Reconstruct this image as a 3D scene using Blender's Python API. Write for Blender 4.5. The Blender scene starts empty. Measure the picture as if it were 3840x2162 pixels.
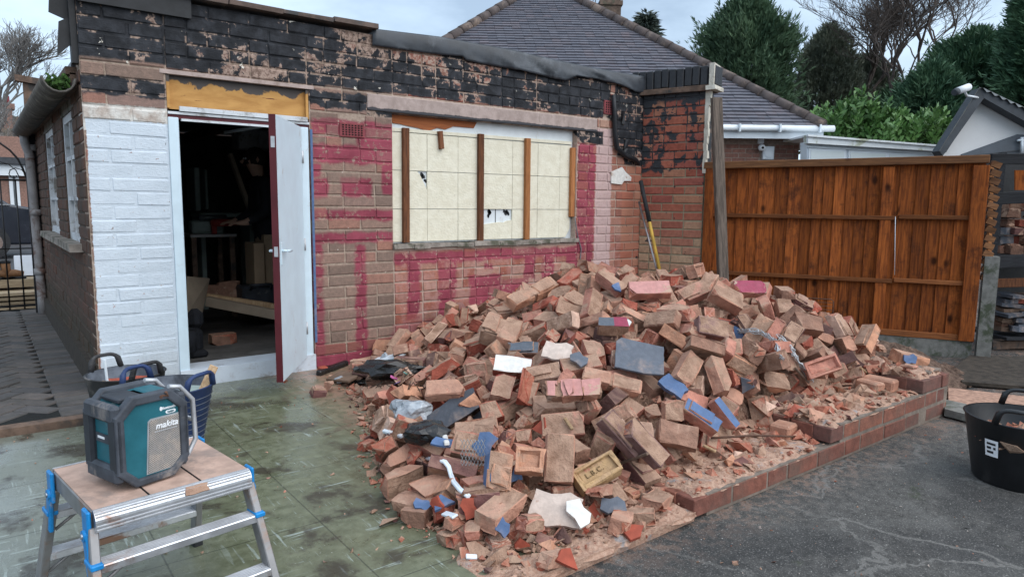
import bpy, bmesh, math, random
import numpy as np
from mathutils import Matrix, Vector, Quaternion, Euler
random.seed(11)
rng = np.random.default_rng(7)
SC = bpy.context.scene
COL = SC.collection
PI = math.pi
# ---------------------------------------------------------------- camera
F_PX, PITCH, ROLL, YAW, CAM_Z = 2603.6, 0.121904798, 0.0103930546, -0.654775286, 1.40
def _rot():
    cp, sp = math.cos(PITCH), math.sin(PITCH)
    cr, sr = math.cos(ROLL), math.sin(ROLL)
    cy, sy = math.cos(YAW), math.sin(YAW)
    R0 = np.array([[1, 0, 0], [0, 0, -1], [0, 1, 0.]])
    Rx = np.array([[1, 0, 0], [0, cp, -sp], [0, sp, cp]])
    Rz = np.array([[cr, -sr, 0], [sr, cr, 0], [0, 0, 1]])
    Ry = np.array([[cy, sy, 0], [-sy, cy, 0], [0, 0, 1]])
    return Rz @ Rx @ R0 @ Ry
R = _rot()
CAM = Vector((0, 0, CAM_Z))
cam = bpy.data.cameras.new('camera')
cam.sensor_width = 36
cam.lens = F_PX / 3840 * 36
cam.clip_start = .05
cam.clip_end = 900
cam_o = bpy.data.objects.new('camera', cam)
COL.objects.link(cam_o)
cam_o.matrix_world = Matrix(((R[0][0], -R[1][0], -R[2][0], 0), (R[0][1], -R[1][1], -R[2][1], 0),
                             (R[0][2], -R[1][2], -R[2][2], CAM_Z), (0, 0, 0, 1)))
SC.camera = cam_o
# ---------------------------------------------------------------- sky, sun, exposure
SUN_EL, SUN_AZ = math.radians(48), math.radians(165)     # azimuth from +Y towards +X: behind the camera, a little right
world = bpy.data.worlds.new('World')
SC.world = world
world.use_nodes = True
wn = world.node_tree.nodes
wl = world.node_tree.links
bg = wn['Background']
sky = wn.new('ShaderNodeTexSky')
sky.sky_type = 'NISHITA'
sky.sun_disc = False
sky.sun_elevation = SUN_EL
sky.sun_rotation = SUN_AZ
sky.air_density = 1.0
sky.dust_density = 2.5
sky.ozone_density = 1.5
tc = wn.new('ShaderNodeTexCoord')
mp = wn.new('ShaderNodeMapping')
mp.inputs['Scale'].default_value = (1, 1, 2.6)
wl.new(tc.outputs['Generated'], mp.inputs['Vector'])
cn = wn.new('ShaderNodeTexNoise')
cn.inputs['Scale'].default_value = 2.3
cn.inputs['Detail'].default_value = 6
cn.inputs['Roughness'].default_value = .55
wl.new(mp.outputs['Vector'], cn.inputs['Vector'])
cr_ = wn.new('ShaderNodeValToRGB')
cr_.color_ramp.elements[0].position = .36
cr_.color_ramp.elements[0].color = (.34, .34, .34, 1)
cr_.color_ramp.elements[1].position = .66
cr_.color_ramp.elements[1].color = (1, 1, 1, 1)
wl.new(cn.outputs['Fac'], cr_.inputs['Fac'])
cmix = wn.new('ShaderNodeMix')
cmix.data_type = 'RGBA'
cmix.inputs['B'].default_value = (7.2, 9.0, 10.9, 1)     # overcast cloud
wl.new(cr_.outputs['Color'], cmix.inputs['Factor'])
wl.new(sky.outputs['Color'], cmix.inputs['A'])
wl.new(cmix.outputs['Result'], bg.inputs['Color'])
bg.inputs['Strength'].default_value = .074
sun = bpy.data.lights.new('sun', 'SUN')
sun.energy = 1.5
sun.angle = math.radians(80)
sun.color = (1, .985, .965)
sun_o = bpy.data.objects.new('sun', sun)
COL.objects.link(sun_o)
_sd = Vector((math.sin(SUN_AZ) * math.cos(SUN_EL), math.cos(SUN_AZ) * math.cos(SUN_EL), math.sin(SUN_EL)))
sun_o.rotation_euler = _sd.to_track_quat('Z', 'Y').to_euler()
sun_o.location = (0, 0, 30)
SC.view_settings.view_transform = 'Standard'
SC.view_settings.look = 'None'
SC.view_settings.exposure = 0.84
SC.view_settings.gamma = 1
SC.view_settings.use_curve_mapping = False
# ---------------------------------------------------------------- survey: where a sight line meets a known plane
S = 3840 / 2576
def _ray(x, y):
    return Vector(R.T @ np.array([(x * S - 1920) / F_PX, (y * S - 1081) / F_PX, 1]))
def on_floor(x, y, z=0.):
    d = _ray(x, y); return CAM + d * ((z - CAM.z) / d.z)
def on_wall(x, y, Y=5.547):
    d = _ray(x, y); return CAM + d * (Y / d.y)
def on_plane(x, y, p, n):
    d = _ray(x, y); return CAM + d * ((Vector(p) - CAM).dot(n) / d.dot(n))
RR = Vector((R[0][0], R[0][1], 0)).normalized()      # level, to the right of the view
DD = Vector((-RR.y, RR.x, 0))                        # level, away from the viewer
def at_depth(x, y, depth):
    return on_plane(x, y, CAM + DD * depth, DD)
FENCE_P, FENCE_D = Vector((6.4, 4.85, 0)), Vector((.508, -1.0, 0)).normalized()
FENCE_N = Vector((-FENCE_D.y, FENCE_D.x, 0)) * -1     # towards the yard
def on_fence(x, y):
    return on_plane(x, y, FENCE_P, FENCE_N)
def project(p):
    v = R @ (np.array(p) - np.array(CAM)); return 1920 + F_PX * v[0] / v[2], 1081 + F_PX * v[1] / v[2], v[2]
# ---------------------------------------------------------------- mesh helpers
class MB:
    def __init__(s): s.v = []; s.f = []; s.m = []; s.sm = []
    def add(s, vs, fs, m=0, sm=False):
        o = len(s.v); s.v += [tuple(p) for p in vs]
        for f in fs: s.f.append(tuple(o + i for i in f)); s.m.append(m); s.sm.append(sm)
        return s
    def box(s, c, d, rot=None, m=0, jit=0., top=1.):
        """c centre, d sizes, rot Matrix3/Euler/Quaternion, top: scale of the upper end"""
        vs = []
        for z in (-1, 1):
            k = top if z > 0 else 1
            for y in (-1, 1):
                for x in (-1, 1):
                    p = Vector((x * d[0] / 2 * k, y * d[1] / 2 * k, z * d[2] / 2))
                    if jit: p += Vector((random.uniform(-jit, jit), random.uniform(-jit, jit), random.uniform(-jit, jit)))
                    if rot is not None: p = rot @ p
                    vs.append(p + Vector(c))
        return s.add(vs, [(0, 2, 3, 1), (4, 5, 7, 6), (0, 1, 5, 4), (2, 6, 7, 3), (0, 4, 6, 2), (1, 3, 7, 5)], m)
    def bbox(s, c, d, b=.004, rot=None, m=0):
        """box with chamfered edges"""
        hx, hy, hz = d[0] / 2, d[1] / 2, d[2] / 2; vs = []; idx = {}
        for sx in (-1, 1):
            for sy in (-1, 1):
                for sz in (-1, 1):
                    for k, p in enumerate(((hx, hy - b, hz - b), (hx - b, hy, hz - b), (hx - b, hy - b, hz))):
                        p = Vector((sx * p[0], sy * p[1], sz * p[2]))
                        if rot is not None: p = rot @ p
                        idx[(sx, sy, sz, k)] = len(vs); vs.append(p + Vector(c))
        I = lambda *a: idx[a]
        fs = []
        for sg in (-1, 1):
            q = [I(sg, -1, -1, 0), I(sg, 1, -1, 0), I(sg, 1, 1, 0), I(sg, -1, 1, 0)]; fs.append(q if sg > 0 else q[::-1])
            q = [I(-1, sg, -1, 1), I(-1, sg, 1, 1), I(1, sg, 1, 1), I(1, sg, -1, 1)]; fs.append(q if sg > 0 else q[::-1])
            q = [I(-1, -1, sg, 2), I(1, -1, sg, 2), I(1, 1, sg, 2), I(-1, 1, sg, 2)]; fs.append(q if sg > 0 else q[::-1])
        for a in (-1, 1):
            for b_ in (-1, 1):
                for (k0, k1, mk) in ((0, 1, lambda t: (a, b_, t)), (0, 2, lambda t: (a, t, b_)), (1, 2, lambda t: (t, a, b_))):
                    e0, e1 = mk(-1), mk(1)
                    q = [idx[e0 + (k0,)], idx[e1 + (k0,)], idx[e1 + (k1,)], idx[e0 + (k1,)]]
                    n = (Vector(vs[q[1]]) - Vector(vs[q[0]])).cross(Vector(vs[q[2]]) - Vector(vs[q[0]]))
                    ctr = sum((Vector(vs[i]) for i in q), Vector()) / 4 - Vector(c)
                    fs.append(q if n.dot(ctr) > 0 else q[::-1])
        for sx in (-1, 1):
            for sy in (-1, 1):
                for sz in (-1, 1):
                    q = [I(sx, sy, sz, 0), I(sx, sy, sz, 1), I(sx, sy, sz, 2)]
                    fs.append(q if sx * sy * sz > 0 else q[::-1])
        return s.add(vs, fs, m)
    def prism(s, pts, vec, m=0):
        """closed polygon (3D points) pushed along vec"""
        pts = [Vector(p) for p in pts]; vec = Vector(vec); n = len(pts)
        nrm = Vector()
        for i in range(n): nrm += pts[i].cross(pts[(i + 1) % n])
        if nrm.dot(vec) > 0: pts = pts[::-1]
        vs = pts + [p + vec for p in pts]
        fs = [tuple(range(n)), tuple(range(2 * n - 1, n - 1, -1))]
        for i in range(n):
            j = (i + 1) % n; fs.append((i, i + n, j + n, j))
        return s.add(vs, fs, m)
    def tube(s, pts, r, n=8, m=0, cap=True, sm=True):
        pts = [Vector(p) for p in pts]; rs = r if isinstance(r, (list, tuple)) else [r] * len(pts)
        vs = []; up = None
        for i, p in enumerate(pts):
            t = (pts[min(i + 1, len(pts) - 1)] - pts[max(i - 1, 0)]).normalized()
            if up is None:
                up = t.orthogonal().normalized()
            up = (up - t * up.dot(t))
            up = up.normalized() if up.length > 1e-6 else t.orthogonal().normalized()
            b = t.cross(up)
            for k in range(n):
                a = 2 * PI * k / n
                vs.append(p + (up * math.cos(a) + b * math.sin(a)) * rs[i])
        fs = []
        for i in range(len(pts) - 1):
            for k in range(n):
                k2 = (k + 1) % n
                fs.append((i * n + k, i * n + k2, (i + 1) * n + k2, (i + 1) * n + k))
        s.add(vs, fs, m, sm)
        if cap:
            o = len(s.v) - len(vs)
            s.f.append(tuple(o + k for k in range(n - 1, -1, -1))); s.m.append(m); s.sm.append(False)
            s.f.append(tuple(o + (len(pts) - 1) * n + k for k in range(n))); s.m.append(m); s.sm.append(False)
        return s
    def lathe(s, prof, n=32, c=(0, 0, 0), m=0, sm=True):
        vs = []
        for r_, z in prof:
            for k in range(n):
                a = 2 * PI * k / n; vs.append((c[0] + r_ * math.cos(a), c[1] + r_ * math.sin(a), c[2] + z))
        fs = []
        for i in range(len(prof) - 1):
            for k in range(n):
                k2 = (k + 1) % n; fs.append((i * n + k, i * n + k2, (i + 1) * n + k2, (i + 1) * n + k))
        return s.add(vs, fs, m, sm)
    def quad(s, a, b, c, d, m=0): return s.add([a, b, c, d], [(0, 1, 2, 3)], m)
    def mesh(s, name, mats):
        me = bpy.data.meshes.new(name)
        me.from_pydata(s.v, [], s.f)
        for mt in (mats if isinstance(mats, (list, tuple)) else [mats]): me.materials.append(mt)
        me.polygons.foreach_set('material_index', s.m)
        me.polygons.foreach_set('use_smooth', s.sm)
        me.update()
        return me
def _tags(o, label=None, cat=None, group=None, kind=None):
    if label: o['label'] = label
    if cat: o['category'] = cat
    if group: o['group'] = group
    if kind: o['kind'] = kind
    return o
def _world(o):
    m = o.matrix_basis.copy()
    p = o.parent
    if p is None: return m
    return _world(p) @ o.matrix_parent_inverse @ m
def link(o, parent=None, keep=True):
    COL.objects.link(o)
    if parent is not None:
        o.parent = parent
        if keep: o.matrix_parent_inverse = _world(parent).inverted()
    return o
def thing(name, label, cat, loc=(0, 0, 0), rz=0., group=None):
    o = bpy.data.objects.new(name, None)
    o.empty_display_size = .1
    o.location = loc; o.rotation_euler = (0, 0, rz)
    COL.objects.link(o)
    return _tags(o, label, cat, group)
def mk(name, mb, mats, parent=None, local=False, label=None, cat=None, group=None, kind=None, loc=None):
    """a mesh object; geometry in world space unless local (then in the parent's space)"""
    o = bpy.data.objects.new(name, mb.mesh(name, mats) if isinstance(mb, MB) else mb)
    if loc is not None: o.location = loc
    link(o, parent, keep=not local)
    return _tags(o, label, cat, group, kind)
def place(o, M):
    o.rotation_mode = 'QUATERNION'
    l, q, sc = M.decompose()
    o.location = l; o.rotation_quaternion = q; o.scale = sc
    return o
def frame(x, y, z, o=(0, 0, 0)):
    m = Matrix.Identity(4)
    for i, a in enumerate((x, y, z)):
        for j in range(3): m[j][i] = a[j]
    for j in range(3): m[j][3] = o[j]
    return m
def lerp(a, b, t): return Vector(a) * (1 - t) + Vector(b) * t
# ---------------------------------------------------------------- materials
class NT:
    """small node-tree writer: every method returns an output socket"""
    def __init__(s, name, rough=.8, spec=.3):
        s.mat = bpy.data.materials.new(name); s.mat.use_nodes = True
        s.t = s.mat.node_tree; s.b = s.t.nodes['Principled BSDF']
        s.b.inputs['Roughness'].default_value = rough
        s.b.inputs['Specular IOR Level'].default_value = spec
        s._pos = None; s._obj = None
    def node(s, typ, props=None, **ins):
        n = s.t.nodes.new(typ)
        for k, v in (props or {}).items(): setattr(n, k, v)
        for k, v in ins.items(): s.put(n.inputs[k.replace('_', ' ')], v)
        return n
    def put(s, sock, v):
        if isinstance(v, bpy.types.NodeSocket): s.t.links.new(v, sock)
        elif v is not None:
            if hasattr(sock, 'default_value'):
                if sock.type == 'RGBA' and len(v) == 3: v = (*v, 1)
                sock.default_value = v
    def pos(s):
        if s._pos is None: s._pos = s.node('ShaderNodeNewGeometry').outputs['Position']
        return s._pos
    def nrm(s): return s.node('ShaderNodeNewGeometry').outputs['Normal']
    def obj(s):
        if s._obj is None: s._obj = s.node('ShaderNodeTexCoord').outputs['Object']
        return s._obj
    def rnd(s):
        a = s.node('ShaderNodeObjectInfo').outputs['Random']
        b = s.node('ShaderNodeAttribute', dict(attribute_name='rnd')).outputs['Fac']
        return s.m('FRACT', s.m('ADD', a, b))
    def tint(s):
        """object colour, or the vertex colour 'tint' on a joined mesh"""
        oc = s.node('ShaderNodeObjectInfo').outputs['Color']
        at = s.node('ShaderNodeAttribute', dict(attribute_name='tint'))
        jn = s.node('ShaderNodeAttribute', dict(attribute_name='joined')).outputs['Fac']
        return s.mix(jn, oc, at.outputs['Color'])
    def m(s, op, a, b=None, c=None, clamp=False):
        n = s.node('ShaderNodeMath', dict(operation=op, use_clamp=clamp))
        for i, v in enumerate((a, b, c)):
            if v is not None: s.put(n.inputs[i], v)
        return n.outputs[0]
    def vm(s, op, a, b=None):
        n = s.node('ShaderNodeVectorMath', dict(operation=op))
        s.put(n.inputs[0], a)
        if b is not None: s.put(n.inputs[1], b)
        return n.outputs['Value'] if op in ('LENGTH', 'DOT_PRODUCT', 'DISTANCE') else n.outputs['Vector']
    def sep(s, v):
        n = s.node('ShaderNodeSeparateXYZ'); s.put(n.inputs[0], v); return n.outputs
    def map(s, v, sc=(1, 1, 1), rot=(0, 0, 0), loc=(0, 0, 0)):
        n = s.node('ShaderNodeMapping'); s.put(n.inputs['Vector'], v)
        n.inputs['Scale'].default_value = sc; n.inputs['Rotation'].default_value = rot; n.inputs['Location'].default_value = loc
        return n.outputs[0]
    def noise(s, v, scale=5., detail=4., rough=.55, dist=0., col=False):
        n = s.node('ShaderNodeTexNoise', None, Vector=v, Scale=scale, Detail=detail, Roughness=rough, Distortion=dist)
        return n.outputs['Color' if col else 'Fac']
    def voro(s, v, scale=5., feature='F1', out='Distance', rand=1.):
        n = s.node('ShaderNodeTexVoronoi', dict(feature=feature), Vector=v, Scale=scale, Randomness=rand)
        return n.outputs[out]
    def ramp(s, fac, stops, interp='LINEAR'):
        n = s.node('ShaderNodeValToRGB', None, Fac=fac); cr = n.color_ramp; cr.interpolation = interp
        while len(cr.elements) < len(stops): cr.elements.new(.5)
        for e, (p, c) in zip(cr.elements, stops):
            e.position = p; e.color = (*c, 1) if len(c) == 3 else c
        return n.outputs['Color']
    def step(s, v, a, b, lo=0., hi=1.):
        n = s.node('ShaderNodeMapRange', dict(interpolation_type='SMOOTHSTEP'))
        for k, x in (('Value', v), ('From Min', a), ('From Max', b), ('To Min', lo), ('To Max', hi)): s.put(n.inputs[k], x)
        return n.outputs[0]
    def mix(s, fac, a, b, mode='MIX'):
        n = s.node('ShaderNodeMix', dict(data_type='RGBA', blend_type=mode))
        s.put(n.inputs['Factor'], fac)
        s.put(n.inputs[6], a); s.put(n.inputs[7], b)
        return n.outputs[2]
    def bump(s, h, strength=.5, dist=.01):
        return s.node('ShaderNodeBump', None, Height=h, Strength=strength, Distance=dist).outputs['Normal']
    def rect(s, x0, x1, z0, z1, wob, amp=.05, soft=.012):
        """1 inside a box of world X/Z, its edge ragged by wob"""
        c = ((x0 + x1) / 2, 0, (z0 + z1) / 2); h = (abs(x1 - x0) / 2, 9e9, abs(z1 - z0) / 2)
        d = s.sep(s.vm('SUBTRACT', s.vm('ABSOLUTE', s.vm('SUBTRACT', s.pos(), c)), h))
        d = s.m('MAXIMUM', d[0], d[2])
        d = s.m('ADD', d, s.m('MULTIPLY', s.m('SUBTRACT', wob, .5), amp))
        return s.step(d, soft, -soft)
    def done(s, col=None, rough=None, bump=None, metal=None, alpha=None):
        if col is not None: s.put(s.b.inputs['Base Color'], col)
        if rough is not None: s.put(s.b.inputs['Roughness'], rough)
        if bump is not None: s.put(s.b.inputs['Normal'], bump)
        if metal is not None: s.put(s.b.inputs['Metallic'], metal)
        if alpha is not None: s.put(s.b.inputs['Alpha'], alpha)
        return s.mat
def simple(name, col, rough=.7, var=.25, scale=18., metal=0., bump=.15, dirt=None, dirt_amt=.5, spec=.3, world_co=False, bscale=None):
    """plain stuff with a mottled colour, fine relief and optional dirt patches"""
    k = NT(name, rough, spec); v = k.pos() if world_co else k.obj()
    n = k.noise(v, scale, 5, .6)
    c = k.mix(k.step(n, .3, .7), tuple(x * (1 - var) for x in col), tuple(min(1, x * (1 + var)) for x in col))
    if dirt is not None:
        n2 = k.noise(v, scale * .45, 6, .7, .4)
        c = k.mix(k.step(n2, .62 - dirt_amt * .35, .72 - dirt_amt * .2), c, dirt)
    r = k.m('ADD', k.m('MULTIPLY', k.m('SUBTRACT', n, .5), .3), rough, clamp=True)
    return k.done(c, r, k.bump(k.noise(v, bscale or scale * 4, 4, .6), bump, .004) if bump else None, metal)
MT = {}
# --- rubble bricks: colour from the object (or the vertex colour on joined pieces)
def rubble(name, kind):
    k = NT(name, .92, .15); o = k.obj()
    off = k.vm('MULTIPLY', k.node('ShaderNodeCombineXYZ', None, X=k.rnd(), Y=k.rnd(), Z=k.rnd()).outputs[0], (37, 37, 37))
    v = k.vm('ADD', o, off)
    n1 = k.noise(v, 13, 6, .62, .3); n2 = k.noise(v, 7, 5, .6, .5); n3 = k.noise(v, 70, 3, .6)
    t = k.tint()
    if kind == 'skin':
        c = k.mix(k.step(n1, .25, .8), k.mix(1., t, (.66, .63, .63), 'MULTIPLY'), k.mix(1., t, (1.22, 1.16, 1.12), 'MULTIPLY'))
        c = k.mix(k.step(n2, .56, .66), c, (.41, .265, .19))
        c = k.mix(k.step(k.noise(v, 11, 4, .7), .66, .72), c, (.36, .13, .085))
        c = k.mix(k.step(k.noise(v, 16, 5, .7), .70, .74), c, (.50, .45, .40))
    elif kind == 'mortar':
        c = k.mix(k.step(n1, .3, .7), (.23, .135, .092), (.41, .265, .19))
        c = k.mix(k.step(n2, .55, .7), c, k.mix(1., t, (1.0, .95, .95), 'MULTIPLY'))
    elif kind == 'cut':
        c = k.mix(k.step(n1, .3, .7), (.27, .075, .048), (.42, .17, .11))
        c = k.mix(k.step(n2, .50, .62), c, (.40, .25, .18))
    # pale brick dust lying on what faces up
    up = k.sep(k.nrm())[2]
    du = k.m('MULTIPLY', k.step(up, .35, 1.), k.step(n2, .30, .62))
    c = k.mix(k.m('MULTIPLY', du, .5), c, (.45, .285, .21))
    h = k.m('ADD', k.m('MULTIPLY', n1, 1.0), k.m('MULTIPLY', n3, .3))
    return k.done(c, k.step(n1, .2, .8, .8, 1.), k.bump(h, 1. if kind != 'skin' else .8, .020))
MT['skin'] = rubble('rubble_brick_face', 'skin'); MT['mortar'] = rubble('rubble_mortar_face', 'mortar'); MT['cut'] = rubble('rubble_broken_face', 'cut')
def painted(name, col, chip=(.42, .30, .23), thr=.63, rough=.5, scale=9.):
    k = NT(name, rough, .35); v = k.obj()
    n = k.noise(v, scale, 6, .65, .3)
    c = k.mix(k.step(k.noise(v, 30, 4), .3, .8), tuple(x * .85 for x in col), tuple(min(1, x * 1.1) for x in col))
    c = k.mix(k.step(n, thr, thr + .02), c, chip)
    c = k.mix(k.m('MULTIPLY', k.step(k.noise(v, 5, 5, .7), .5, .75), .45), c, (.46, .33, .26))
    return k.done(c, k.step(n, .3, .7, rough, min(1, rough + .3)), k.bump(k.noise(v, 60, 4), .35, .006))
MT['blue_paint'] = painted('blue_painted_plaster', (.085, .145, .275), thr=.66)
MT['maroon_paint'] = painted('maroon_painted_face', (.30, .045, .085), thr=.58, scale=8)
MT['pink_paint'] = painted('faded_pink_face', (.52, .25, .225), chip=(.45, .30, .22), thr=.56)
MT['grey_paint'] = painted('slate_grey_face', (.10, .115, .14), chip=(.16, .17, .19), thr=.66, rough=.55)
MT['slate'] = painted('roof_slate', (.105, .118, .145), chip=(.17, .18, .20), thr=.64, rough=.55)
MT['slate_dark'] = painted('dark_roof_slate', (.06, .068, .085), chip=(.12, .125, .14), thr=.66, rough=.5)
MT['plaster'] = painted('cream_plaster_face', (.56, .46, .40), chip=(.44, .31, .25), thr=.62, rough=.9)
MT['plaster_white'] = painted('white_plaster_face', (.72, .70, .66), chip=(.45, .36, .3), thr=.60, rough=.9)
# --- garage front wall: brick or mortar under layers of old paint
def wx(x, y): p = on_wall(x, y); return p.x, p.z
def front_wall(name, mortar):
    k = NT(name, .85, .25); P = k.pos(); q = k.sep(P)
    rn = k.rnd()
    nA = k.noise(P, 9, 6, .62, .3); nB = k.noise(P, 34, 5, .65); nC = k.noise(P, 3.2, 5, .6, .4); nD = k.noise(P, 120, 3, .6)
    wob = k.noise(P, 7, 6, .6, .2); wob2 = k.noise(P, 24, 5, .7)
    right = k.step(k.m('ADD', q[0], k.m('MULTIPLY', k.m('SUBTRACT', wob, .5), .02)), 2.925, 2.935)
    if mortar:
        base = k.mix(k.step(nB, .3, .7), (.27, .20, .155), (.40, .31, .25))
        base = k.mix(right, base, k.mix(k.step(nB, .3, .7), (.37, .28, .225), (.50, .39, .32)))
    else:
        b1 = k.ramp(rn, [(0, (.150, .105, .085)), (.3, (.20, .14, .112)), (.55, (.235, .152, .12)), (.8, (.21, .14, .118)), (1, (.27, .135, .10))])
        b2 = k.ramp(rn, [(0, (.25, .085, .06)), (.3, (.30, .125, .09)), (.55, (.33, .18, .135)), (.8, (.23, .095, .07)), (1, (.36, .22, .165))])
        base = k.mix(right, b1, b2)
        base = k.mix(k.step(nB, .35, .75), base, k.mix(1., base, (1.35, 1.3, 1.28), 'MULTIPLY'))
        base = k.mix(k.m('MULTIPLY', k.step(nD, .6, .7), .6), base, (.09, .065, .055))
    # thin pinkish bloom on the infill under and beside the window
    bloom = k.m('MULTIPLY', k.m('MULTIPLY', right, k.step(q[2], 1.35, .95)), k.step(nA, .40, .62))
    c = k.mix(k.m('MULTIPLY', bloom, .38), base, (.47, .29, .265))
    # red base course
    redb = k.m('MULTIPLY', k.step(q[2], .205, .195), k.step(q[0], 2.10, 2.12))
    c = k.mix(k.m('MULTIPLY', redb, .0 if mortar else .75), c, (.235, .07, .058))
    # right hand end: plain red brick with a whitewashed strip
    rr_ = k.step(q[0], 5.80, 5.83)
    c = k.mix(rr_, c, k.mix(rn, (.36, .125, .082), (.40, .19, .125)) if not mortar else (.36, .25, .19))
    x0, _ = wx(1497, 500); x1, _ = wx(1537, 500)
    ww = k.rect(x0, x1, .35, 2.22, wob2, .05, .008)
    c = k.mix(k.m('MULTIPLY', ww, k.step(nB, .15, .55, .45, .85)), c, (.52, .385, .37))
    # maroon masonry paint left after the lean-to came down
    mar = None
    for (a, b, d, e) in ((783, 303, 991, 343), (783, 343, 855, 345), (898, 345, 991, 372), (783, 366, 991, 412), (783, 412, 808, 446), (960, 412, 991, 490),
                         (858, 447, 935, 496), (783, 447, 826, 500), (783, 528, 991, 553), (783, 584, 991, 612), (785, 612, 818, 905), (893, 612, 925, 905),
                         (991, 628, 1458, 655), (1024, 655, 1057, 802), (1101, 655, 1147, 842), (1180, 690, 1262, 765), (1262, 700, 1330, 742), (1218, 660, 1240, 676),
                         (1318, 632, 1345, 700), (1364, 632, 1392, 705), (1455, 360, 1493, 605), (1452, 605, 1470, 690), (1474, 605, 1490, 690), (1425, 632, 1456, 690)):
        X0, Z1 = wx(a, b); X1, Z0 = wx(d, e)
        zz = (wx((a + d) / 2, b)[1], wx((a + d) / 2, e)[1])
        r = k.rect(X0, X1, zz[1], zz[0], wob, .085, .016)
        mar = r if mar is None else k.m('MAXIMUM', mar, r)
    mar = k.m('MAXIMUM', mar, k.m('MULTIPLY', k.rect(2.15, 4.2, -.05, .102, wob, .01, .004), 1.))
    mar = k.m('MAXIMUM', mar, k.m('MULTIPLY', k.rect(2.9, 5.1, .2, .32, wob, .25, .03), .55))
    if not mortar: mar = k.m('MULTIPLY', mar, k.step(k.m('FRACT', k.m('MULTIPLY', rn, 7.3)), .0, .35, .45, 1.))
    chipm = k.step(k.m('ADD', k.m('MULTIPLY', nB, .6), k.m('MULTIPLY', nA, .5)), .60, .635); mar = k.m('MULTIPLY', mar, k.m('SUBTRACT', 1., k.m('MULTIPLY', chipm, .8)))
    wear = k.step(k.m('ADD', nB, k.m('MULTIPLY', nA, .5)), .46, .60)
    mcol = k.mix(k.step(nC, .35, .65), (.205, .030, .055), (.30, .055, .088))
    c = k.mix(k.m('MULTIPLY', mar, k.m('ADD', .50, k.m('MULTIPLY', wear, .42))), c, mcol)
    # splashes of cream filler
    fl = k.m('MULTIPLY', k.step(k.noise(P, 26, 3, .5), .735, .75), k.step(q[2], 2.1, 1.9))
    c = k.mix(fl, c, (.60, .52, .44))
    # bitumen band along the top, flaking
    blk = None
    for (X0, X1, Z0, Z1, am) in ((.5, 1.14, 2.345, 3., .05), (.5, 1.14, 2.105, 2.235, .10), (1.13, 2.32, 2.325, 3., .03), (2.3, 5.6, 2.335, 3., .08), (2.18, 2.95, 2.165, 2.29, .16),
                                 (2.69, 5.45, 2.125, 2.175, .02), (5.66, 6.3, 2.06, 3., .08), (5.72, 6.3, 1.93, 2.06, .05), (5.83, 6.3, 1.84, 1.95, .06), (5.08, 5.5, 2.05, 2.19, .05)):
        r = k.rect(X0, X1, Z0, Z1, wob, am, .01)
        blk = r if blk is None else k.m('MAXIMUM', blk, r)
    drop = k.m('MULTIPLY', k.step(k.noise(k.map(P, (1, 1, .5)), 21, 2, .5), .70, .715), k.m('MULTIPLY', k.step(q[0], 5.8, 5.85), k.step(q[2], 1.75, 1.7)))
    big = k.noise(P, 2.6, 3, .5)
    fl0, fl1 = (.535, .565) if not mortar else (.45, .50)
    flake = k.step(k.m('ADD', k.m('MULTIPLY', k.m('SUBTRACT', big, .5), .75), k.m('ADD', k.m('MULTIPLY', nA, .75), k.m('MULTIPLY', nB, .2))), fl0, fl1)
    bare = k.mix(k.step(nB, .42, .60), k.mix(1., c, (.75, .72, .70), 'MULTIPLY'), (.36, .26, .21))
    bcol = k.mix(k.step(nA, .35, .7), (.013, .014, .017), (.040, .043, .051))
    up_ = k.mix(flake, bcol, bare)
    c = k.mix(blk, c, up_)
    c = k.mix(drop, c, (.02, .02, .023))
    cream = k.m('MULTIPLY', k.step(k.noise(P, 13, 4, .55), .685, .695), k.step(q[2], 2.28, 2.32))
    c = k.mix(k.m('MULTIPLY', cream, k.step(q[0], 3.2, 2.6, .35, 1)), c, (.66, .62, .54))
    # white masonry paint left of the door, older cream coat above it
    cr2 = k.rect(.52, 1.135, 1.86, 2.045, wob2, .02, .004)
    c = k.mix(k.m('MULTIPLY', cr2, k.step(nB, .30, .5, .55, 1.)), c, k.mix(k.step(nA, .4, .65), (.62, .60, .56), (.45, .38, .33)))
    wt = k.rect(.622, 1.14, -.2, 1.94, wob2, .03, .003)
    wcol = k.mix(k.step(nA, .3, .7), (.52, .58, .64), (.57, .63, .69))
    mark = k.m('MULTIPLY', k.step(k.noise(k.map(P, (1, 1, .35), (0, .5, 0)), 30, 3, .6), .70, .72), k.m('MULTIPLY', k.step(q[2], 1.55, 1.62), k.step(q[2], 1.86, 1.80)))
    wcol = k.mix(k.m('MULTIPLY', mark, .7), wcol, (.12, .12, .13))
    wcol = k.mix(k.m('MULTIPLY', k.step(nB, .60, .78), .35), wcol, (.52, .50, .48))
    grime = k.m('MULTIPLY', k.step(k.m('ADD', q[2], k.m('MULTIPLY', nC, .8)), .85, .25), .45); wcol = k.mix(grime, wcol, (.30, .28, .255))
    wt = k.m('MULTIPLY', wt, k.m('SUBTRACT', 1., k.step(k.m('ADD', nB, k.m('MULTIPLY', nA, .3)), .835, .85)))
    c = k.mix(wt, c, wcol)
    h = k.m('ADD', k.m('MULTIPLY', nB, .6), k.m('MULTIPLY', k.noise(k.map(P, (1, 1, 2.2)), 48, 4, .7), .8))
    rough = k.mix(blk, (.88,) * 3, (.74,) * 3)
    return k.done(c, rough, k.bump(h, .55, .011))
MT['front_brick'] = front_wall('painted_front_brick', False); MT['front_mortar'] = front_wall('painted_front_mortar', True)
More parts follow.
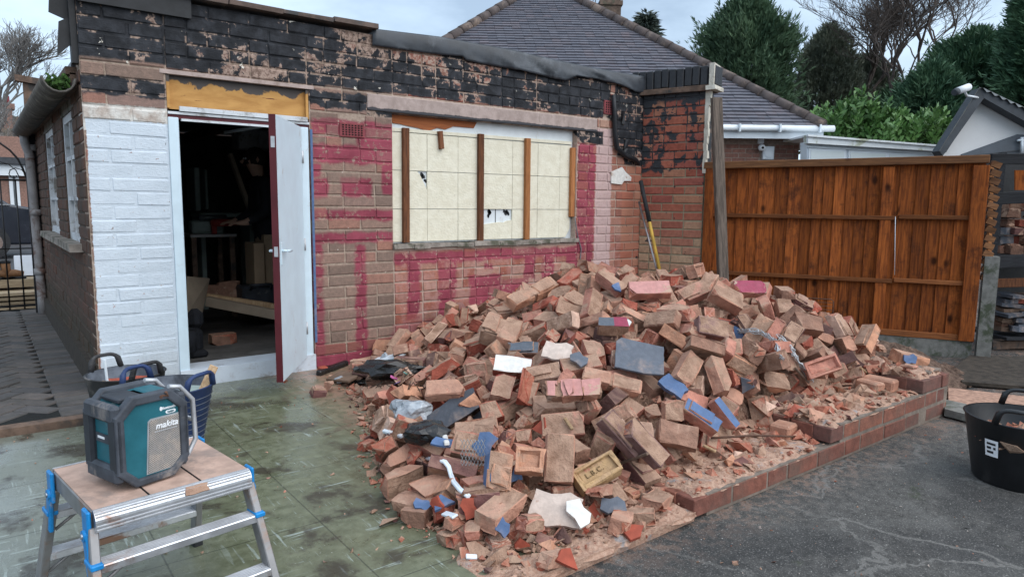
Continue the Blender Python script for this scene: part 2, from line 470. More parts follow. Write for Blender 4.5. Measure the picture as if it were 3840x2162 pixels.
# --- plain brickwork
def brickwork(name, cols, mort=None, dirt=(.05, .05, .042), damt=.3, vscale=20, bump=.5, damp=None):
    out = []
    for mortar in (False, True):
        k = NT(name + ('_mortar' if mortar else '_brick'), .88, .2); P = k.pos(); q = k.sep(P)
        n1 = k.noise(P, vscale, 5, .62); n2 = k.noise(P, 3.5, 5, .65, .3); n3 = k.noise(P, 70, 3, .6)
        if mortar: c = k.mix(k.step(n1, .3, .7), tuple(x * .75 for x in mort), tuple(x * 1.15 for x in mort))
        else:
            st = [(i / (len(cols) - 1), x) for i, x in enumerate(cols)]
            c = k.ramp(k.rnd(), st)
            c = k.mix(k.step(n1, .3, .75), k.mix(1., c, (.8, .78, .78), 'MULTIPLY'), k.mix(1., c, (1.25, 1.2, 1.18), 'MULTIPLY'))
            c = k.mix(k.m('MULTIPLY', k.step(n3, .62, .7), .5), c, (.08, .06, .05))
        c = k.mix(k.m('MULTIPLY', k.step(n2, .42, .68), damt), c, dirt)
        if damp: c = k.mix(k.m('MULTIPLY', k.step(k.m('ADD', q[2], k.m('MULTIPLY', n2, .2)), damp, damp - .35), .6), c, (.035, .036, .024))
        out.append(k.done(c, k.step(n1, .2, .8, .75, .98), k.bump(k.m('ADD', n1, k.m('MULTIPLY', n3, .5)), bump, .01)))
    return out
MT['side_brick'], MT['side_mortar'] = brickwork('dark_side_wall', [(.085, .052, .04), (.11, .068, .05), (.092, .058, .045), (.13, .066, .047)], (.10, .078, .062), damt=.55, damp=.75)  # wall colours darkened to hold the eave's shade as well as dirt
MT['kerb_brick'], MT['kerb_mortar'] = brickwork('plum_plinth', [(.15, .068, .055), (.21, .085, .06), (.105, .06, .056), (.26, .11, .075), (.15, .075, .062)], (.21, .17, .14), dirt=(.10, .085, .07), damt=.55)
MT['house_brick'], MT['house_mortar'] = brickwork('house_wall', [(.20, .10, .08), (.26, .13, .10), (.22, .12, .095)], (.30, .23, .19), damt=.2)
MT['far_brick'], MT['far_mortar'] = brickwork('far_house_wall', [(.25, .155, .125), (.29, .18, .145)], (.3, .25, .22), damt=.1)
MT['path_brick'], MT['path_sand'] = brickwork('wet_paving', [(.055, .054, .056), (.085, .08, .077), (.065, .06, .057), (.105, .092, .084)], (.012, .012, .012), dirt=(.025, .027, .022), damt=.45, bump=.6)
for a in ('path_brick',): MT[a].node_tree.nodes['Principled BSDF'].inputs['Specular IOR Level'].default_value = .5
def pier(name, mortar):
    k = NT(name, .85, .25); P = k.pos(); q = k.sep(P); rn = k.rnd()
    n1 = k.noise(P, 26, 5, .62); n2 = k.noise(P, 6.5, 6, .65, .3); n3 = k.noise(P, 90, 3, .6)
    lowm = k.step(k.m('ADD', q[2], k.m('MULTIPLY', n2, .1)), 1.95, 1.85)
    if mortar: c = k.mix(lowm, k.mix(n1, (.12, .085, .07), (.28, .2, .15)), k.mix(n1, (.22, .20, .135), (.33, .29, .20)))
    else:
        hi = k.ramp(rn, [(0, (.26, .075, .05)), (.4, (.33, .11, .07)), (.7, (.28, .085, .065)), (1, (.36, .18, .11))])
        lo = k.ramp(rn, [(0, (.38, .24, .155)), (.35, (.42, .29, .19)), (.6, (.34, .16, .11)), (.8, (.44, .32, .21)), (1, (.40, .20, .14))])
        c = k.mix(k.step(k.m('ADD', q[2], k.m('MULTIPLY', rn, .5)), 1.55, 1.15), hi, lo)
        c = k.mix(k.step(n1, .3, .75), k.mix(1., c, (.82, .8, .8), 'MULTIPLY'), k.mix(1., c, (1.2, 1.18, 1.16), 'MULTIPLY'))
    zz = k.m('ADD', q[2], k.m('MULTIPLY', k.m('SUBTRACT', n2, .5), .3))
    inn = k.step(q[0], 6.28, 6.12)                      # thicker tar in the corner
    tar = k.m('MULTIPLY', k.step(zz, 1.77, 1.80), k.step(k.m('ADD', n2, k.m('ADD', k.m('MULTIPLY', inn, .06), k.m('MULTIPLY', n1, .15))), .61 if not mortar else .51, .64 if not mortar else .56))
    tar = k.m('MAXIMUM', tar, k.step(zz, 2.50, 2.56))
    spl = k.m('MULTIPLY', k.step(k.noise(k.map(P, (1, 1, .7)), 15, 3, .55), .69, .70), k.step(q[2], 1.8, 1.7))
    c = k.mix(k.m('MAXIMUM', tar, spl), c, k.mix(n1, (.015, .016, .019), (.045, .047, .052)))
    return k.done(c, k.mix(tar, (.88,) * 3, (.5,) * 3), k.bump(k.m('ADD', n1, k.m('MULTIPLY', n3, .5)), .5, .01))
MT['pier_brick'] = pier('tarred_pier_brick', False); MT['pier_mortar'] = pier('tarred_pier_mortar', True)
# --- timber
def timber(name, col, dark, axis=2, scale=1., rough=.75, knots=True, stain=None, samt=.4):
    k = NT(name, rough, .12); v = k.obj(); rn = k.rnd()
    off = k.node('ShaderNodeCombineXYZ', None, X=k.m('MULTIPLY', rn, 31.), Y=k.m('MULTIPLY', rn, 17.), Z=k.m('MULTIPLY', rn, 23.)).outputs[0]
    v = k.vm('ADD', v, off)
    sc = [14 * scale] * 3; sc[axis] = 1.1 * scale
    n = k.noise(k.map(v, sc), 4, 5, .6, .6); n2 = k.noise(v, 3, 4, .6)
    c = k.mix(k.step(n, .3, .72), dark, col)
    c = k.mix(1., c, k.mix(rn, (.62, .60, .58), (1.3, 1.27, 1.24)), 'MULTIPLY')
    if knots:
        sk = [1, 1, 1]; sk[axis] = .62
        kd = k.voro(k.map(v, sk), 4.2)
        c = k.mix(k.step(kd, .17, .05), c, tuple(x * .28 for x in dark))
    if stain: c = k.mix(k.m('MULTIPLY', k.step(k.noise(v, 5, 5, .7), .5, .7), samt), c, stain)
    return k.done(c, k.step(n, .2, .8, rough - .1, rough + .15), k.bump(n, .35, .006))
MT['fence'] = timber('stained_fence_board', (.335, .098, .024), (.125, .034, .011), 2, 1., .8, True, (.05, .018, .010), .75)
MT['fence_rail'] = timber('stained_fence_rail', (.24, .09, .032), (.13, .045, .018), 0, 1., .65, True, (.09, .045, .025), .4)
MT['fence_cap'] = timber('stained_fence_capping', (.22, .105, .048), (.11, .052, .027), 0, 1., .6, True)
MT['old_plank'] = timber('weathered_plank', (.155, .125, .105), (.06, .05, .043), 2, 1.2, .85, True)
MT['pale_wood'] = timber('pale_softwood', (.48, .35, .22), (.33, .21, .12), 2, 1., .8, True)
MT['batten_dark'] = timber('stained_batten', (.205, .088, .045), (.09, .04, .024), 2, 1.4, .8, True)
MT['batten'] = timber('orange_batten', (.46, .21, .085), (.30, .12, .05), 2, 1.4, .8, True)
MT['black_wood'] = timber('black_painted_board', (.032, .034, .039), (.015, .016, .019), 0, 1., .55, False)
MT['ply'] = timber('raw_plywood', (.47, .24, .075), (.32, .145, .05), 0, .8, .75, False, (.12, .06, .035), .3)
MT['hard'] = timber('brown_hardboard', (.28, .10, .04), (.19, .065, .03), 0, .7, .8, False)
MT['crate'] = timber('pallet_timber', (.44, .36, .25), (.28, .22, .15), 0, 1., .85, True)
# --- plain stuff
MT['white_gloss'] = simple('white_gloss_paint', (.57, .68, .745), .38, .04, 9, bump=.08, dirt=(.45, .45, .46), dirt_amt=.06)
MT['white_step'] = simple('chipped_white_step', (.58, .63, .69), .6, .06, 9, bump=.2, dirt=(.34, .32, .31), dirt_amt=.35)
MT['maroon_edge'] = simple('maroon_door_edge', (.085, .013, .018), .5, .12, 6, bump=.05, dirt=(.62, .55, .55), dirt_amt=-.12)
MT['upvc'] = simple('white_plastic', (.66, .71, .75), .35, .04, 6, bump=.03)
MT['upvc_dirty'] = simple('algae_streaked_fascia', (.70, .73, .74), .45, .05, 4, bump=.05, dirt=(.36, .38, .26), dirt_amt=.2)
MT['concrete'] = simple('pinkish_concrete_lintel', (.40, .315, .285), .9, .14, 16, bump=.5, dirt=(.27, .20, .17), dirt_amt=.35, world_co=True)
k = NT('window_lintel_concrete', .9, .2); v = k.pos(); q = k.sep(v); n = k.noise(v, 12, 6, .65); n2 = k.noise(k.map(v, (1, 1, .25)), 22, 4, .6)
c = k.mix(k.step(n, .3, .7), (.30, .235, .21), (.42, .335, .305)); c = k.mix(k.m('MULTIPLY', k.step(n2, .6, .7), .4), c, (.2, .16, .14))
c = k.mix(k.step(k.m('ADD', q[2], k.m('MULTIPLY', k.m('SUBTRACT', n, .5), .03)), 2.202, 2.196), c, (.060, .060, .066))
MT['lintel'] = k.done(c, .9, k.bump(n, .5, .01))
MT['concrete_grey'] = simple('grey_concrete', (.17, .165, .15), .92, .25, 14, bump=.5, dirt=(.06, .07, .045), dirt_amt=.45, world_co=True)
MT['concrete_moss'] = simple('mossy_concrete', (.27, .235, .205), .92, .25, 16, bump=.6, dirt=(.085, .085, .06), dirt_amt=.5, world_co=True)
MT['lead'] = simple('black_roofing_felt', (.030, .035, .043), .42, .35, 7, bump=.25, dirt=(.075, .083, .095), dirt_amt=.2, spec=.45, world_co=True)
MT['black_board'] = simple('black_bitumen_board', (.022, .023, .025), .6, .3, 8, bump=.3)
MT['roof_edge'] = simple('brown_slate_roof_edge', (.105, .075, .062), .8, .3, 10, bump=.5, dirt=(.05, .05, .05), dirt_amt=.4, world_co=True)
MT['steel'] = simple('dull_steel', (.45, .46, .48), .4, .15, 15, 1., .1)
MT['pale_bark'] = simple('pale_grey_bark', (.20, .19, .18), .95, .2, 6, bump=.3)  # bark lightened to imitate distance haze on the far left trees
MT['alu'] = simple('scuffed_aluminium', (.62, .64, .67), .36, .10, 14, .85, .12, dirt=(.36, .215, .155), dirt_amt=.34)
MT['alu_leg'] = simple('dusty_aluminium_leg', (.27, .265, .265), .5, .18, 12, .6, .1, dirt=(.30, .21, .165), dirt_amt=.35)
MT['deck_dust'] = simple('brick_dusted_deck', (.46, .315, .25), .85, .2, 12, .05, .25, dirt=(.30, .225, .19), dirt_amt=.32)
MT['blue_plastic'] = simple('bright_blue_plastic', (.012, .21, .52), .4, .15, 20, bump=.05, dirt=(.30, .30, .32), dirt_amt=-.05)
MT['rubber'] = simple('black_rubber', (.020, .021, .023), .7, .3, 20, bump=.15)
MT['black_plastic'] = simple('dusty_black_plastic', (.030, .034, .042), .5, .3, 10, bump=.15, dirt=(.16, .15, .14), dirt_amt=.08)
MT['tub_black'] = simple('black_flexible_tub', (.013, .014, .016), .42, .3, 7, bump=.06, dirt=(.04, .04, .04), dirt_amt=.2, spec=.45)
MT['tub_old'] = simple('worn_black_tub', (.035, .035, .037), .7, .3, 9, bump=.15, dirt=(.17, .155, .145), dirt_amt=.25)
MT['tub_blue'] = simple('navy_flexible_tub', (.022, .042, .115), .55, .2, 9, bump=.1, dirt=(.12, .125, .15), dirt_amt=.15)
MT['tub_in'] = simple('dusty_tub_inside', (.11, .125, .15), .8, .4, 9, bump=.2, dirt=(.035, .04, .05), dirt_amt=.4)
MT['teal'] = simple('scuffed_teal_plastic', (.018, .118, .15), .45, .12, 14, bump=.08, dirt=(.17, .215, .215), dirt_amt=.10)
MT['radio_rubber'] = simple('dusty_grey_bumper', (.055, .062, .075), .65, .3, 12, bump=.15, dirt=(.22, .195, .18), dirt_amt=.25)
MT['silver'] = simple('worn_silver_handle', (.48, .49, .51), .45, .15, 12, .5, .08)
MT['letter_white'] = simple('white_print', (.80, .82, .84), .5, .03, 10, bump=0)
MT['letter_brown'] = simple('stamped_clay', (.20, .135, .07), .9, .15, 12, bump=.1)
MT['soil'] = simple('dark_soil', (.045, .036, .028), .95, .4, 14, bump=.9, world_co=True)
MT['cable'] = simple('grey_cable', (.16, .15, .16), .6, .2, 10, bump=.05)
MT['iron'] = simple('black_wrought_iron', (.012, .012, .013), .5, .2, 10, bump=.1)
MT['pipe'] = simple('peeling_grey_downpipe', (.27, .26, .26), .7, .15, 9, bump=.25, dirt=(.11, .06, .045), dirt_amt=.4)
MT['gutter'] = simple('lichened_iron_gutter', (.085, .078, .070), .85, .3, 16, bump=.5, dirt=(.16, .15, .13), dirt_amt=.3)
MT['moss'] = simple('bright_moss', (.038, .085, .018), .95, .35, 30, bump=.8)
MT['sash'] = simple('peeling_sash_paint', (.56, .58, .60), .6, .1, 12, bump=.15, dirt=(.22, .20, .18), dirt_amt=.3)
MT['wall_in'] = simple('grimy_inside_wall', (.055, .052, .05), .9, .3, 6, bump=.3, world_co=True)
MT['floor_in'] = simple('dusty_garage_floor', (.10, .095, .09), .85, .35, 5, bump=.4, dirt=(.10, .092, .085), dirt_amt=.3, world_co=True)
MT['card'] = simple('brown_cardboard', (.33, .235, .155), .85, .1, 6, bump=.08)
MT['tan_board'] = simple('tan_board', (.27, .215, .16), .85, .15, 5, bump=.1)
MT['cloth_dark'] = simple('dark_work_clothes', (.016, .017, .021), .95, .3, 12, bump=.2)
MT['skin_tone'] = simple('skin', (.42, .25, .18), .6, .1, 14, bump=.05)
MT['hair'] = simple('dark_hair', (.02, .016, .013), .8, .3, 40, bump=.4)
MT['red_tool'] = simple('red_power_tool', (.24, .025, .018), .45, .15, 8, bump=.05)
MT['chair_green'] = simple('pale_green_chair', (.27, .33, .31), .6, .1, 8, bump=.05)
MT['yellow'] = simple('ash_yellow_handle', (.52, .33, .06), .5, .18, 9, bump=.1, dirt=(.28, .19, .09), dirt_amt=.2)
MT['clay'] = simple('terracotta_airbrick', (.21, .052, .058), .85, .2, 18, bump=.4)
MT['hole'] = simple('sooty_hole', (.006, .006, .006), .95, .1, 8, bump=0)  # near-black standing in for the shade inside vent holes; also joints and lens
MT['orange_tile'] = simple('orange_clay_tile', (.31, .070, .042), .85, .2, 14, bump=.4, dirt=(.40, .26, .19), dirt_amt=.15)
MT['brown_tile'] = simple('brown_clay_tile', (.155, .10, .070), .85, .2, 12, bump=.4)
MT['tar'] = simple('lumpy_tar', (.016, .017, .02), .45, .3, 9, bump=.5)
MT['plaster_edge'] = simple('flaking_cream_render', (.52, .49, .42), .9, .15, 14, bump=.6, dirt=(.30, .25, .19), dirt_amt=.3, world_co=True)
MT['timber_trim'] = simple('rotten_brown_trim', (.13, .085, .062), .85, .35, 12, bump=.5, dirt=(.05, .045, .042), dirt_amt=.4)
MT['copper'] = simple('rusty_steel', (.10, .052, .035), .8, .3, 20, bump=.3)
MT['galv'] = simple('galvanised_wire', (.52, .54, .56), .45, .15, 20, .7, .05)
MT['camera_white'] = simple('white_camera_casing', (.68, .71, .74), .35, .04, 6, bump=0)
MT['dark_grey_paint'] = simple('dark_grey_cladding', (.085, .098, .115), .6, .12, 6, bump=.15)
MT['cream_panel'] = simple('cream_gable_sheet', (.60, .60, .60), .7, .04, 3, bump=.1)
MT['grey_barge'] = simple('dark_barge_board', (.048, .055, .064), .6, .25, 6, bump=.2)
MT['sheet_roof'] = simple('mossy_sheet_roof', (.11, .118, .122), .8, .25, 7, bump=.3, dirt=(.17, .19, .13), dirt_amt=.2)
MT['car'] = simple('dark_blue_car_paint', (.018, .024, .036), .25, .1, 3, .3, 0, spec=.6)
MT['chrome'] = simple('chrome_strip', (.6, .62, .65), .2, .05, 3, 1., 0)
MT['boot'] = simple('tan_leather_boot', (.21, .105, .05), .75, .25, 14, bump=.3)
MT['foil'] = simple('white_sheet', (.66, .70, .76), .5, .06, 5, bump=.1)
MT['sand_orange'] = simple('orange_sandy_verge', (.36, .15, .06), .95, .2, 6, bump=.4, world_co=True)
MT['road'] = simple('far_asphalt', (.055, .056, .06), .8, .2, 6, bump=.3, world_co=True)
MT['ridge'] = simple('brown_ridge_tile', (.085, .068, .064), .85, .3, 5, bump=.4, dirt=(.20, .15, .12), dirt_amt=.3, world_co=True)
MT['chimney'] = simple('sooty_chimney_brick', (.12, .085, .065), .9, .35, 8, bump=.6, dirt=(.07, .075, .05), dirt_amt=.4, world_co=True)
MT['bark'] = simple('dark_bark', (.075, .060, .052), .95, .3, 6, bump=.5)
MT['pink_bits'] = simple('crumbled_brick', (.36, .215, .155), .95, .3, 26, bump=.6, world_co=True)
def glass(name, col=(.04, .05, .06), rough=.08):
    k = NT(name, rough, .6); n = k.noise(k.obj(), 3, 3)
    return k.done(k.mix(n, tuple(x * .6 for x in col), tuple(x * 1.4 for x in col)), k.step(n, .3, .7, rough, rough + .12))
MT['glass'] = glass('grimy_window_glass', (.07, .08, .085), .2); MT['car_glass'] = glass('car_glass', (.05, .065, .08), .05)
MT['frosted'] = simple('pale_frosted_glass', (.60, .66, .66), .4, .04, 3, bump=0)
# --- cream board tiles over the window
k = NT('embossed_cream_board', .8, .25); v = k.pos()
n = k.noise(v, 16, 3, .5); c = k.mix(k.step(n, .3, .7), (.64, .60, .475), (.71, .675, .55))
c = k.mix(k.m('MULTIPLY', k.step(k.noise(v, 4, 6, .7), .58, .75), .4), c, (.43, .37, .27))
c = k.mix(k.step(k.noise(k.map(v, (1, 1, .6)), 38, 2), .745, .76), c, (.12, .10, .08))
MT['tile_cream'] = k.done(c, .8, k.bump(k.m('ADD', k.voro(k.map(v, (1, 1, 1.2)), 46), k.noise(v, 60, 3)), .28, .006))
MT['board_white'] = simple('white_backing_board', (.62, .66, .68), .6, .05, 10, bump=.05, dirt=(.40, .36, .30), dirt_amt=.1, world_co=True)
# --- ply fascia over the door, paint half scraped off
k = NT('scraped_ply_fascia', .75, .25); v = k.pos(); q = k.sep(v)
n = k.noise(k.map(v, (1, 1, 3)), 5, 5, .6, .4); w = k.noise(v, 5, 5, .6, .3)
c = k.mix(k.step(n, .3, .7), (.40, .20, .06), (.53, .29, .095))
c = k.mix(k.step(k.noise(k.map(v, (1, 1, 7)), 7, 4, .6), .66, .70), c, (.15, .05, .028))
c = k.mix(k.step(k.m('ADD', q[2], k.m('MULTIPLY', k.m('SUBTRACT', w, .5), .28)), 2.225, 2.24), c, k.mix(n, (.055, .048, .046), (.10, .088, .082)))
MT['ply_fascia'] = k.done(c, .75, k.bump(n, .2, .005))
# --- green painted slab: wet, scratched by lifted tiles
k = NT('worn_green_slab', .4, .5); v = k.pos(); q = k.sep(v)
n1 = k.noise(v, 2.6, 6, .62, .3); n2 = k.noise(v, 14, 6, .65); n3 = k.noise(v, 1.1, 4, .6); n4 = k.noise(v, 80, 3, .6)
c = k.mix(k.step(n2, .28, .72), (.098, .106, .064), (.172, .182, .118))
c = k.mix(k.m('MULTIPLY', k.step(q[0], .75, .1), .75), c, k.mix(n2, (.125, .138, .118), (.21, .225, .205)))   # sky reflection painted in as paler grey towards the path
chk = k.node('ShaderNodeTexChecker', None, Vector=k.map(v, (1, 1, 0), (0, 0, .02), (.05, .11, .5)), Scale=3.24).outputs['Fac']
chk = k.m('ADD', k.m('MULTIPLY', chk, .12), -.06)
for ang, sx, sc_, th in ((0, (1, 15, 1), 2.3, .675), (PI / 2, (13, 1, 1), 2.6, .68), (.03, (1, 32, 1), 5.3, .71), (PI / 2 + .05, (28, 1, 1), 5.0, .705)):
    st = k.noise(k.map(v, sx, (0, 0, ang % (PI / 2)), (3.1 * sc_, 1.7, 0)), sc_, 3, .55)
    st = k.m('ADD', st, k.m('MULTIPLY', chk, 1. if ang < 1 else -1.))
    c = k.mix(k.m('MULTIPLY', k.step(st, th, th + .03), k.step(n1, .38, .6, .1, .9)), c, (.34, .39, .355))
tl = k.vm('ABSOLUTE', k.vm('SUBTRACT', k.vm('FRACTION', k.map(v, (1.62, 1.62, 1), (0, 0, 0), (.2, .43, 0))), (.5, .5, .5)))
tq = k.sep(tl); tj = k.m('MAXIMUM', tq[0], tq[1])
c = k.mix(k.m('MULTIPLY', k.step(tj, .4935, .4965), .65), c, (.028, .032, .022))
mud = k.step(k.m('ADD', n1, k.m('MULTIPLY', n2, .25)), .64, .76)
c = k.mix(k.m('MULTIPLY', mud, .85), c, (.036, .028, .019))
c = k.mix(k.m('MULTIPLY', k.step(k.noise(v, 21, 4, .6), .66, .71), .75), c, (.05, .042, .03))
c = k.mix(k.step(k.noise(v, 55, 2), .735, .75), c, (.42, .42, .38))
c = k.mix(k.m('MULTIPLY', k.step(k.m('ADD', q[0], k.m('MULTIPLY', n1, .7)), 1.98, 2.45), k.step(n2, .3, .6)), c, (.30, .185, .13))      # brick dust under the heap
r = k.step(k.m('ADD', n3, k.m('MULTIPLY', n2, .3)), .45, .85, .07, .50)
MT['slab'] = k.done(c, r, k.bump(k.m('ADD', n2, k.m('MULTIPLY', n4, .35)), .32, .006))
# --- yard asphalt
k = NT('worn_yard_asphalt', .9, .16); v = k.pos()
n1 = k.noise(v, 1.7, 6, .65, .3); n2 = k.noise(v, 24, 5, .65); n3 = k.noise(v, 140, 3, .7); n4 = k.noise(v, .6, 3, .5)
c = k.mix(k.step(n2, .25, .75), (.058, .056, .052), (.130, .124, .115))
c = k.mix(k.step(n1, .50, .66), c, k.mix(n2, (.095, .093, .088), (.15, .145, .136)))
c = k.mix(k.m('MULTIPLY', k.step(n4, .50, .36), .5), c, (.032, .033, .036))
cd = k.voro(k.vm('ADD', v, k.vm('MULTIPLY', k.noise(v, 2.5, 5, .6, col=True), (.55, .55, 0))), 1.15, 'DISTANCE_TO_EDGE')
c = k.mix(k.m('MULTIPLY', k.step(cd, .016, .004), k.step(n1, .34, .50)), c, (.165, .158, .147))
q = k.sep(v); rd = k.m('MULTIPLY', k.step(q[1], 1.55, 1.98), k.step(k.m('ADD', n2, k.m('MULTIPLY', n1, .4)), .64, .82)); c = k.mix(k.m('MULTIPLY', rd, .65), c, (.27, .165, .12))
c = k.mix(k.m('MULTIPLY', k.step(k.noise(v, .9, 5, .6, .4), .52, .60), .45), c, (.035, .036, .037))
c = k.mix(k.m('MULTIPLY', k.step(n3, .57, .66), .75), c, (.28, .27, .255))
c = k.mix(k.m('MULTIPLY', k.step(n3, .42, .34), .7), c, (.03, .03, .033))
c = k.mix(k.step(k.noise(v, 62, 2), .75, .765), c, (.55, .53, .49))
c = k.mix(k.m('MULTIPLY', k.step(k.noise(v, 4.5, 5, .6), .66, .74), .5), c, (.045, .06, .025))
MT['asphalt'] = k.done(c, k.step(n1, .3, .7, .75, 1.), k.bump(k.m('ADD', n2, k.m('MULTIPLY', n3, .9)), .8, .012))
# --- brick dust on the plinth and inside the heap
k = NT('brick_dust', .95, .1); v = k.pos(); n1 = k.noise(v, 9, 6, .65, .3); n2 = k.noise(v, 48, 5, .7); n3 = k.noise(v, 20, 4, .6)
c = k.mix(k.step(n2, .3, .7), (.33, .19, .135), (.50, .335, .25))
c = k.mix(k.step(n1, .57, .70), c, k.mix(n2, (.25, .235, .235), (.36, .33, .32)))
c = k.mix(k.step(n3, .67, .71), c, (.28, .08, .05))
MT['dust'] = k.done(c, .95, k.bump(k.m('ADD', n2, n3), .9, .014))
k = NT('heap_core', .95, .1); v = k.pos(); n1 = k.noise(v, 14, 6, .7, .3); n2 = k.noise(v, 48, 5, .7)
c = k.mix(k.step(n2, .3, .7), (.20, .115, .08), (.40, .25, .18)); c = k.mix(k.step(n1, .55, .6), c, (.15, .062, .045))
MT['core'] = k.done(c, .95, k.bump(k.m('ADD', n2, k.m('MULTIPLY', n1, 2.)), 1., .03))
k = NT('dark_sand_heap', .95, .1); v = k.pos(); n1 = k.noise(v, 22, 6, .7); n2 = k.noise(v, 90, 4, .7)
c = k.mix(k.step(n1, .3, .7), (.10, .065, .05), (.24, .16, .12)); c = k.mix(k.step(n2, .66, .7), c, (.38, .33, .29))
MT['sand'] = k.done(c, .95, k.bump(k.m('ADD', n2, n1), 1., .02))
# --- roof tiles of the bungalow
k = NT('grey_blue_roof_tile', .6, .4); v = k.pos(); rn = k.rnd(); n1 = k.noise(v, 6, 5, .65); n2 = k.noise(v, 1.1, 4, .6)
c = k.ramp(rn, [(0, (.085, .088, .108)), (.4, (.105, .106, .128)), (.75, (.095, .094, .112)), (1, (.125, .112, .128))])
c = k.mix(k.step(n1, .35, .75), c, k.mix(1., c, (1.3, 1.28, 1.26), 'MULTIPLY'))
c = k.mix(k.step(k.noise(v, 9, 3), .72, .76), c, (.25, .25, .24))
c = k.mix(k.m('MULTIPLY', k.step(n2, .55, .7), .3), c, (.14, .10, .10))
MT['tile'] = k.done(c, .55, k.bump(n1, .3, .01))
# --- leaves
def leaf(name, a, b, rough=.6, trans=.25):
    k = NT(name, rough, .3); n = k.noise(k.pos(), 1.4, 4, .6); n2 = k.noise(k.pos(), 11, 3, .6)
    c = k.mix(k.step(k.m('ADD', k.m('MULTIPLY', n, .6), k.m('MULTIPLY', n2, .4)), .35, .65), a, b)
    k.put(k.b.inputs['Transmission Weight'], 0.)
    return k.done(c, rough)
MT['conifer'] = leaf('cypress_foliage', (.040, .082, .046), (.105, .17, .09)); MT['cedar'] = leaf('cedar_foliage', (.034, .085, .048), (.098, .18, .095))
MT['dull'] = leaf('dull_evergreen', (.075, .092, .066), (.15, .165, .115)); MT['laurel'] = leaf('laurel_leaf', (.035, .090, .022), (.105, .205, .055), .4)
MT['birch'] = leaf('grey_green_leaf', (.045, .06, .05), (.08, .10, .08))
# --- the radio's grille and the plastic bag
k = NT('perforated_grille', .55, .4); v = k.obj(); p = k.voro(k.map(v, (1, 1, 1), (0, PI / 4, 0)), 190, rand=.1)
c = k.mix(k.step(p, .30, .42), (.07, .065, .06), k.mix(k.step(k.noise(v, 20, 4, .7), .4, .7), (.30, .285, .27), (.43, .37, .32)))
MT['grille'] = k.done(c, .55, k.bump(p, .5, .003))
k = NT('crumpled_clear_bag', .12, .6); v = k.obj(); n = k.noise(v, 14, 4, .6)
k.put(k.b.inputs['Transmission Weight'], .35)
MT['bag'] = k.done(k.mix(k.step(n, .3, .7), (.33, .36, .40), (.62, .66, .70)), .18, k.bump(k.voro(v, 22), .8, .02))
MT['bin_bag'] = simple('black_bin_bag', (.012, .012, .013), .28, .3, 14, bump=.8, spec=.5, bscale=26)
# ---------------------------------------------------------------- ground
def struct(name, mb, mat, parent=None):
    o = mk(name, mb, mat, parent)
    if parent is None: o['kind'] = 'structure'
    return o
EDGE = 1.91                                    # yard-side face of the old lean-to's plinth
g = MB(); g.quad((-400, -400, -.055), (400, -400, -.055), (400, 400, -.055), (-400, 400, -.055)); struct('ground', g, MT['asphalt'])
g = MB(); g.box((-.2, 3.775, -.03), (5.6, 3.51, .06)); g.box((3.96, 3.84, -.03), (2.72, 3.4, .06)); struct('patio_floor', g, MT['slab'])
g = MB(); g.quad((-12, 10.75, -.045), (9, 10.75, -.045), (9, 12.2, -.045), (-12, 12.2, -.045)); struct('pavement', g, MT['concrete_grey'])
g = MB(); g.quad((-14, 12.9, -.048), (9, 12.9, -.048), (9, 16.5, -.048), (-14, 16.5, -.048)); struct('verge', g, MT['sand_orange'])
g = MB(); g.quad((-40, 16.5, -.047), (9, 16.5, -.047), (9, 40, -.047), (-40, 40, -.047)); struct('road', g, MT['road'])
# ---------------------------------------------------------------- laid brickwork
def unit_brick(l, h, d, seed):
    """a wall brick, face towards -Y, centre of its face at the origin"""
    r = random.Random(seed); ch = .007
    J = lambda a: r.uniform(-a, a)
    vs = []
    for sx, sz in ((-1, -1), (1, -1), (1, 1), (-1, 1)): vs.append((sx * (l / 2 + J(.002)), d, sz * (h / 2 + J(.0015))))
    for sx, sz in ((-1, -1), (1, -1), (1, 1), (-1, 1)): vs.append((sx * (l / 2 + J(.003)), ch + J(.002), sz * (h / 2 + J(.0025))))
    for sx, sz in ((-1, -1), (1, -1), (1, 1), (-1, 1)): vs.append((sx * (l / 2 - ch + J(.003)), J(.002), sz * (h / 2 - ch + J(.003))))
    fs = [(8, 9, 10, 11)]
    for o in (0, 4):
        for i in range(4):
            j = (i + 1) % 4; fs.append((o + i, o + j, o + 4 + j, o + 4 + i))
    return vs, fs
def lay(x0, x1, z0, z1, holes=(), course=.0965, L=.297, joint=.0125, header=.0, odd=0, rs=3, skip=None):
    """stretcher bond: list of (x centre, z centre, length)"""
    r = random.Random(rs); out = []; n = int(math.ceil((z1 - z0) / course - 1e-6))
    for i in range(n):
        zc = z0 + (i + .5) * course
        if zc + course * .3 > z1 + course * .5: break
        x = x0; first = True
        while x < x1 - .02:
            l = L
            if first and (i + odd) % 2: l = L / 2
            elif r.random() < header: l = L / 2 - joint / 2 + .003
            first = False
            e = min(x + l, x1)
            if x1 - e < .085: e = x1
            segs = [(x, e)]
            for (hx0, hx1, hz0, hz1) in holes:
                if hz0 - .02 < zc < hz1 + .02:
                    ns = []
                    for a, b in segs:
                        if b <= hx0 or a >= hx1: ns.append((a, b))
                        else:
                            if a < hx0: ns.append((a, hx0))
                            if b > hx1: ns.append((hx1, b))
                    segs = ns
            for a, b in segs:
                if b - a > .03: out.append(((a + b) / 2, zc, b - a - joint))
            x = e
    return out
VAR = {}
def brick_mesh(name, mat, h, d, v):
    key = (name, v, h)
    if key not in VAR:
        mb = MB(); mb.add(*unit_brick(.285, h, d, v * 7 + len(name)))
        VAR[key] = mb.mesh('brick', mat)
    return VAR[key]
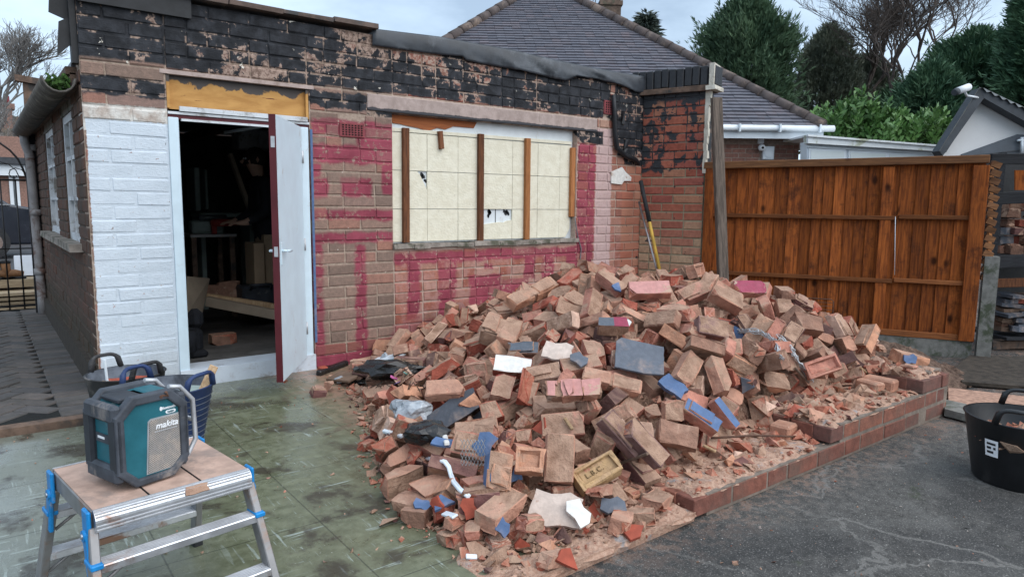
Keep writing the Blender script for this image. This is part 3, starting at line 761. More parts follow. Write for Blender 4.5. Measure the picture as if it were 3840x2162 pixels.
def build_bricks(sets, limit=300):
    """sets: (parent, Matrix wall frame (x along, y into the wall, z up), bricks, material, height, depth). The LIMIT that show
    largest are parts named brick, the rest one joined part per wall."""
    allb = []
    for si, (par, M, bs, mat, h, d) in enumerate(sets):
        n = (M.to_3x3() @ Vector((0, -1, 0)))
        for b in bs:
            p = M @ Vector((b[0], 0, b[1])); vx, vy, dep = project(p)
            view = (CAM - p).normalized()
            ar = b[2] * h * max(0, n.dot(view)) / max(.1, dep) ** 2
            if dep < 0 or not (-60 < vx < 3900 and -60 < vy < 2220): ar *= .02
            allb.append((ar, si, b))
    allb.sort(key=lambda t: -t[0])
    rest = {}
    r = random.Random(8)
    for i, (ar, si, b) in enumerate(allb):
        par, M, bs, mat, h, d = sets[si]
        off = r.uniform(-.0035, .0025); L4 = Matrix.Translation((b[0], off, b[1])) @ Matrix.Rotation(r.uniform(-.008, .008), 4, 'Y') @ Matrix.Diagonal((b[2] / .285, 1, 1, 1))
        W = M @ L4; v = r.randrange(8)
        if i < limit and ar > 0:
            o = bpy.data.objects.new('brick', brick_mesh('brick_' + mat.name, mat, h, d, v))
            place(o, W); link(o, par)
        else:
            rest.setdefault(si, []).append((W, v))
    for si, lst in rest.items():
        par, M, bs, mat, h, d = sets[si]
        mb = MB(); rn = []
        for W, v in lst:
            vs, fs = unit_brick(.285, h, d, v * 7 + 3); mb.add([W @ Vector(q) for q in vs], fs); rn += [r.random()] * len(vs)
        o = mk('brickwork', mb, mat, par, kind='stuff')
        at = o.data.attributes.new('rnd', 'FLOAT', 'POINT'); at.data.foreach_set('value', rn)
WY = 5.547
garage = thing('garage', 'single-storey brick garage with white, maroon and black painted front and open door', 'garage', (3.3, WY, 0))
# front wall body (mortar), with openings
DX0, DX1, DZ1 = 1.13, 2.18, 2.30               # doorway
WX0, WX1, WZ0, WZ1 = 2.925, 5.115, 1.03, 2.172     # window opening
XL, XR, TOP = .60, 6.14, 2.80
LX0, LX1, LZ0, LZ1 = 2.69, 5.40, 2.172, 2.312    # lintel
mb = MB(); T0 = WY + .008; TH = .22
def wallbox(x0, x1, z0, z1): mb.box(((x0 + x1) / 2, T0 + TH / 2, (z0 + z1) / 2), (x1 - x0, TH, z1 - z0))
wallbox(XL + .008, DX0, -.03, TOP); wallbox(DX0, DX1, DZ1, TOP); wallbox(DX1, WX0, -.03, TOP)
wallbox(WX0, WX1, -.03, WZ0 - .045); wallbox(WX0, WX1, WZ1, TOP); wallbox(WX1, XR + .3, -.03, TOP)
front = mk('front_wall', mb, MT['front_mortar'], garage)
zb = .101 - .0965
holes = [(DX0 - .004, DX1 + .004, -.1, DZ1), (WX0, WX1, WZ0 - .045, WZ1), (LX0, LX1, LZ0, LZ1), (2.43, 2.665, 1.93, 2.06), (5.49, 5.66, 2.37, 2.53), (1.10, 2.2, DZ1, DZ1 + .012)]
bs = lay(XL + .004, DX0 - .002, zb, TOP, holes, header=.1, rs=4) + lay(DX0, 2.93, zb, TOP, holes, header=.22, rs=4)
bs += lay(2.93, 6.14, zb, TOP, holes, header=.55, odd=1, rs=9)
SETS = [(front, Matrix.Translation((0, WY + (.0055 if k_ else 0), 0)), [b for b in bs if (b[0] < DX0 and b[1] < 1.95) == bool(k_)], MT['front_brick'], .089 if k_ else .084, .035) for k_ in (0, 1)]
# side wall along the path (faces -X), two windows
sm = MB(); SX = XL; SY0, SY1 = WY + .23, 10.2; W1 = (6.15, 6.95); W2 = (7.75, 8.75); SZ0, SZ1 = 1.06, 2.06
def sidebox(y0, y1, z0, z1): sm.box((SX + .008 + TH / 2, (y0 + y1) / 2, (z0 + z1) / 2), (TH, y1 - y0, z1 - z0))
sidebox(SY0, W1[0], -.05, 2.28); sidebox(W1[1], W2[0], -.05, 2.28); sidebox(W2[1], SY1, -.05, 2.28)
for w in (W1, W2): sidebox(w[0], w[1], -.05, SZ0); sidebox(w[0], w[1], SZ1 + .10, 2.28)
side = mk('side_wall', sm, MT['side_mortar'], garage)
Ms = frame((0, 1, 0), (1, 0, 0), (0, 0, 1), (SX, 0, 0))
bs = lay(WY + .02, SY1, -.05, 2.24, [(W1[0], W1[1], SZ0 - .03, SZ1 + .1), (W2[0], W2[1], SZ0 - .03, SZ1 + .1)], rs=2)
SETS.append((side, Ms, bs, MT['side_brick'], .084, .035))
# reveals between the side windows
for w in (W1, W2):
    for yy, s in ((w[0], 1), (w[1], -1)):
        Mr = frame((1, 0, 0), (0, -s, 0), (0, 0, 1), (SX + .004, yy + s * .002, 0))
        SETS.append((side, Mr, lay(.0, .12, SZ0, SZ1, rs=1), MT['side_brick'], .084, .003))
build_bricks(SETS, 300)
mb = MB()
for w in (W1, W2): mb.box((SX + .11, (w[0] + w[1]) / 2, SZ1 + .05), (.21, w[1] - w[0] + .2, .098))
mk('window_lintel', mb, MT['concrete_grey'], garage)
mb = MB()
mb.box((SX + .03, (W1[0] + W2[1]) / 2, SZ0 - .025), (.22, W2[1] - W1[0] + .34, .06), jit=.006)
mk('window_sill', mb, MT['concrete_moss'], garage)
r_ = random.Random(3)
for w in (W1, W2):
    y0, y1 = w; fr = MB(); X = SX + .045
    for yy in (y0 + .03, y1 - .03): fr.box((X, yy, (SZ0 + SZ1) / 2), (.06, .06, SZ1 - SZ0))
    for zz in (SZ0 + .035, SZ1 - .03): fr.box((X, (y0 + y1) / 2, zz), (.056, y1 - y0 - .12, .06))
    win = mk('sash_window', fr, MT['sash'], garage)
    bars = MB()
    for t in (.34, .66): bars.box((X - .005, (y0 + y1) / 2, SZ0 + (SZ1 - SZ0) * t), (.04, y1 - y0 - .13, .03))
    bars.box((X - .007, (y0 + y1) / 2, (SZ0 + SZ1) / 2), (.036, .035, SZ1 - SZ0 - .13))
    mk('glazing_bar', bars, MT['sash'], win)
    for a in range(2):
        for b in range(3):
            p = MB(); h = (SZ1 - SZ0 - .12) / 3; l = (y1 - y0 - .12) / 2
            p.box((X + .012, y0 + .06 + l * (a + .5), SZ0 + .06 + h * (b + .5)), (.006, l, h)); mk('pane', p, MT['glass'], win)
# plinth course and soffit of the side wall
mb = MB(); mb.box((SX - .012, (SY0 + SY1) / 2 - .08, .09), (.04, SY1 - SY0 + .1, .26)); mk('plinth_render', mb, MT['soil'], garage)
mb = MB(); mb.box((SX + .02, (SY0 + SY1) / 2, 2.27), (.16, SY1 - SY0 + .1, .05)); mb.box((SX - .015, (SY0 + SY1) / 2, 2.20), (.04, SY1 - SY0 + .1, .11)); mk('soffit_board', mb, MT['timber_trim'], garage)
# black gate-post board and rear corner
mb = MB(); mb.box((SX - .04, 10.1, 1.05), (.14, .10, 2.2), jit=.006); mk('corner_board', mb, MT['black_wood'], garage)
# gutter: half-round, open at the near end, full of moss; downpipe at the far end
def half_gutter(y0, y1, x, z, r):
    m_ = MB(); n = 9; V = []
    for y in (y0, y1):
        for k in range(n):
            a = PI + PI * k / (n - 1); V.append((x + r * math.cos(a), y, z + r * math.sin(a)))
        for k in range(n):
            a = PI * 2 - PI * k / (n - 1); V.append((x + (r - .012) * math.cos(a), y, z + (r - .012) * math.sin(a)))
    N = 2 * n; F = [(k, (k + 1) % N, N + (k + 1) % N, N + k) for k in range(N)]
    F += [(k, N - 1 - k, N - 2 - k, k + 1) for k in range(n - 1)]
    return m_.add(V, F, 0, True)
GX, GZ, GR = SX - .11, 2.20, .10
gut = mk('gutter', half_gutter(5.6, 10.15, GX, GZ, GR), MT['gutter'], garage)
mb = MB(); rr = random.Random(5)
for i in range(130):
    y = 5.63 + rr.random() ** 2 * 1.6; x = GX + rr.uniform(-.06, .06)
    mb.box((x, y, GZ - .02 + rr.uniform(-.02, .035)), (rr.uniform(.01, .03), rr.uniform(.012, .035), rr.uniform(.01, .03)), Euler((rr.random() * 3, rr.random() * 3, rr.random() * 3)).to_matrix(), 0, .006)
mk('moss', mb, MT['moss'], gut, kind='stuff')
mb = MB(); mb.tube([(GX, 9.9, GZ - .05), (GX, 9.92, GZ - .16), (GX + .04, 9.95, GZ - .30), (GX + .06, 9.96, .25), (GX + .055, 9.96, .02)], .048, 12)
for z in (1.95, 1.2, .5): mb.lathe([(.05, 0), (.062, .0), (.062, .07), (.05, .07)], 12, (GX + .06, 9.96, z))
mk('downpipe', mb, MT['pipe'], garage)
mb = MB(); mb.prism([(.44, 9.9, 2.80), (.74, 9.9, 2.77), (.74, 9.9, 2.70), (.44, 9.9, 2.73)], (0, .12, 0)); mb.box((.58, 9.98, 2.48), (.13, .08, .52))
mk('bracket_board', mb, MT['timber_trim'], garage)
# corner strip: slates and torn felt up the corner above the gutter
mb = MB()
mb.prism([(.57, WY + .03, 2.30), (.61, WY + .03, 2.30), (.60, WY + .03, 2.86), (.565, WY + .03, 2.86)], (0, .09, 0))
mb.prism([(.49, WY + .06, 2.34), (.57, WY + .06, 2.42), (.575, WY + .06, 2.60), (.51, WY + .06, 2.56)], (0, .02, 0))
mb.prism([(.46, WY + .09, 2.62), (.57, WY + .09, 2.58), (.57, WY + .09, 2.72), (.47, WY + .09, 2.74)], (0, .02, 0))
mk('torn_felt', mb, MT['black_board'], garage)
# roof: deck, edge slates, black board at the left, felt flashing to the right
mb = MB(); mb.box((3.34, (WY + SY1) / 2 + .12, 2.31), (5.52, SY1 - WY - .2, .05)); mk('roof_deck', mb, MT['lead'], garage)
ed = bpy.data.objects.new('roof_edge', None); link(ed, garage)
x = .56; rr = random.Random(2); k = 0
while x < 2.75:
    l = rr.uniform(.30, .55); m_ = MB(); zt = TOP + .045 + rr.uniform(-.006, .012)
    m_.box((x + l / 2, WY + .07, zt), (l - .008, .26 + rr.uniform(-.01, .03), .035), Euler((rr.uniform(-.04, .02), rr.uniform(-.012, .012), rr.uniform(-.02, .02))).to_matrix(), 0, .004)
    mk('edge_slate', m_, MT['roof_edge'], ed); x += l
mb = MB(); mb.box((.955, WY - .022, 2.80), (.715, .026, .22), Euler((0, .006, 0)).to_matrix()); mk('black_board', mb, MT['black_board'], garage)
# felt flashing: a sagging sheet over the top edge
def felt_strip():
    m_ = MB(); nx, nz = 70, 9; V = []
    rr = random.Random(6)
    botpts = [(2.735, 2.706), (3.3, 2.715), (3.66, 2.735), (3.68, 2.70), (4.3, 2.69), (4.92, 2.655), (5.05, 2.72), (5.4, 2.725), (5.7, 2.70), (5.95, 2.655), (6.20, 2.655)]
    toppts = [(2.735, 2.84), (3.4, 2.872), (4.2, 2.872), (4.7, 2.852), (5.2, 2.836), (6.20, 2.838)]
    bx, bz = zip(*botpts); tx, tz = zip(*toppts)
    for i in range(nx):
        x = 2.735 + (6.20 - 2.735) * i / (nx - 1); b = np.interp(x, bx, bz); t = np.interp(x, tx, tz)
        amp = .006 + .022 * max(0, min(1, (x - 3.5)))
        for j in range(nz):
            u = j / (nz - 1)
            z = b + (t - b) * u
            y = WY - .010 - .010 * math.sin(u * PI * .9) - amp * (1 - u) * (math.sin(x * 9 + u * 4) * .45 + abs(math.sin(x * 12 + 5 * u)) * .5 + abs(math.sin(x * 29 - 7 * u)) * .3 + .2)
            V.append((x, y, z))
        V.append((x, WY + .20, t + .015)); V.append((x, WY + .30, t + .012))
    N = nz + 2; F = []
    for i in range(nx - 1):
        for j in range(N - 1): F.append((i * N + j, (i + 1) * N + j, (i + 1) * N + j + 1, i * N + j + 1))
    return m_.add(V, F, 0, True)
fe = mk('felt_flashing', felt_strip(), MT['lead'], garage)
sd = fe.modifiers.new('thick', 'SOLIDIFY'); sd.thickness = .006; sd.offset = 1
# concrete lintels, sill, airbricks
mb = MB(); mb.bbox(((LX0 + LX1) / 2, WY + .10 - .004, (LZ0 + LZ1) / 2), (LX1 - LX0, .205, LZ1 - LZ0 - .002), .006); mk('window_lintel', mb, MT['lintel'], garage)
mb = MB(); mb.box(((DX0 + DX1) / 2, WY + .10 - .003, DZ1 + .006), (DX1 - DX0 + .08, .2, .028)); mk('door_lintel', mb, MT['concrete'], garage)
mb = MB(); rr = random.Random(4); x = WX0 - .01
while x < WX1 + .02:
    l = rr.uniform(.16, .34); e = min(WX1 + .02, x + l)
    mb.box(((x + e) / 2, WY + .05, WZ0 - .022 + rr.uniform(-.004, .004)), (e - x - .003, .16 + rr.uniform(-.012, .012), .044), Euler((rr.uniform(-.08, .03), 0, 0)).to_matrix(), 0, .005); x = e
mk('window_sill', mb, MT['concrete_moss'], garage)
def airbrick(x0, x1, z0, z1, nx, nz, mat):
    m_ = MB(); m_.bbox(((x0 + x1) / 2, WY + .028, (z0 + z1) / 2), (x1 - x0, .07, z1 - z0), .005)
    o = mk('airbrick', m_, mat, garage); h = MB(); w = (x1 - x0 - .03) / nx; hh = (z1 - z0 - .025) / nz
    for i in range(nx):
        for j in range(nz):
            cx, cz = x0 + .015 + (i + .5) * w, z0 + .0125 + (j + .5) * hh
            h.box((cx, WY - .0085, cz), (w * .52, .004, hh * .52))
    mk('vent_hole', h, MT['hole'], o, kind='stuff')
airbrick(2.435, 2.660, 1.935, 2.055, 7, 5, MT['clay']); airbrick(5.495, 5.655, 2.375, 2.525, 4, 5, MT['clay'])
# window opening: white backing, cream tiles, battens
BY = WY + .075
mb = MB(); mb.box(((WX0 + WX1) / 2, BY + .02, (WZ0 + WZ1) / 2), (WX1 - WX0, .03, WZ1 - WZ0)); board = mk('window_board', mb, MT['board_white'], garage)
mb = MB()
p0, p1 = on_wall(988, 287, BY), on_wall(1168, 312, BY); edge = [on_wall(a, b, BY) for a, b in ((1165, 320), (1140, 318), (1120, 326), (1100, 322), (1075, 330), (1050, 322), (1030, 318), (1005, 312), (988, 310))]
mb.prism([(WX0, BY + .002, 2.168), (p1.x + .14, BY + .002, 2.168)] + [(e.x + (.12 if i == 0 else 0), BY + .002, e.z) for i, e in enumerate(edge)], (0, -.008, 0)); mk('torn_hardboard', mb, MT['hard'], board)
cols = [on_wall(x, 540, BY).x for x in (990, 1073, 1150, 1214, 1286, 1349, 1404, 1449)]
cols[0] = WX0 + .005; cols[-1] = WX1 - .03
rows = [WZ0 + .012, on_wall(1214, 526, BY).z, on_wall(1214, 437, BY).z, on_wall(1214, 349, BY).z]
mb = MB(); mb.box(((cols[0] + cols[-1]) / 2, BY - .006, rows[3] + .022), (cols[-1] - cols[0], .022, .030), Euler((0, -.003, 0)).to_matrix()); mk('top_strip', mb, MT['tile_cream'], board)
for i in range(len(cols) - 1):
    for j in range(3):
        x0, x1, z0, z1 = cols[i] + .002, cols[i + 1] - .002, rows[j] + .0025, rows[j + 1] - .0025
        if (i, j) == (0, 1):
            c0 = on_wall(1040, 432, BY); poly = [(x0, z0), (x1, z0), (x1, z1 - .17), (x1 - .075, z1 - .03), (x1 - .105, z1), (x0, z1)]
        elif (i, j) == (3, 0):
            zt = on_wall(1240, 560, BY).z; poly = [(x0, z0), (x1, z0), (x1, zt + .025), (x1 - .06, zt + .018), (x1 - .10, zt), (x1 - .16, zt + .006), (x0 + .04, zt - .012), (x0, zt - .014)]
        elif (i, j) == (len(cols) - 2, 0): poly = [(x0, z0), (x1 - .06, z0), (x1, z0 + .09), (x1, z1), (x0, z1)]
        else: poly = [(x0, z0), (x1, z0), (x1, z1), (x0, z1)]
        t = MB(); yy = BY + .003 + random.uniform(-.0015, .0015)
        t.prism([(a, yy, b) for a, b in poly], (0, -.018, 0)); mk('cream_tile', t, MT['tile_cream'], board)
# black blobs of adhesive where tiles broke away
mb = MB(); rr = random.Random(1)
for (x, y, r0, n) in ((1062, 442, .018, 5), (1067, 456, .012, 3), (1227, 532, .022, 4), (1232, 540, .016, 3), (1272, 531, .02, 5), (1276, 540, .012, 3)):
    for q in range(n):
        c = on_wall(x + rr.uniform(-5, 5), y + rr.uniform(-4, 4), BY + .0045); a = rr.random() * 6; pts = []
        for t in range(7): pts.append((c.x + r0 * rr.uniform(.5, 1) * math.cos(a + t * .9), BY + .0045, c.z + r0 * rr.uniform(.6, 1.2) * math.sin(a + t * .9)))
        mb.prism(pts, (0, -.004, 0))
mk('adhesive_blob', mb, MT['tar'], board, kind='stuff')
mb = MB(); c = on_wall(1246, 543, BY + .004); mb.box((c.x, BY + .003, c.z + .01), (.006, .003, .17)); mk('board_joint', mb, MT['hole'], board)
def batten(x, ytop, ybot, mat, w, tilt=0., name='batten'):
    a, b = on_wall(x, ytop, BY - .03), on_wall(x, ybot, BY - .03); L = (a - b).length
    t = MB(); t.bbox((0, 0, 0), (w, .038, L), .003)
    o = mk(name, t, mat, board); place(o, Matrix.Translation((a.x / 2 + b.x / 2, BY - .035, (a.z + b.z) / 2)) @ Matrix.Rotation(tilt, 4, 'Y')); return o
batten(1020, 322, 610, MT['batten_dark'], .062, .004); batten(1208, 337, 607, MT['batten_dark'], .060); batten(1325, 348, 602, MT['batten'], .060, -.002)
batten(1108, 330, 375, MT['batten_dark'], .042, -.10, 'broken_batten')
t = batten(1441, 372, 545, MT['batten'], .085, 0)
# --- doorway
JY = WY - .004
fr = MB()
fr.bbox((DX0 + .036, JY + .055, 1.045), (.070, .11, 1.89), .004); fr.bbox((2.085 + .042, JY + .05, 1.045), (.078, .10, 1.89), .004); fr.bbox((2.085 + .012, JY + .07, 1.045), (.022, .12, 1.89), .003)
frame_o = mk('door_frame', fr, MT['white_gloss'], garage)
mb = MB(); mb.box(((DX0 + DX1) / 2, WY + .08, 1.997), (DX1 - DX0 - .004, .13, .032)); mk('frame_head', mb, MT['maroon_edge'], frame_o)
mb = MB(); mb.box(((DX0 + DX1) / 2, WY + .01, 2.022), (DX1 - DX0 - .006, .02, .018)); mb.box((1.62, WY + .006, 1.975), (.80, .028, .016)); mk('head_bead', mb, MT['sash'], frame_o)
mb = MB(); mb.box(((DX0 + DX1) / 2 + .03, WY - .002, 2.052), (DX1 - DX0 - .10, .022, .034), Euler((0, .003, 0)).to_matrix()); mk('grey_strip', mb, MT['sash'], frame_o)
mb = MB(); mb.box(((DX0 + DX1) / 2, WY + .055, 2.17), (DX1 - DX0 - .012, .018, .235)); mb.box((DX0 + .012, WY + .03, 2.17), (.02, .045, .23)); mb.box((DX1 - .014, WY + .03, 2.17), (.02, .045, .23)); mk('ply_fascia', mb, MT['ply_fascia'], garage)
mb = MB(); mb.box(((DX0 + DX1) / 2, WY + .105, .045), (DX1 - DX0 - .002, .25, .165)); mb.box(((DX0 + DX1) / 2, WY - .002, .118), (DX1 - DX0 - .01, .034, .02), jit=.003); mk('door_step', mb, MT['white_step'], garage)
mb = MB(); mb.box((DX1 + .010, WY - .003, 1.10), (.018, .008, 1.75), jit=.002); mk('blue_paint_line', mb, MT['blue_paint'], garage)
# leaf, hinged at the right jamb, standing open towards the yard
hinge = Vector((2.083, WY - .022, 0)); free = Vector((1.640, 4.835, 0)); ld = (free - hinge).normalized(); LW = (free - hinge).length; ln = Vector((-ld.y, ld.x, 0))
if ln.dot(CAM - hinge) < 0: ln = -ln
door = bpy.data.objects.new('door', None); link(door, garage)
def dk(name, mb, mat):
    for i, q in enumerate(mb.v): w = hinge + ld * q[0] + ln * q[1] + Vector((0, 0, q[2])); mb.v[i] = tuple(w)
    return mk(name, mb, mat, door)
DB, DT = .118, 1.985
q = MB(); q.bbox((LW / 2, 0, (DB + DT) / 2), (LW - .004, .036, DT - DB), .002); dk('door_leaf', q, MT['white_gloss'])
q = MB(); q.box((LW + .0005, -.004, (DB + DT) / 2), (.006, .046, DT - DB + .002)); dk('door_edge', q, MT['maroon_edge'])
q = MB(); q.box((LW + .005, -.002, 1.048), (.006, .026, .07)); q.box((LW + .005, -.002, 1.80), (.006, .026, .075)); dk('lock_plate', q, MT['silver'])
q = MB(); q.tube([(LW - .06, .018, 1.05), (LW - .06, .06, 1.05)], .010, 8); q.tube([(LW - .06, .058, 1.05), (LW - .175, .062, 1.045)], .010, 8); q.bbox((LW - .06, .021, 1.03), (.04, .008, .16), .003)
q.tube([(LW - .06, -.018, 1.05), (LW - .06, -.06, 1.05)], .010, 8); q.tube([(LW - .06, -.058, 1.05), (LW - .175, -.062, 1.045)], .010, 8); dk('door_handle', q, MT['white_gloss'])
q = MB()
for z in (.36, 1.05, 1.75): q.tube([(.0, .022, z - .05), (.0, .022, z + .05)], .009, 8)
dk('hinge', q, MT['silver'])
# inside: floor, back and side walls (things stand about in the gloom)
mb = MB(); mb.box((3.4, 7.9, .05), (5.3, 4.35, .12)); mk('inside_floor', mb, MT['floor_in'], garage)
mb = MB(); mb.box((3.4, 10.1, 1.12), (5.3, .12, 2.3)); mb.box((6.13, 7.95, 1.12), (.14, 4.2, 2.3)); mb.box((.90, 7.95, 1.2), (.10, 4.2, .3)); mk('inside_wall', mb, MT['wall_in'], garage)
mb = MB()
for i in range(6): mb.box((1.5 + i * .75, 7.9, 2.21), (.05, 4.2, .12))
mk('roof_joist', mb, MT['timber_trim'], garage)
# cable hanging from the window corner, tar-covered pipe in the far corner, broken switch box
mb = MB(); mb.tube([on_wall(a, b, WY - .012) for a, b in ((1446, 545), (1450, 575), (1455, 600), (1462, 625), (1460, 650), (1462, 690))], .007, 6); mk('hanging_cable', mb, MT['cable'], garage)
mb = MB(); mb.tube([on_wall(a, b, WY - .04) for a, b in ((1543, 238), (1546, 280), (1547, 330), (1552, 372), (1575, 392), (1598, 402), (1606, 412))], [.024, .026, .03, .03, .028, .03, .026], 9)
rr = random.Random(9)
for i in range(5):
    c = on_wall(1548 + rr.uniform(-6, 50), 235 + rr.uniform(0, 165), WY - .012); mb.box(c, (rr.uniform(.04, .10), .02, rr.uniform(.05, .14)), Euler((0, rr.random(), 0)).to_matrix(), 0, .01)
mk('tarred_pipe', mb, MT['tar'], garage)
mb = MB()
pl = [on_wall(a, b, WY - .004) for a, b in ((1536, 432), (1556, 424), (1563, 420), (1572, 433), (1586, 446), (1585, 455), (1568, 455), (1562, 464), (1536, 461))]
mb.prism(pl, (0, -.014, 0)); mk('torn_plaster', mb, MT['plaster_white'], garage)
# --- oblique pier at the right-hand end
pd = Vector((.245, -.69, 0)).normalized(); pn = Vector((pd.y, -pd.x, 0)); PO = Vector((6.115, WY - .005, 0)); PL = .735
if pn.dot(CAM - PO) < 0: pn = -pn
pier_t = thing('pier', 'red brick pier with tarred top and brick-on-edge coping beside the fence', 'brick pier', PO + pd * PL / 2)
Mp = frame(pd, -pn, (0, 0, 1), PO)
def pmk(name, mb, mat):
    mb.v = [tuple(Mp @ Vector(q)) for q in mb.v]; return mk(name, mb, mat, pier_t)
q = MB(); q.box((PL / 2, .118, 1.29), (PL, .22, 2.66)); core = pmk('pier_core', q, MT['pier_mortar'])
bs = lay(.0, PL + .004, -.03, 2.62, header=.28, rs=12, L=.262)
build_bricks([(core, Mp, bs, MT['pier_brick'], .082, .03)], 300)
q = MB(); q.box((PL / 2 - .03, .09, 2.645), (PL + .16, .30, .035), jit=.004); q.box((PL / 2 - .02, .10, 2.675), (PL + .12, .27, .03), jit=.004); pmk('tile_creasing', q, MT['timber_trim'])
x = -.14; rr = random.Random(3)
while x < PL + .04:
    q = MB(); w = .088; q.bbox((x + w / 2, .10 + rr.uniform(-.006, .006), 2.79 + rr.uniform(-.004, .008)), (w - .009, .25, .205), .008, Euler((rr.uniform(-.03, .03), rr.uniform(-.02, .02), 0)).to_matrix()); pmk('coping_brick', q, MT['pier_brick']); x += w
q = MB(); zs = np.linspace(1.75, 2.63, 12); prev = None
for i in range(11):
    w = .022 + .016 * random.random() + (.02 if i > 8 else 0); q.box((PL + .002 + w / 2 - .012, .02, (zs[i] + zs[i + 1]) / 2), (w + .012, .06, zs[i + 1] - zs[i] + .004), None, 0, .005)
q.box((PL + .05, .06, 2.79), (.05, .22, .22), jit=.012); q.box((PL + .06, .06, 2.655), (.10, .30, .05), jit=.008); pmk('render_edge', q, MT['plaster_edge'])
# ---------------------------------------------------------------- plinth of the pulled-down lean-to
plinth = thing('brick_plinth', 'low brick plinth with stepped end, dusty top, between rubble heap and yard', 'low wall', (4.0, EDGE, 0))
PB = []          # bricks: frames
mb = MB()
mb.box((3.99, EDGE + .117, .0), (2.70, .23, .104)); mb.box((4.60, EDGE + .112, .105), (1.48, .22, .11))
mb.box((4.61, EDGE + .28, .08), (1.43, .16, .16)); mb.box((5.18, EDGE + .11, .20), (.30, .20, .09)); mb.box((5.235, 2.47, .11), (.20, 1.02, .33)); mb.box((5.235, 2.80, .30), (.19, .36, .09))
pc = mk('plinth_core', mb, MT['kerb_mortar'], plinth)
mb = MB(); mb.box((1.95, EDGE + .16, -.034), (1.2, .32, .05), None, 0, .006); mk('mortar_strip', mb, MT['dust'], plinth)
rr = random.Random(21)
def pb(x0, x1, zc, y=EDGE, odd=0, L=.30, h=.086, axis='x', d=.11):
    x = x0; first = True
    while x < x1 - .02:
        l = L * (.5 if first and odd else 1) * (1 if rr.random() > .12 else .62); first = False
        e = min(x1, x + l); m_ = MB(); hh = h + rr.uniform(-.004, .003)
        c = ((x + e) / 2, y + d / 2 - .001 + rr.uniform(-.003, .003), zc) if axis == 'x' else (y + d / 2, (x + e) / 2, zc)
        s_ = (e - x - .013, d, hh) if axis == 'x' else (d, e - x - .013, hh)
        m_.bbox(c, s_, .004, Euler((0, rr.uniform(-.008, .008), rr.uniform(-.008, .008))).to_matrix()); mk('brick', m_, MT['kerb_brick'], pc); x = e
pb(2.535, 5.345, .005); pb(3.745, 5.345, .110, odd=1); pb(4.93, 5.345, .208)
pb(EDGE + .12, 2.95, .110, 5.355, 1, axis='y', d=-.10); pb(EDGE + .12, 2.95, .012, 5.355, 0, axis='y', d=-.10); pb(EDGE + .1, 2.98, .208, 5.355, 1, axis='y', d=-.10)
pb(EDGE + .35, 2.98, .208, 5.12, 0, axis='y', d=.10); pb(2.55, 2.98, .305, 5.12, 0, axis='y', d=.10); pb(2.62, 2.98, .305, 5.355, 0, axis='y', d=-.10); pb(EDGE + .3, 2.98, .110, 5.12, 1, axis='y', d=.10)
pb(EDGE + .1, 2.26, .005, 2.535, 1, axis='y'); pb(EDGE + .1, 2.28, .110, 3.745, 1, axis='y'); pb(EDGE + .1, 2.3, .208, 4.93, 0, axis='y')
pb(2.02, 2.53, -.022, EDGE + .14, L=.24, h=.05)
for (x, y, z, w, d_, rz) in ((4.80, EDGE + .22, .21, .12, .20, .1), (4.70, EDGE + .24, .20, .10, .16, -.15), (3.66, EDGE + .24, .10, .15, .12, .2)):
    m_ = MB(); m_.bbox((x, y, z), (w, d_, .085), .012, Euler((.03, .04, rz)).to_matrix()); mk('brick', m_, MT['skin'], pc).color = (.42, .22, .15, 1)
# ragged mortar and dust beds on the steps
def bed(name, pts, z, mat, par, seed, t=.02, sub=.05):
    """a thin uneven layer over a polygon (bounding box grid, clipped by a ragged edge)"""
    r = random.Random(seed); m_ = MB(); xs = [p[0] for p in pts]; ys = [p[1] for p in pts]
    nx = max(2, int((max(xs) - min(xs)) / sub)); ny = max(2, int((max(ys) - min(ys)) / sub)); V = []
    for j in range(ny + 1):
        for i in range(nx + 1):
            u, v = i / nx, j / ny; e = (i in (0, nx)) or (j in (0, ny))
            V.append((min(xs) + (max(xs) - min(xs)) * u + (r.uniform(-.02, .02) if e else 0), min(ys) + (max(ys) - min(ys)) * v + (r.uniform(-.015, .015) if e else 0), z + (-.012 if e else r.uniform(.2, 1) * t)))
    F = [(j * (nx + 1) + i, j * (nx + 1) + i + 1, (j + 1) * (nx + 1) + i + 1, (j + 1) * (nx + 1) + i) for j in range(ny) for i in range(nx)]
    return mk(name, m_.add(V, F, 0, False), mat, par)
bed('dust_bed', [(2.56, EDGE + .006), (3.72, 2.46)], .056, MT['dust'], plinth, 1, .02)
bed('dust_bed', [(3.76, EDGE + .004), (5.33, 2.42)], .163, MT['dust'], plinth, 2, .016)
bed('dust_bed', [(4.95, EDGE + .02), (5.33, 2.95)], .256, MT['dust'], plinth, 3, .035)
bed('dust_bed', [(5.08, 2.5), (5.36, 3.0)], .352, MT['dust'], plinth, 4, .03)
bed('dust_bed', [(1.36, EDGE - .012), (2.56, 2.30)], -.012, MT['dust'], plinth, 5, .024)
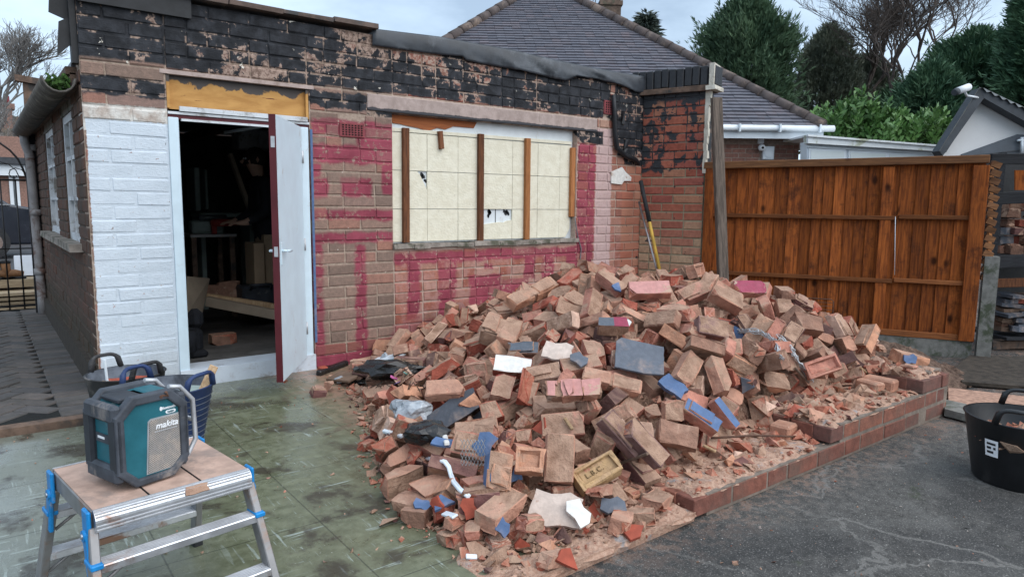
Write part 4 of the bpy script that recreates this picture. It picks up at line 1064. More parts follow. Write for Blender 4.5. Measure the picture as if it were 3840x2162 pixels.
# ---------------------------------------------------------------- rubble heap
CONES = [(3.85, 4.1, .95, 1.45, 1.55), (4.45, 3.45, .90, 1.65, 1.35), (4.95, 3.0, .80, 1.1, .95), (2.55, 3.1, .36, 1.15, 1.1), (2.1, 2.6, .24, .8, .75),
         (3.1, 3.0, .55, 1.2, 1.05), (3.15, 4.5, .36, .8, .75), (3.7, 2.65, .42, 1.1, .65), (5.0, 2.7, .42, .55, .5)]
def heap_h(x, y):
    h = np.zeros_like(x)
    for cx, cy, hh, rx, ry in CONES:
        r = np.sqrt(((x - cx) / rx) ** 2 + ((y - cy) / ry) ** 2)
        h = np.maximum(h, np.where(r < .15, hh * .91, hh * np.clip(1.06 - r, 0, None)))
    e = np.where(x < 2.3, 2.08, np.where(x < 3.6, 2.08 + (x - 2.3) * .15, 2.275))
    h = np.minimum(h, np.clip((y - e) * 1.5, 0, 9))
    lb = np.interp(y, [2, 2.4, 2.6, 3.3, 4.5, 5.3], [1.5, 1.48, 1.45, 1.62, 2.15, 2.25])
    return np.minimum(h, np.clip((x - lb) * .9 + .02, 0, 9))
nx, ny = 150, 120
gx, gy = np.meshgrid(np.linspace(1.35, 6.1, nx), np.linspace(2.05, 5.54, ny))
hz = heap_h(gx, gy)
gz = np.where(hz > .004, np.clip(hz * .97 - .09, -.02, None) + rng.random(hz.shape) * .045, -.03)
m_ = MB(); m_.add(np.stack([gx, gy, gz], -1).reshape(-1, 3).tolist(), [(j * nx + i, j * nx + i + 1, (j + 1) * nx + i + 1, (j + 1) * nx + i) for j in range(ny - 1) for i in range(nx - 1)])
mk('rubble', m_, MT['core'], label='fine crushed brick and mortar filling the rubble heap', cat='rubble', kind='stuff')
# broken-brick meshes
def rough_brick(L, W, H, kind, seed):
    """bmesh brick: faces 0 skin, 1 mortar bed, 2 broken. kind: whole, half, chunk, frog"""
    r = random.Random(seed); bm = bmesh.new(); bmesh.ops.create_cube(bm, size=1)
    bmesh.ops.scale(bm, vec=(L, W, H), verts=bm.verts)
    for f in bm.faces: f.material_index = 1 if abs(f.normal.z) > .9 and r.random() < .7 else (1 if r.random() < .15 else 0)
    if kind == 'frog':
        top = max(bm.faces, key=lambda f: f.normal.z); top.material_index = 1
        ins = bmesh.ops.inset_individual(bm, faces=[top], thickness=.022)
        t2 = top; bmesh.ops.inset_individual(bm, faces=[t2], thickness=.016)
        for v in t2.verts: v.co.z -= .020
        for f in bm.faces: f.material_index = 0
    def cut(no, co):
        g_ = bm.verts[:] + bm.edges[:] + bm.faces[:]
        ret = bmesh.ops.bisect_plane(bm, geom=g_, plane_co=co, plane_no=no, clear_outer=True)
        es = [e for e in ret['geom_cut'] if isinstance(e, bmesh.types.BMEdge)]
        if es:
            nf = bmesh.ops.contextual_create(bm, geom=es)['faces']
            for f in nf:
                f.material_index = 2
            if nf:
                pk = bmesh.ops.poke(bm, faces=nf)
                for v in pk['verts']: v.co += Vector(no) * r.uniform(-.02, .012)
                for f in pk['faces']: f.material_index = 2
    if kind == 'half':
        cut(Vector((1, r.uniform(-.45, .45), r.uniform(-.5, .5))).normalized(), (L / 2 - .018, 0, 0))
        if r.random() < .5: cut(Vector((r.uniform(-1, 1), r.choice((-1, 1)), r.choice((-1, 1)))).normalized(), (0, 0, 0) if False else Vector((0, W * .40, 0)) * (1 if r.random() < .5 else -1) * 0 + Vector((L * .3, W * .3, H * .3)))
    elif kind == 'chunk':
        for q in range(5):
            n_ = Vector((r.uniform(-1, 1), r.uniform(-1, 1), r.uniform(-1, 1))).normalized()
            cut(n_, n_ * (abs(n_.x) * L + abs(n_.y) * W + abs(n_.z) * H) / 2 * r.uniform(.60, .8))
    elif kind == 'whole' and r.random() < .9:
        for q in range(r.choice((1, 2, 2, 3))):
            c = Vector((r.choice((-1, 1)), r.choice((-1, 1)) * r.uniform(.3, 1), r.choice((-1, 1)) * r.uniform(.3, 1)))
            co = Vector((c.x / abs(c.x) * L / 2, math.copysign(W / 2, c.y), math.copysign(H / 2, c.z))); n_ = c.normalized()
            cut(n_, co - n_ * r.uniform(.012, .042))
    if kind in ('whole', 'half') and r.random() < .6:      # a slab of old mortar still clinging to a bed
        m2 = bmesh.ops.create_cube(bm, size=1)['verts']; sx, sy = r.uniform(.45, .8), r.uniform(.6, .9); zt = r.choice((-1, 1)) * (H / 2 + .004)
        for v in m2: v.co = Vector((v.co.x * L * sx + r.uniform(-.012, .012), v.co.y * W * sy + r.uniform(-.012, .012), v.co.z * .018 + zt))
        sh = Vector((-L * r.uniform(.05, .15), 0, 0)); bmesh.ops.translate(bm, vec=sh, verts=m2)
        for f in {f for v in m2 for f in v.link_faces}: f.material_index = 1
    # chip the edges
    es = [e for e in bm.edges if len(e.link_faces) == 2 and e.calc_length() > .03]
    bmesh.ops.bevel(bm, geom=es, offset=r.uniform(.003, .0065), segments=1, affect='EDGES', clamp_overlap=True)
    bmesh.ops.subdivide_edges(bm, edges=[e for e in bm.edges if e.calc_length() > .07], cuts=1, use_grid_fill=True)
    for v in bm.verts: v.co += Vector((r.gauss(0, 1), r.gauss(0, 1), r.gauss(0, 1))) * .0030
    bmesh.ops.triangulate(bm, faces=[f for f in bm.faces if len(f.verts) > 4])
    bm.normal_update()
    return bm
RM = [MT['skin'], MT['mortar'], MT['cut']]
def bm_mesh(bm, name, mats=None):
    me = bpy.data.meshes.new(name); bm.to_mesh(me); bm.free()
    for m in (mats or RM): me.materials.append(m)
    return me
BRL = (.225, .108, .070)
POOL = {k: [bm_mesh(rough_brick(*BRL, k, 100 * i + j), k + '_brick') for j in range(n)] for i, (k, n) in enumerate((('whole', 9), ('half', 12), ('chunk', 12), ('frog', 2)))}
TINTS = {'buff': (.46, .255, .182), 'pink': (.48, .225, .170), 'red': (.35, .10, .068), 'brown': (.29, .168, .122), 'plum': (.19, .095, .088), 'sandy': (.53, .285, .185), 'pale': (.60, .42, .33), 'burnt': (.115, .066, .060)}
TN = list(TINTS); TW = [.22, .20, .18, .13, .07, .08, .07, .05]
# loose bricks: W whole, H half, C fragment; size mm, place mm, quaternion x100
PILE = [(w[0], [int(a) for a in w[1:].split()]) for w in """W1658 2219 131 11 -98 -15 -6|W1696 2654 148 24 -28 -86 35|W3359 2392 416 40 -68 -57 -23|W3733 2337 130 81 -6 -50 30|H147 108 70 1472 2569 39 29 0 0 -96|H122 108 70 1555 2798 106 64 41 46 -46
H105 108 70 1650 2411 144 7 -8 -73 68|W2545 2262 83 65 17 11 -74|W1750 2992 182 80 33 5 -50|W3205 2506 455 26 18 48 -82|W3364 2514 563 19 21 23 93|W3448 2902 661 34 53 73 27
W5004 2338 463 0 33 -13 -93|H139 108 70 3091 2249 86 32 14 29 -89|H136 108 70 1608 2545 99 48 58 -64 -13|W1543 2872 60 8 -7 69 -72|C91 83 58 1534 2269 33 0 67 -74 0|W3843 2361 443 49 36 -67 -42
W3595 3519 839 17 -57 -76 -26|W1659 3069 93 43 89 1 14|W3014 3373 614 44 -46 -30 71|W2426 2778 305 93 21 -8 -28|C93 82 65 1531 2465 67 10 19 -90 37|W3245 3342 721 20 -41 73 50
W4128 2648 563 33 -10 89 29|C83 92 39 1599 2160 23 99 0 0 -11|H85 95 60 2258 2139 67 93 38 1 3|W2371 2359 184 4 65 31 -69|W3817 2494 494 28 -40 77 -41|W2394 4302 244 63 -63 32 -32
W2390 3878 297 96 -15 -20 -10|W2072 3740 204 18 -9 -32 -93|W5025 2551 514 59 27 34 -68|H113 108 70 2535 2610 313 82 13 -46 -33|H144 108 70 2921 2552 339 3 8 -100 -5|W2706 2867 469 94 22 -12 -22
H153 108 70 1596 3123 139 80 -36 15 45|H127 108 70 1715 3169 211 61 76 7 -22|W2902 2962 505 8 -86 -49 -13|W4231 2480 536 29 -92 -13 -23|W2477 3518 360 72 53 -37 -26|W4745 2330 213 51 -31 -10 80
W2720 2617 331 90 -39 -10 16|W1994 2885 223 31 -12 -9 94|W2609 2488 262 84 34 -39 -17|W5674 2333 141 65 -40 26 -58|C52 85 57 2147 2112 41 2 0 11 -99|W3392 3126 646 43 83 -12 -34
W3570 2893 706 8 -79 60 -10|W3670 2480 423 60 75 9 -27|W2494 2971 421 17 27 92 24|H145 108 70 2216 2397 222 73 6 13 -67|W4352 2352 230 22 10 46 -86|W2268 3010 257 7 -12 72 68
W2260 4474 127 13 39 91 7|W3998 2434 500 17 98 4 -8|W4142 2741 542 56 48 18 -65|W4886 2463 408 75 43 39 32|C57 96 46 1544 2362 67 2 -5 -91 40|W2116 4257 83 22 -86 41 -22
W2936 3573 509 65 -56 9 -51|W3161 3446 670 0 34 84 42|W4565 2400 168 43 21 -42 77|W3385 2720 579 81 0 27 -52|C57 80 47 1697 2191 27 0 60 80 0|W3173 3227 624 65 -36 9 -66
C85 87 54 2908 2505 251 49 21 18 -83|W5161 2347 230 62 34 -62 -34|H151 108 70 1710 2918 93 30 -53 -66 45|W2808 5246 225 94 2 -28 19|W4145 2554 540 38 81 -27 36|C82 68 66 3326 2254 54 71 19 68 2
W4431 2783 649 12 44 -33 82|W3165 2470 287 93 -26 23 -16|W2881 4776 351 1 -32 26 91|H123 108 70 2336 2862 228 70 20 3 -68|H144 108 70 3862 2353 134 66 -19 -69 22|W4953 2967 731 91 3 -1 41
H99 108 70 1900 3484 191 90 -32 13 27|H142 108 70 1811 3574 140 15 -82 32 -46|W3673 4026 810 8 22 8 -97|W2662 3579 391 36 -78 40 32|H142 108 70 2055 4080 89 61 -29 29 68|H140 108 70 4703 2811 647 12 -86 -39 -31
H148 108 70 3298 2854 558 56 80 23 -6|W4449 3426 888 80 58 10 14|W3540 2532 501 67 7 -49 -56|C82 78 60 2126 2658 218 25 -10 -27 92|H150 108 70 5551 2387 180 13 -90 36 -22|W2379 4121 168 5 -19 56 81
W2443 4784 155 85 -41 13 -29|W2902 4369 395 6 -97 -23 9|W3862 3982 899 14 -4 -99 -3|W3223 2532 348 48 -20 -20 83|W2271 4174 209 6 -45 82 -35|C92 92 53 2010 2654 227 61 23 -47 -60
W3501 2744 587 74 26 35 51|W4873 2378 136 67 37 28 -58|C83 56 46 2657 2173 54 38 60 -59 37|H117 108 70 2199 4767 39 0 17 -98 0|W5011 2391 300 4 2 -44 90|H153 108 70 3461 2407 388 64 37 -57 -35
H150 108 70 2975 3172 518 66 -2 53 52|W4244 3490 826 9 -1 1 -99|H142 108 70 3657 3196 691 66 -15 -1 -74|W2598 3993 344 9 -91 -40 3|H145 108 70 5021 2854 651 44 14 -25 85|W3808 2485 305 86 -35 -33 18
W3328 3562 707 38 -82 41 8|W2729 3892 424 34 -19 -8 92|C74 55 56 2372 2149 33 50 52 -47 -50|H142 108 70 2908 3385 521 40 57 72 -4|W4385 2391 376 72 21 48 46|W2164 3197 259 81 -35 -1 47
W4296 2518 387 67 14 54 49|W4440 3309 795 15 22 9 -96|W4386 2946 612 10 10 98 -16|W4417 2534 457 63 8 -26 -73|W3487 3920 713 82 19 -31 -44|W3097 3582 596 51 -10 -23 82
W3306 3873 647 1 -67 -67 32|H136 108 70 3332 2681 454 36 68 -49 41|W2286 4790 104 75 -16 10 -64|W3214 5011 377 77 51 32 20|C57 76 59 2238 2804 231 17 27 -78 53|W3148 4207 557 99 12 -2 -7
H154 108 70 3450 2827 487 70 61 10 -36|H95 108 70 1934 2573 188 34 -60 8 -72|W3057 2687 364 71 16 -15 67|H127 108 70 1992 2447 143 67 2 -15 72|W4579 2684 586 88 9 -42 -21|H150 108 70 4086 2408 394 9 2 -57 82
W4754 2364 324 37 -11 -29 -88|W3354 2547 384 54 -33 -64 44|C57 79 63 1455 2666 35 0 86 -51 0|H103 108 70 1920 2715 249 6 -89 -26 -36|W2742 2555 250 9 13 23 -96|W2833 2263 138 89 46 1 9
W2658 3140 466 30 -46 -7 83|H148 108 70 1768 2788 214 97 -3 3 25|W2420 4494 284 82 -23 19 49|H113 108 70 3341 2316 245 88 17 38 22|H126 108 70 4226 2394 274 48 46 -72 -21|W2444 5156 58 65 -65 28 -28
C59 73 54 4122 2374 138 61 8 -39 -68|W5276 2582 445 72 48 34 -37|H135 108 70 2881 4585 345 12 -65 70 -27|W3604 3784 764 75 29 -52 29|W2579 4200 233 29 -10 -79 -52|W3598 3502 711 84 2 -11 54
C63 62 56 3678 2398 336 88 -6 47 9|C89 55 59 1866 2349 110 89 11 44 3|W3529 2471 267 35 15 -38 84|W3184 2324 143 80 42 22 -37|H149 108 70 2544 2826 393 76 -57 -22 -24|H141 108 70 4803 2573 446 90 -20 30 -26
H97 108 70 3020 4365 460 11 -77 -5 -63|H139 108 70 3342 3327 676 78 5 -36 -51|W3808 3548 800 30 -92 -14 -19|C66 72 46 2430 2163 37 1 -71 1 71|H127 108 70 3114 3079 584 79 -1 6 61|W2040 3596 169 31 40 -85 -12
W2224 3358 295 93 -10 -19 -29|W2814 4583 257 68 -15 5 -71|W2766 5407 142 47 -29 -34 76|H155 108 70 4535 2325 305 51 7 -23 -83|C70 87 46 2849 2183 137 70 58 -20 37|W4718 3013 723 17 35 3 -92
W3037 3247 500 21 31 40 84|H149 108 70 3219 3923 555 41 0 36 84|H147 108 70 4077 3024 605 65 51 56 0|H140 108 70 1712 3288 152 59 -60 -25 -47|C84 68 48 4132 2388 266 75 22 -61 -15|C70 69 52 2440 2265 63 79 -57 -18 15
W3571 3676 756 61 8 75 -23|W3087 2897 531 15 1 12 98|W3367 4441 650 2 -97 17 15|H118 108 70 2341 3401 315 15 -25 -58 76|C80 71 63 4204 2394 158 76 48 20 -40|C76 90 52 2154 2547 199 4 35 -12 93
C102 84 49 1983 2207 108 86 48 0 -16|H150 108 70 1814 3440 141 38 86 18 -28|W5256 2960 602 17 -63 74 -14|H146 108 70 5032 2357 104 8 2 -48 87|H148 108 70 3233 3006 620 72 -13 -68 -7|W3687 2607 504 83 33 -18 -41
W3698 4217 812 69 -21 3 69|W3420 5376 375 75 1 63 21|W3543 3322 649 41 43 -80 1|W4047 3958 859 66 -15 28 -69|C53 62 66 5090 2343 201 44 89 -4 -8|W2890 2733 385 94 33 1 -3
C72 88 50 2264 3211 298 0 -35 -44 83|H130 108 70 3113 5241 272 39 -87 -2 -29|H117 108 70 2570 2251 248 67 36 64 -10|W3777 5328 406 47 52 -69 -20|C80 74 43 4654 2348 219 88 7 -44 -15|C90 83 36 1653 2790 41 44 10 -19 -87
H112 108 70 4200 3018 605 16 93 -31 -9|W2746 4123 332 13 -92 27 24|W3857 4239 843 27 -25 -3 -93|W2649 4659 193 61 0 59 -53|W2519 4592 202 13 -18 -36 91|H128 108 70 3306 4438 590 94 9 13 30
H145 108 70 4434 3546 837 32 -57 -35 67|W3623 5405 371 70 -13 -22 -67|H98 108 70 3129 3240 545 7 33 23 91|H157 108 70 2351 3262 292 22 78 -33 49|H139 108 70 2068 3402 200 36 14 -76 52|W4801 3311 759 28 -27 10 92
W4376 3684 788 4 -88 -44 -20|W4168 3965 812 26 13 95 8|W4651 2492 381 50 24 -7 -83|W4385 3413 768 71 -71 -4 4|W3874 3332 793 2 64 -66 -38|W3427 5181 337 6 -57 35 74
W2540 3344 391 34 -1 93 -14|W3981 4987 405 84 -23 18 45|W3959 3285 718 41 -43 80 -4|W3276 5189 351 83 -41 -35 -14|W2862 5107 186 94 -18 -29 9|W2601 3798 298 43 -86 -28 0
C87 54 44 5433 2430 326 50 0 0 -87|C69 74 38 1561 2740 25 30 1 -3 -95|W2059 3853 139 75 28 3 60|H120 108 70 2557 5149 119 15 30 42 84|C70 89 44 1785 3636 69 27 31 -29 87|C82 62 38 1862 2660 115 97 -14 -17 12
W2664 4351 241 83 42 -17 -33|W2534 3606 333 84 -1 22 -49|W4834 2642 518 27 -35 -89 12|W3269 3682 671 90 -42 -8 -2|C60 92 50 1657 2417 50 95 8 -26 17|H156 108 70 3041 2445 249 4 -31 -90 -30
W4311 2353 328 72 10 -24 -65|W2200 3594 247 58 52 -58 -23|C53 92 58 1606 2661 45 16 83 17 -50|C51 82 58 1885 2411 195 4 77 61 17|W2596 4845 177 52 -16 -49 68|W2868 3538 410 25 -83 2 50
C81 60 42 2247 3124 298 4 99 -3 16|W3720 3896 790 15 -2 97 20|H129 108 70 2279 2242 138 12 71 -41 -56|W3310 5311 297 62 -13 -38 67|H98 108 70 3365 2954 543 61 72 21 -25|W3250 5474 225 94 -10 33 2
W3006 2758 483 4 -35 -93 -6|C75 85 56 1839 3248 183 30 -48 -51 -65|H96 108 70 2064 2584 174 9 55 -82 -12|W4713 3405 765 83 -28 -12 46|H119 108 70 1871 2456 124 71 -6 -17 68|W3224 3543 657 39 13 -41 81
H132 108 70 1694 3222 107 76 -61 21 5|W2489 3155 338 86 7 -32 -39|H149 108 70 2185 4385 81 11 45 85 -24|W3610 2483 346 96 15 23 6|C82 60 50 2573 2253 153 45 14 14 -87|W3023 5251 167 23 -51 -70 -45
W2415 4002 222 17 -49 14 84|W3129 3007 514 98 -5 3 -16|W2400 4460 182 60 -65 13 -45|C70 91 38 5724 2386 38 8 80 -58 -13|H146 108 70 2368 3723 244 88 25 6 40|W4214 3465 752 66 0 1 -76
C63 97 56 3336 2399 277 45 59 62 -25|C55 86 59 2939 2843 407 23 80 34 -43|W2566 4299 216 28 87 14 -38|H131 108 70 4008 3089 626 51 -75 -18 38|H118 108 70 3408 4657 536 26 -78 57 -4|H101 108 70 2196 2269 116 60 -49 -54 33
W3002 3859 487 15 -77 56 -26|H143 108 70 2514 3880 226 81 -42 -3 40|H140 108 70 5295 2833 509 17 44 -81 -35|W3801 3140 668 71 -21 9 67|W3584 2754 602 63 -30 31 -64|C91 94 42 3210 2701 436 17 -97 12 12
H101 108 70 3932 3708 833 37 2 -19 -91|H118 108 70 4783 2496 342 28 95 7 14|W3514 5418 362 66 27 -65 -27|C62 79 52 5173 2390 336 65 47 27 53|H155 108 70 5793 2433 165 64 -6 13 76|C61 64 45 5823 2377 26 0 100 1 0
W3448 4326 684 22 -87 -45 -1|C80 93 36 2028 3122 149 43 -12 -4 90|C80 85 52 4864 2304 178 4 -4 71 71|H105 108 70 4325 2396 164 88 47 -2 7|C82 90 63 3707 3419 718 91 33 -20 -13|H132 108 70 3357 5086 317 6 34 40 -85
W2531 3428 261 31 93 -9 -17|H141 108 70 4756 2868 615 32 -44 83 10|W2582 2753 263 75 24 -7 -62|H157 108 70 2693 4924 225 62 -28 3 73|H156 108 70 5842 2553 116 78 47 -42 5|W4295 3764 784 84 45 26 18
H105 108 70 4050 2865 546 44 -27 5 -85|W4189 2913 536 28 -6 -46 84|W3760 3739 809 90 25 -16 31|W4564 3019 605 36 14 -28 88|H131 108 70 2097 2872 174 86 -2 -14 49|H124 108 70 5257 2441 403 67 -25 -61 33
H97 108 70 4000 2760 477 7 -39 41 -82|W2450 2962 289 24 -76 61 6|C56 86 66 1614 2266 47 70 70 -11 -11|C58 65 36 4985 3772 512 22 -49 -82 18|C63 79 52 4983 3682 561 3 95 30 -2|W4486 2429 383 76 14 -8 -63
C61 63 63 2062 3064 194 88 22 24 -35|H140 108 70 3270 4877 349 32 90 26 12|W3080 2864 463 94 -12 -1 -31|W4147 2815 512 29 39 34 -81|H157 108 70 1968 3650 124 27 -53 -77 24|W2946 4832 244 42 57 -68 -21
W4082 2514 351 82 26 17 -48|W3000 4921 284 49 29 -81 -15|H101 108 70 2503 2443 139 79 10 -22 56|H109 108 70 4617 3111 683 36 21 -50 75|W5059 3734 559 72 45 -18 -50|C60 59 60 2180 2818 172 17 -10 56 80
H98 108 70 3288 2334 183 32 53 -75 -23|W3790 3340 754 38 36 -12 84|C71 75 46 2648 2243 92 97 -12 2 -22|W3566 5314 301 43 -85 -21 20|H104 108 70 2429 4690 110 52 46 -72 -4|H98 108 70 2631 3668 331 36 -36 -72 47
C72 85 58 3103 3853 509 77 -36 30 -43|H103 108 70 3101 4443 445 39 80 13 -44|C66 91 37 2057 4193 23 40 0 0 92|H140 108 70 3141 4063 494 60 26 -18 -73|C75 65 37 2368 2244 54 50 23 -12 82|H107 108 70 1841 3054 141 10 51 9 -85
C92 69 43 1925 3092 123 10 12 4 -99|W4603 3688 802 3 14 35 93|W3495 2645 483 25 -39 77 -44|W5809 2371 104 6 64 75 -13|C62 86 51 4885 2998 653 11 0 19 -97|C72 91 62 1943 3191 138 3 98 -8 18
C90 93 56 2430 2325 94 47 47 71 -23|W3621 3129 612 73 66 -5 -16|C90 63 60 2109 2307 112 83 6 -6 -55|H99 108 70 3396 2454 231 43 9 -24 86|W2903 5030 124 93 -11 -25 -25|H124 108 70 5235 2698 473 90 23 31 -22
C66 81 62 2031 4006 35 0 3 -100 0|H105 108 70 2335 3490 288 49 54 30 -61|H142 108 70 4412 2677 545 20 -52 83 1|C54 74 56 1681 2601 94 52 14 41 74|W3956 4100 845 1 96 1 -28|C87 94 64 1865 3332 163 4 -79 24 56
C62 65 58 3976 3801 827 29 -7 -81 51|H142 108 70 3826 5469 328 67 -70 19 -16|C64 61 55 5895 2521 32 41 0 0 91|W4085 2540 278 57 17 26 -76|C62 85 37 4386 3122 651 8 -32 92 21|W2832 4014 431 14 -44 -11 88
W2907 4237 337 11 94 17 27|W3941 2870 530 58 -23 -78 -5|W2538 5347 39 0 99 13 0|H145 108 70 3175 4343 507 3 -42 -67 61|W5029 3031 661 99 4 0 11|W3995 2606 438 49 74 46 4
H112 108 70 5026 2594 441 83 45 14 -29|C55 82 56 3958 2504 249 53 -22 55 61|C67 67 36 2334 5095 22 0 51 -86 0|C58 86 51 2608 3983 262 97 14 22 -2|C68 82 61 2751 3924 335 66 10 8 74|W3187 4607 420 74 -26 -10 61
W3393 3288 633 81 2 -37 -45|W4052 4922 470 38 28 -86 -19|C82 58 66 1857 2750 110 22 35 -73 -54|H116 108 70 2550 4063 169 94 20 18 19|C55 62 59 2062 2402 205 93 6 36 -1|W3768 3455 686 92 27 -28 10
W3082 5139 172 0 23 -90 -36|H134 108 70 2046 3221 203 2 32 64 -70|C91 88 62 1742 2490 92 2 88 43 18|W3104 4891 290 24 68 68 11|W2806 3001 455 64 -5 47 -60|W2995 4539 339 91 -3 -29 -28
H106 108 70 3089 3361 530 71 10 30 64|H119 108 70 4582 2847 537 19 75 27 -57|C52 57 53 3194 4805 337 87 38 3 31|W4984 3641 634 18 -2 -15 97|H98 108 70 4896 2473 279 69 32 33 -56|C79 91 51 2238 2416 136 79 -61 12 -3
C64 96 42 2328 3896 180 62 -43 63 19|W2755 2336 187 11 8 95 -29|H146 108 70 3305 4629 472 66 2 -30 -69|H95 108 70 2279 4198 70 30 -94 18 3|H105 108 70 1729 2758 108 58 15 -66 45|C73 92 44 3907 3140 689 56 51 25 -60
W3243 2709 367 12 -13 -97 -17|W3027 3499 446 65 66 -38 6|W3054 3025 444 23 3 5 97|C59 96 38 2660 3748 360 92 -23 -23 23|W4331 2789 562 35 -6 -2 -93|W3903 2665 385 25 30 -90 -19
H101 108 70 5361 2478 355 62 33 62 -33|C73 77 58 2567 3533 379 15 -93 -30 15|W2454 2727 212 70 16 2 -69|W2603 3004 374 85 -6 -26 46|H141 108 70 2382 4310 132 70 70 -8 -8|H131 108 70 2622 2705 367 35 -32 -87 14
H152 108 70 2875 4380 297 59 18 -21 -76|W3446 3105 500 85 20 -8 -47|W2549 2375 218 14 -40 35 -83|H145 108 70 5133 2427 408 15 98 3 13|W5615 2977 443 3 94 32 8|H147 108 70 5726 2612 154 26 -87 -37 19
C85 68 44 4866 2861 633 48 23 14 -84|H137 108 70 3435 3803 644 64 -21 52 -52|H119 108 70 2699 4470 209 21 -40 -55 -70|H95 108 70 4603 3401 810 35 -38 -79 -33|W3881 4819 577 56 15 16 80|H109 108 70 2741 3042 424 46 -6 -85 -23
W2689 2888 355 50 -60 -57 26|W3597 2948 608 87 44 -19 -11|W2320 4378 39 50 0 0 86|C89 93 52 2936 4679 288 71 -63 31 10|H117 108 70 1805 2823 117 63 -66 -27 31|C56 96 66 4484 2925 535 30 -68 9 -66
C76 60 60 2583 3996 210 15 -96 -2 21|H122 108 70 5141 3968 443 31 49 -81 5|W4525 3595 796 59 -19 28 73|H156 108 70 2597 3123 295 18 14 -10 -97|W5850 2673 100 37 28 -1 89|C69 96 46 2535 2469 256 48 52 -4 -71
H150 108 70 2946 4125 452 31 -53 70 -36|C69 82 54 1770 2368 87 45 -54 -16 -69|H112 108 70 1781 2430 188 43 -14 62 -64|H151 108 70 2872 4783 196 7 -70 64 -32|H118 108 70 3871 2722 504 40 37 9 83|C50 87 46 1657 3257 30 20 -1 -4 98
H130 108 70 4199 5258 266 17 -94 23 15|H100 108 70 4225 2477 346 11 22 -29 -93|W3761 4797 553 3 -91 -35 22|H101 108 70 2942 3884 534 94 -8 -29 13|W2917 5355 181 65 40 27 59|C85 67 46 3401 4038 634 83 12 -24 -49
W3055 3616 504 93 6 -1 -36|H154 108 70 3478 4854 433 86 -29 -1 42|W2014 2770 151 5 96 -27 7|H150 108 70 5023 3187 653 21 -40 26 -85|C59 77 46 2225 2362 105 8 -78 -62 -1|W3163 3393 567 94 -17 29 3
W3068 5426 145 10 -88 -28 38|C77 83 44 4548 2524 406 35 72 -35 -48|W2451 4508 78 25 91 30 16|W3704 3006 612 46 -87 6 -16|C73 90 62 4997 2463 377 83 39 -34 -22|W4228 2553 447 92 -26 -28 3
C63 80 54 2413 4932 51 43 18 33 82|W4854 3196 641 31 -94 -12 6|H125 108 70 2178 3849 66 11 10 98 -15|H119 108 70 3544 2929 437 98 -18 2 -4|C53 64 52 5013 2500 291 48 -87 8 4|C90 89 60 5181 3576 486 33 21 12 91
W3461 2708 372 86 -15 17 -46|W3964 4577 647 66 -12 24 70|H124 108 70 2266 3768 166 24 -34 21 88|C86 79 66 1618 2973 43 77 6 -5 -63|W5381 3010 483 3 95 -8 -30|H142 108 70 5119 3785 473 29 -23 -10 -93
W4853 3883 538 77 -10 25 57|H148 108 70 3874 4523 705 33 -59 -36 65|H144 108 70 2140 2434 148 75 14 -2 65|W4765 3044 671 0 -90 -25 -35|H112 108 70 2746 3489 411 27 84 -2 -47|C73 71 55 2639 2232 160 69 57 37 24
C57 83 61 1881 2851 199 30 53 38 -69|W3718 2791 560 85 35 -35 18|H99 108 70 3062 5092 235 39 7 36 -84|H149 108 70 2275 3105 246 3 16 -5 -99|H113 108 70 3769 4942 438 38 -4 -31 -87|C88 56 59 2134 3538 211 98 -13 -10 12
H107 108 70 3699 4623 639 11 -79 60 4|H119 108 70 4191 5013 408 71 -35 42 -44|C92 74 52 2148 3704 102 14 4 74 65|C80 72 40 2313 2344 103 64 -57 45 -26|C70 88 62 5228 3903 400 46 -49 70 -26|W3280 2892 444 36 65 54 40
H110 108 70 3374 2909 413 46 18 87 -6|C86 75 50 2458 2400 180 19 -34 91 15|H157 108 70 2434 3878 132 43 -7 -61 66|C94 55 61 1722 2314 51 21 44 -56 -68|W5579 2717 361 89 -28 23 -28|H122 108 70 4665 3235 706 78 26 -3 57
C51 73 37 1664 2666 64 19 78 14 -58|C80 69 64 1957 3447 125 95 -28 -4 15|C50 79 57 4139 5082 317 18 92 34 -12|W5350 3939 316 97 -13 21 7|C72 87 46 1950 2669 144 75 6 -14 -65|C75 65 38 1622 3159 28 82 -6 -4 57
W3708 5420 257 93 -19 -1 -31|W3775 5164 338 19 -96 -13 17|H132 108 70 5018 2430 211 69 34 -32 56|H144 108 70 4080 3510 731 48 21 -74 43|W2694 3970 233 71 9 9 69|C73 92 42 1978 2424 198 8 7 99 13
W4773 3702 676 50 -66 -18 53|W4896 4030 446 95 -26 10 -15|W4188 5375 154 40 -13 -22 -88|W3094 4218 455 84 -17 -23 47|C94 73 41 5130 3962 378 30 82 -47 -11|W2873 3391 393 7 -24 95 -20
H157 108 70 3250 4462 501 49 13 -30 -81|C91 82 46 5049 3936 424 90 -18 10 -38|C91 96 59 2263 4006 99 8 -71 54 -44|W3979 3687 770 49 -17 10 85|W5131 3873 520 27 94 -19 -7|C94 71 43 1947 3841 39 19 -19 -68 68
C86 94 57 4521 3317 739 87 3 -2 -49|W3889 3491 643 39 1 4 92|H146 108 70 3723 5221 296 15 23 -94 -20|W4212 4904 483 1 -57 81 15|W4239 3848 753 95 7 22 22|H153 108 70 2683 4150 218 34 6 60 -72
C94 92 58 4376 2546 532 58 -79 -18 -14|C77 96 44 2076 3930 64 21 9 -42 88|H105 108 70 4710 2646 493 22 -33 -92 -5|W2724 4814 107 44 -29 4 85|H123 108 70 4059 3383 708 29 20 -92 15|H97 108 70 3935 3062 544 17 90 38 -13
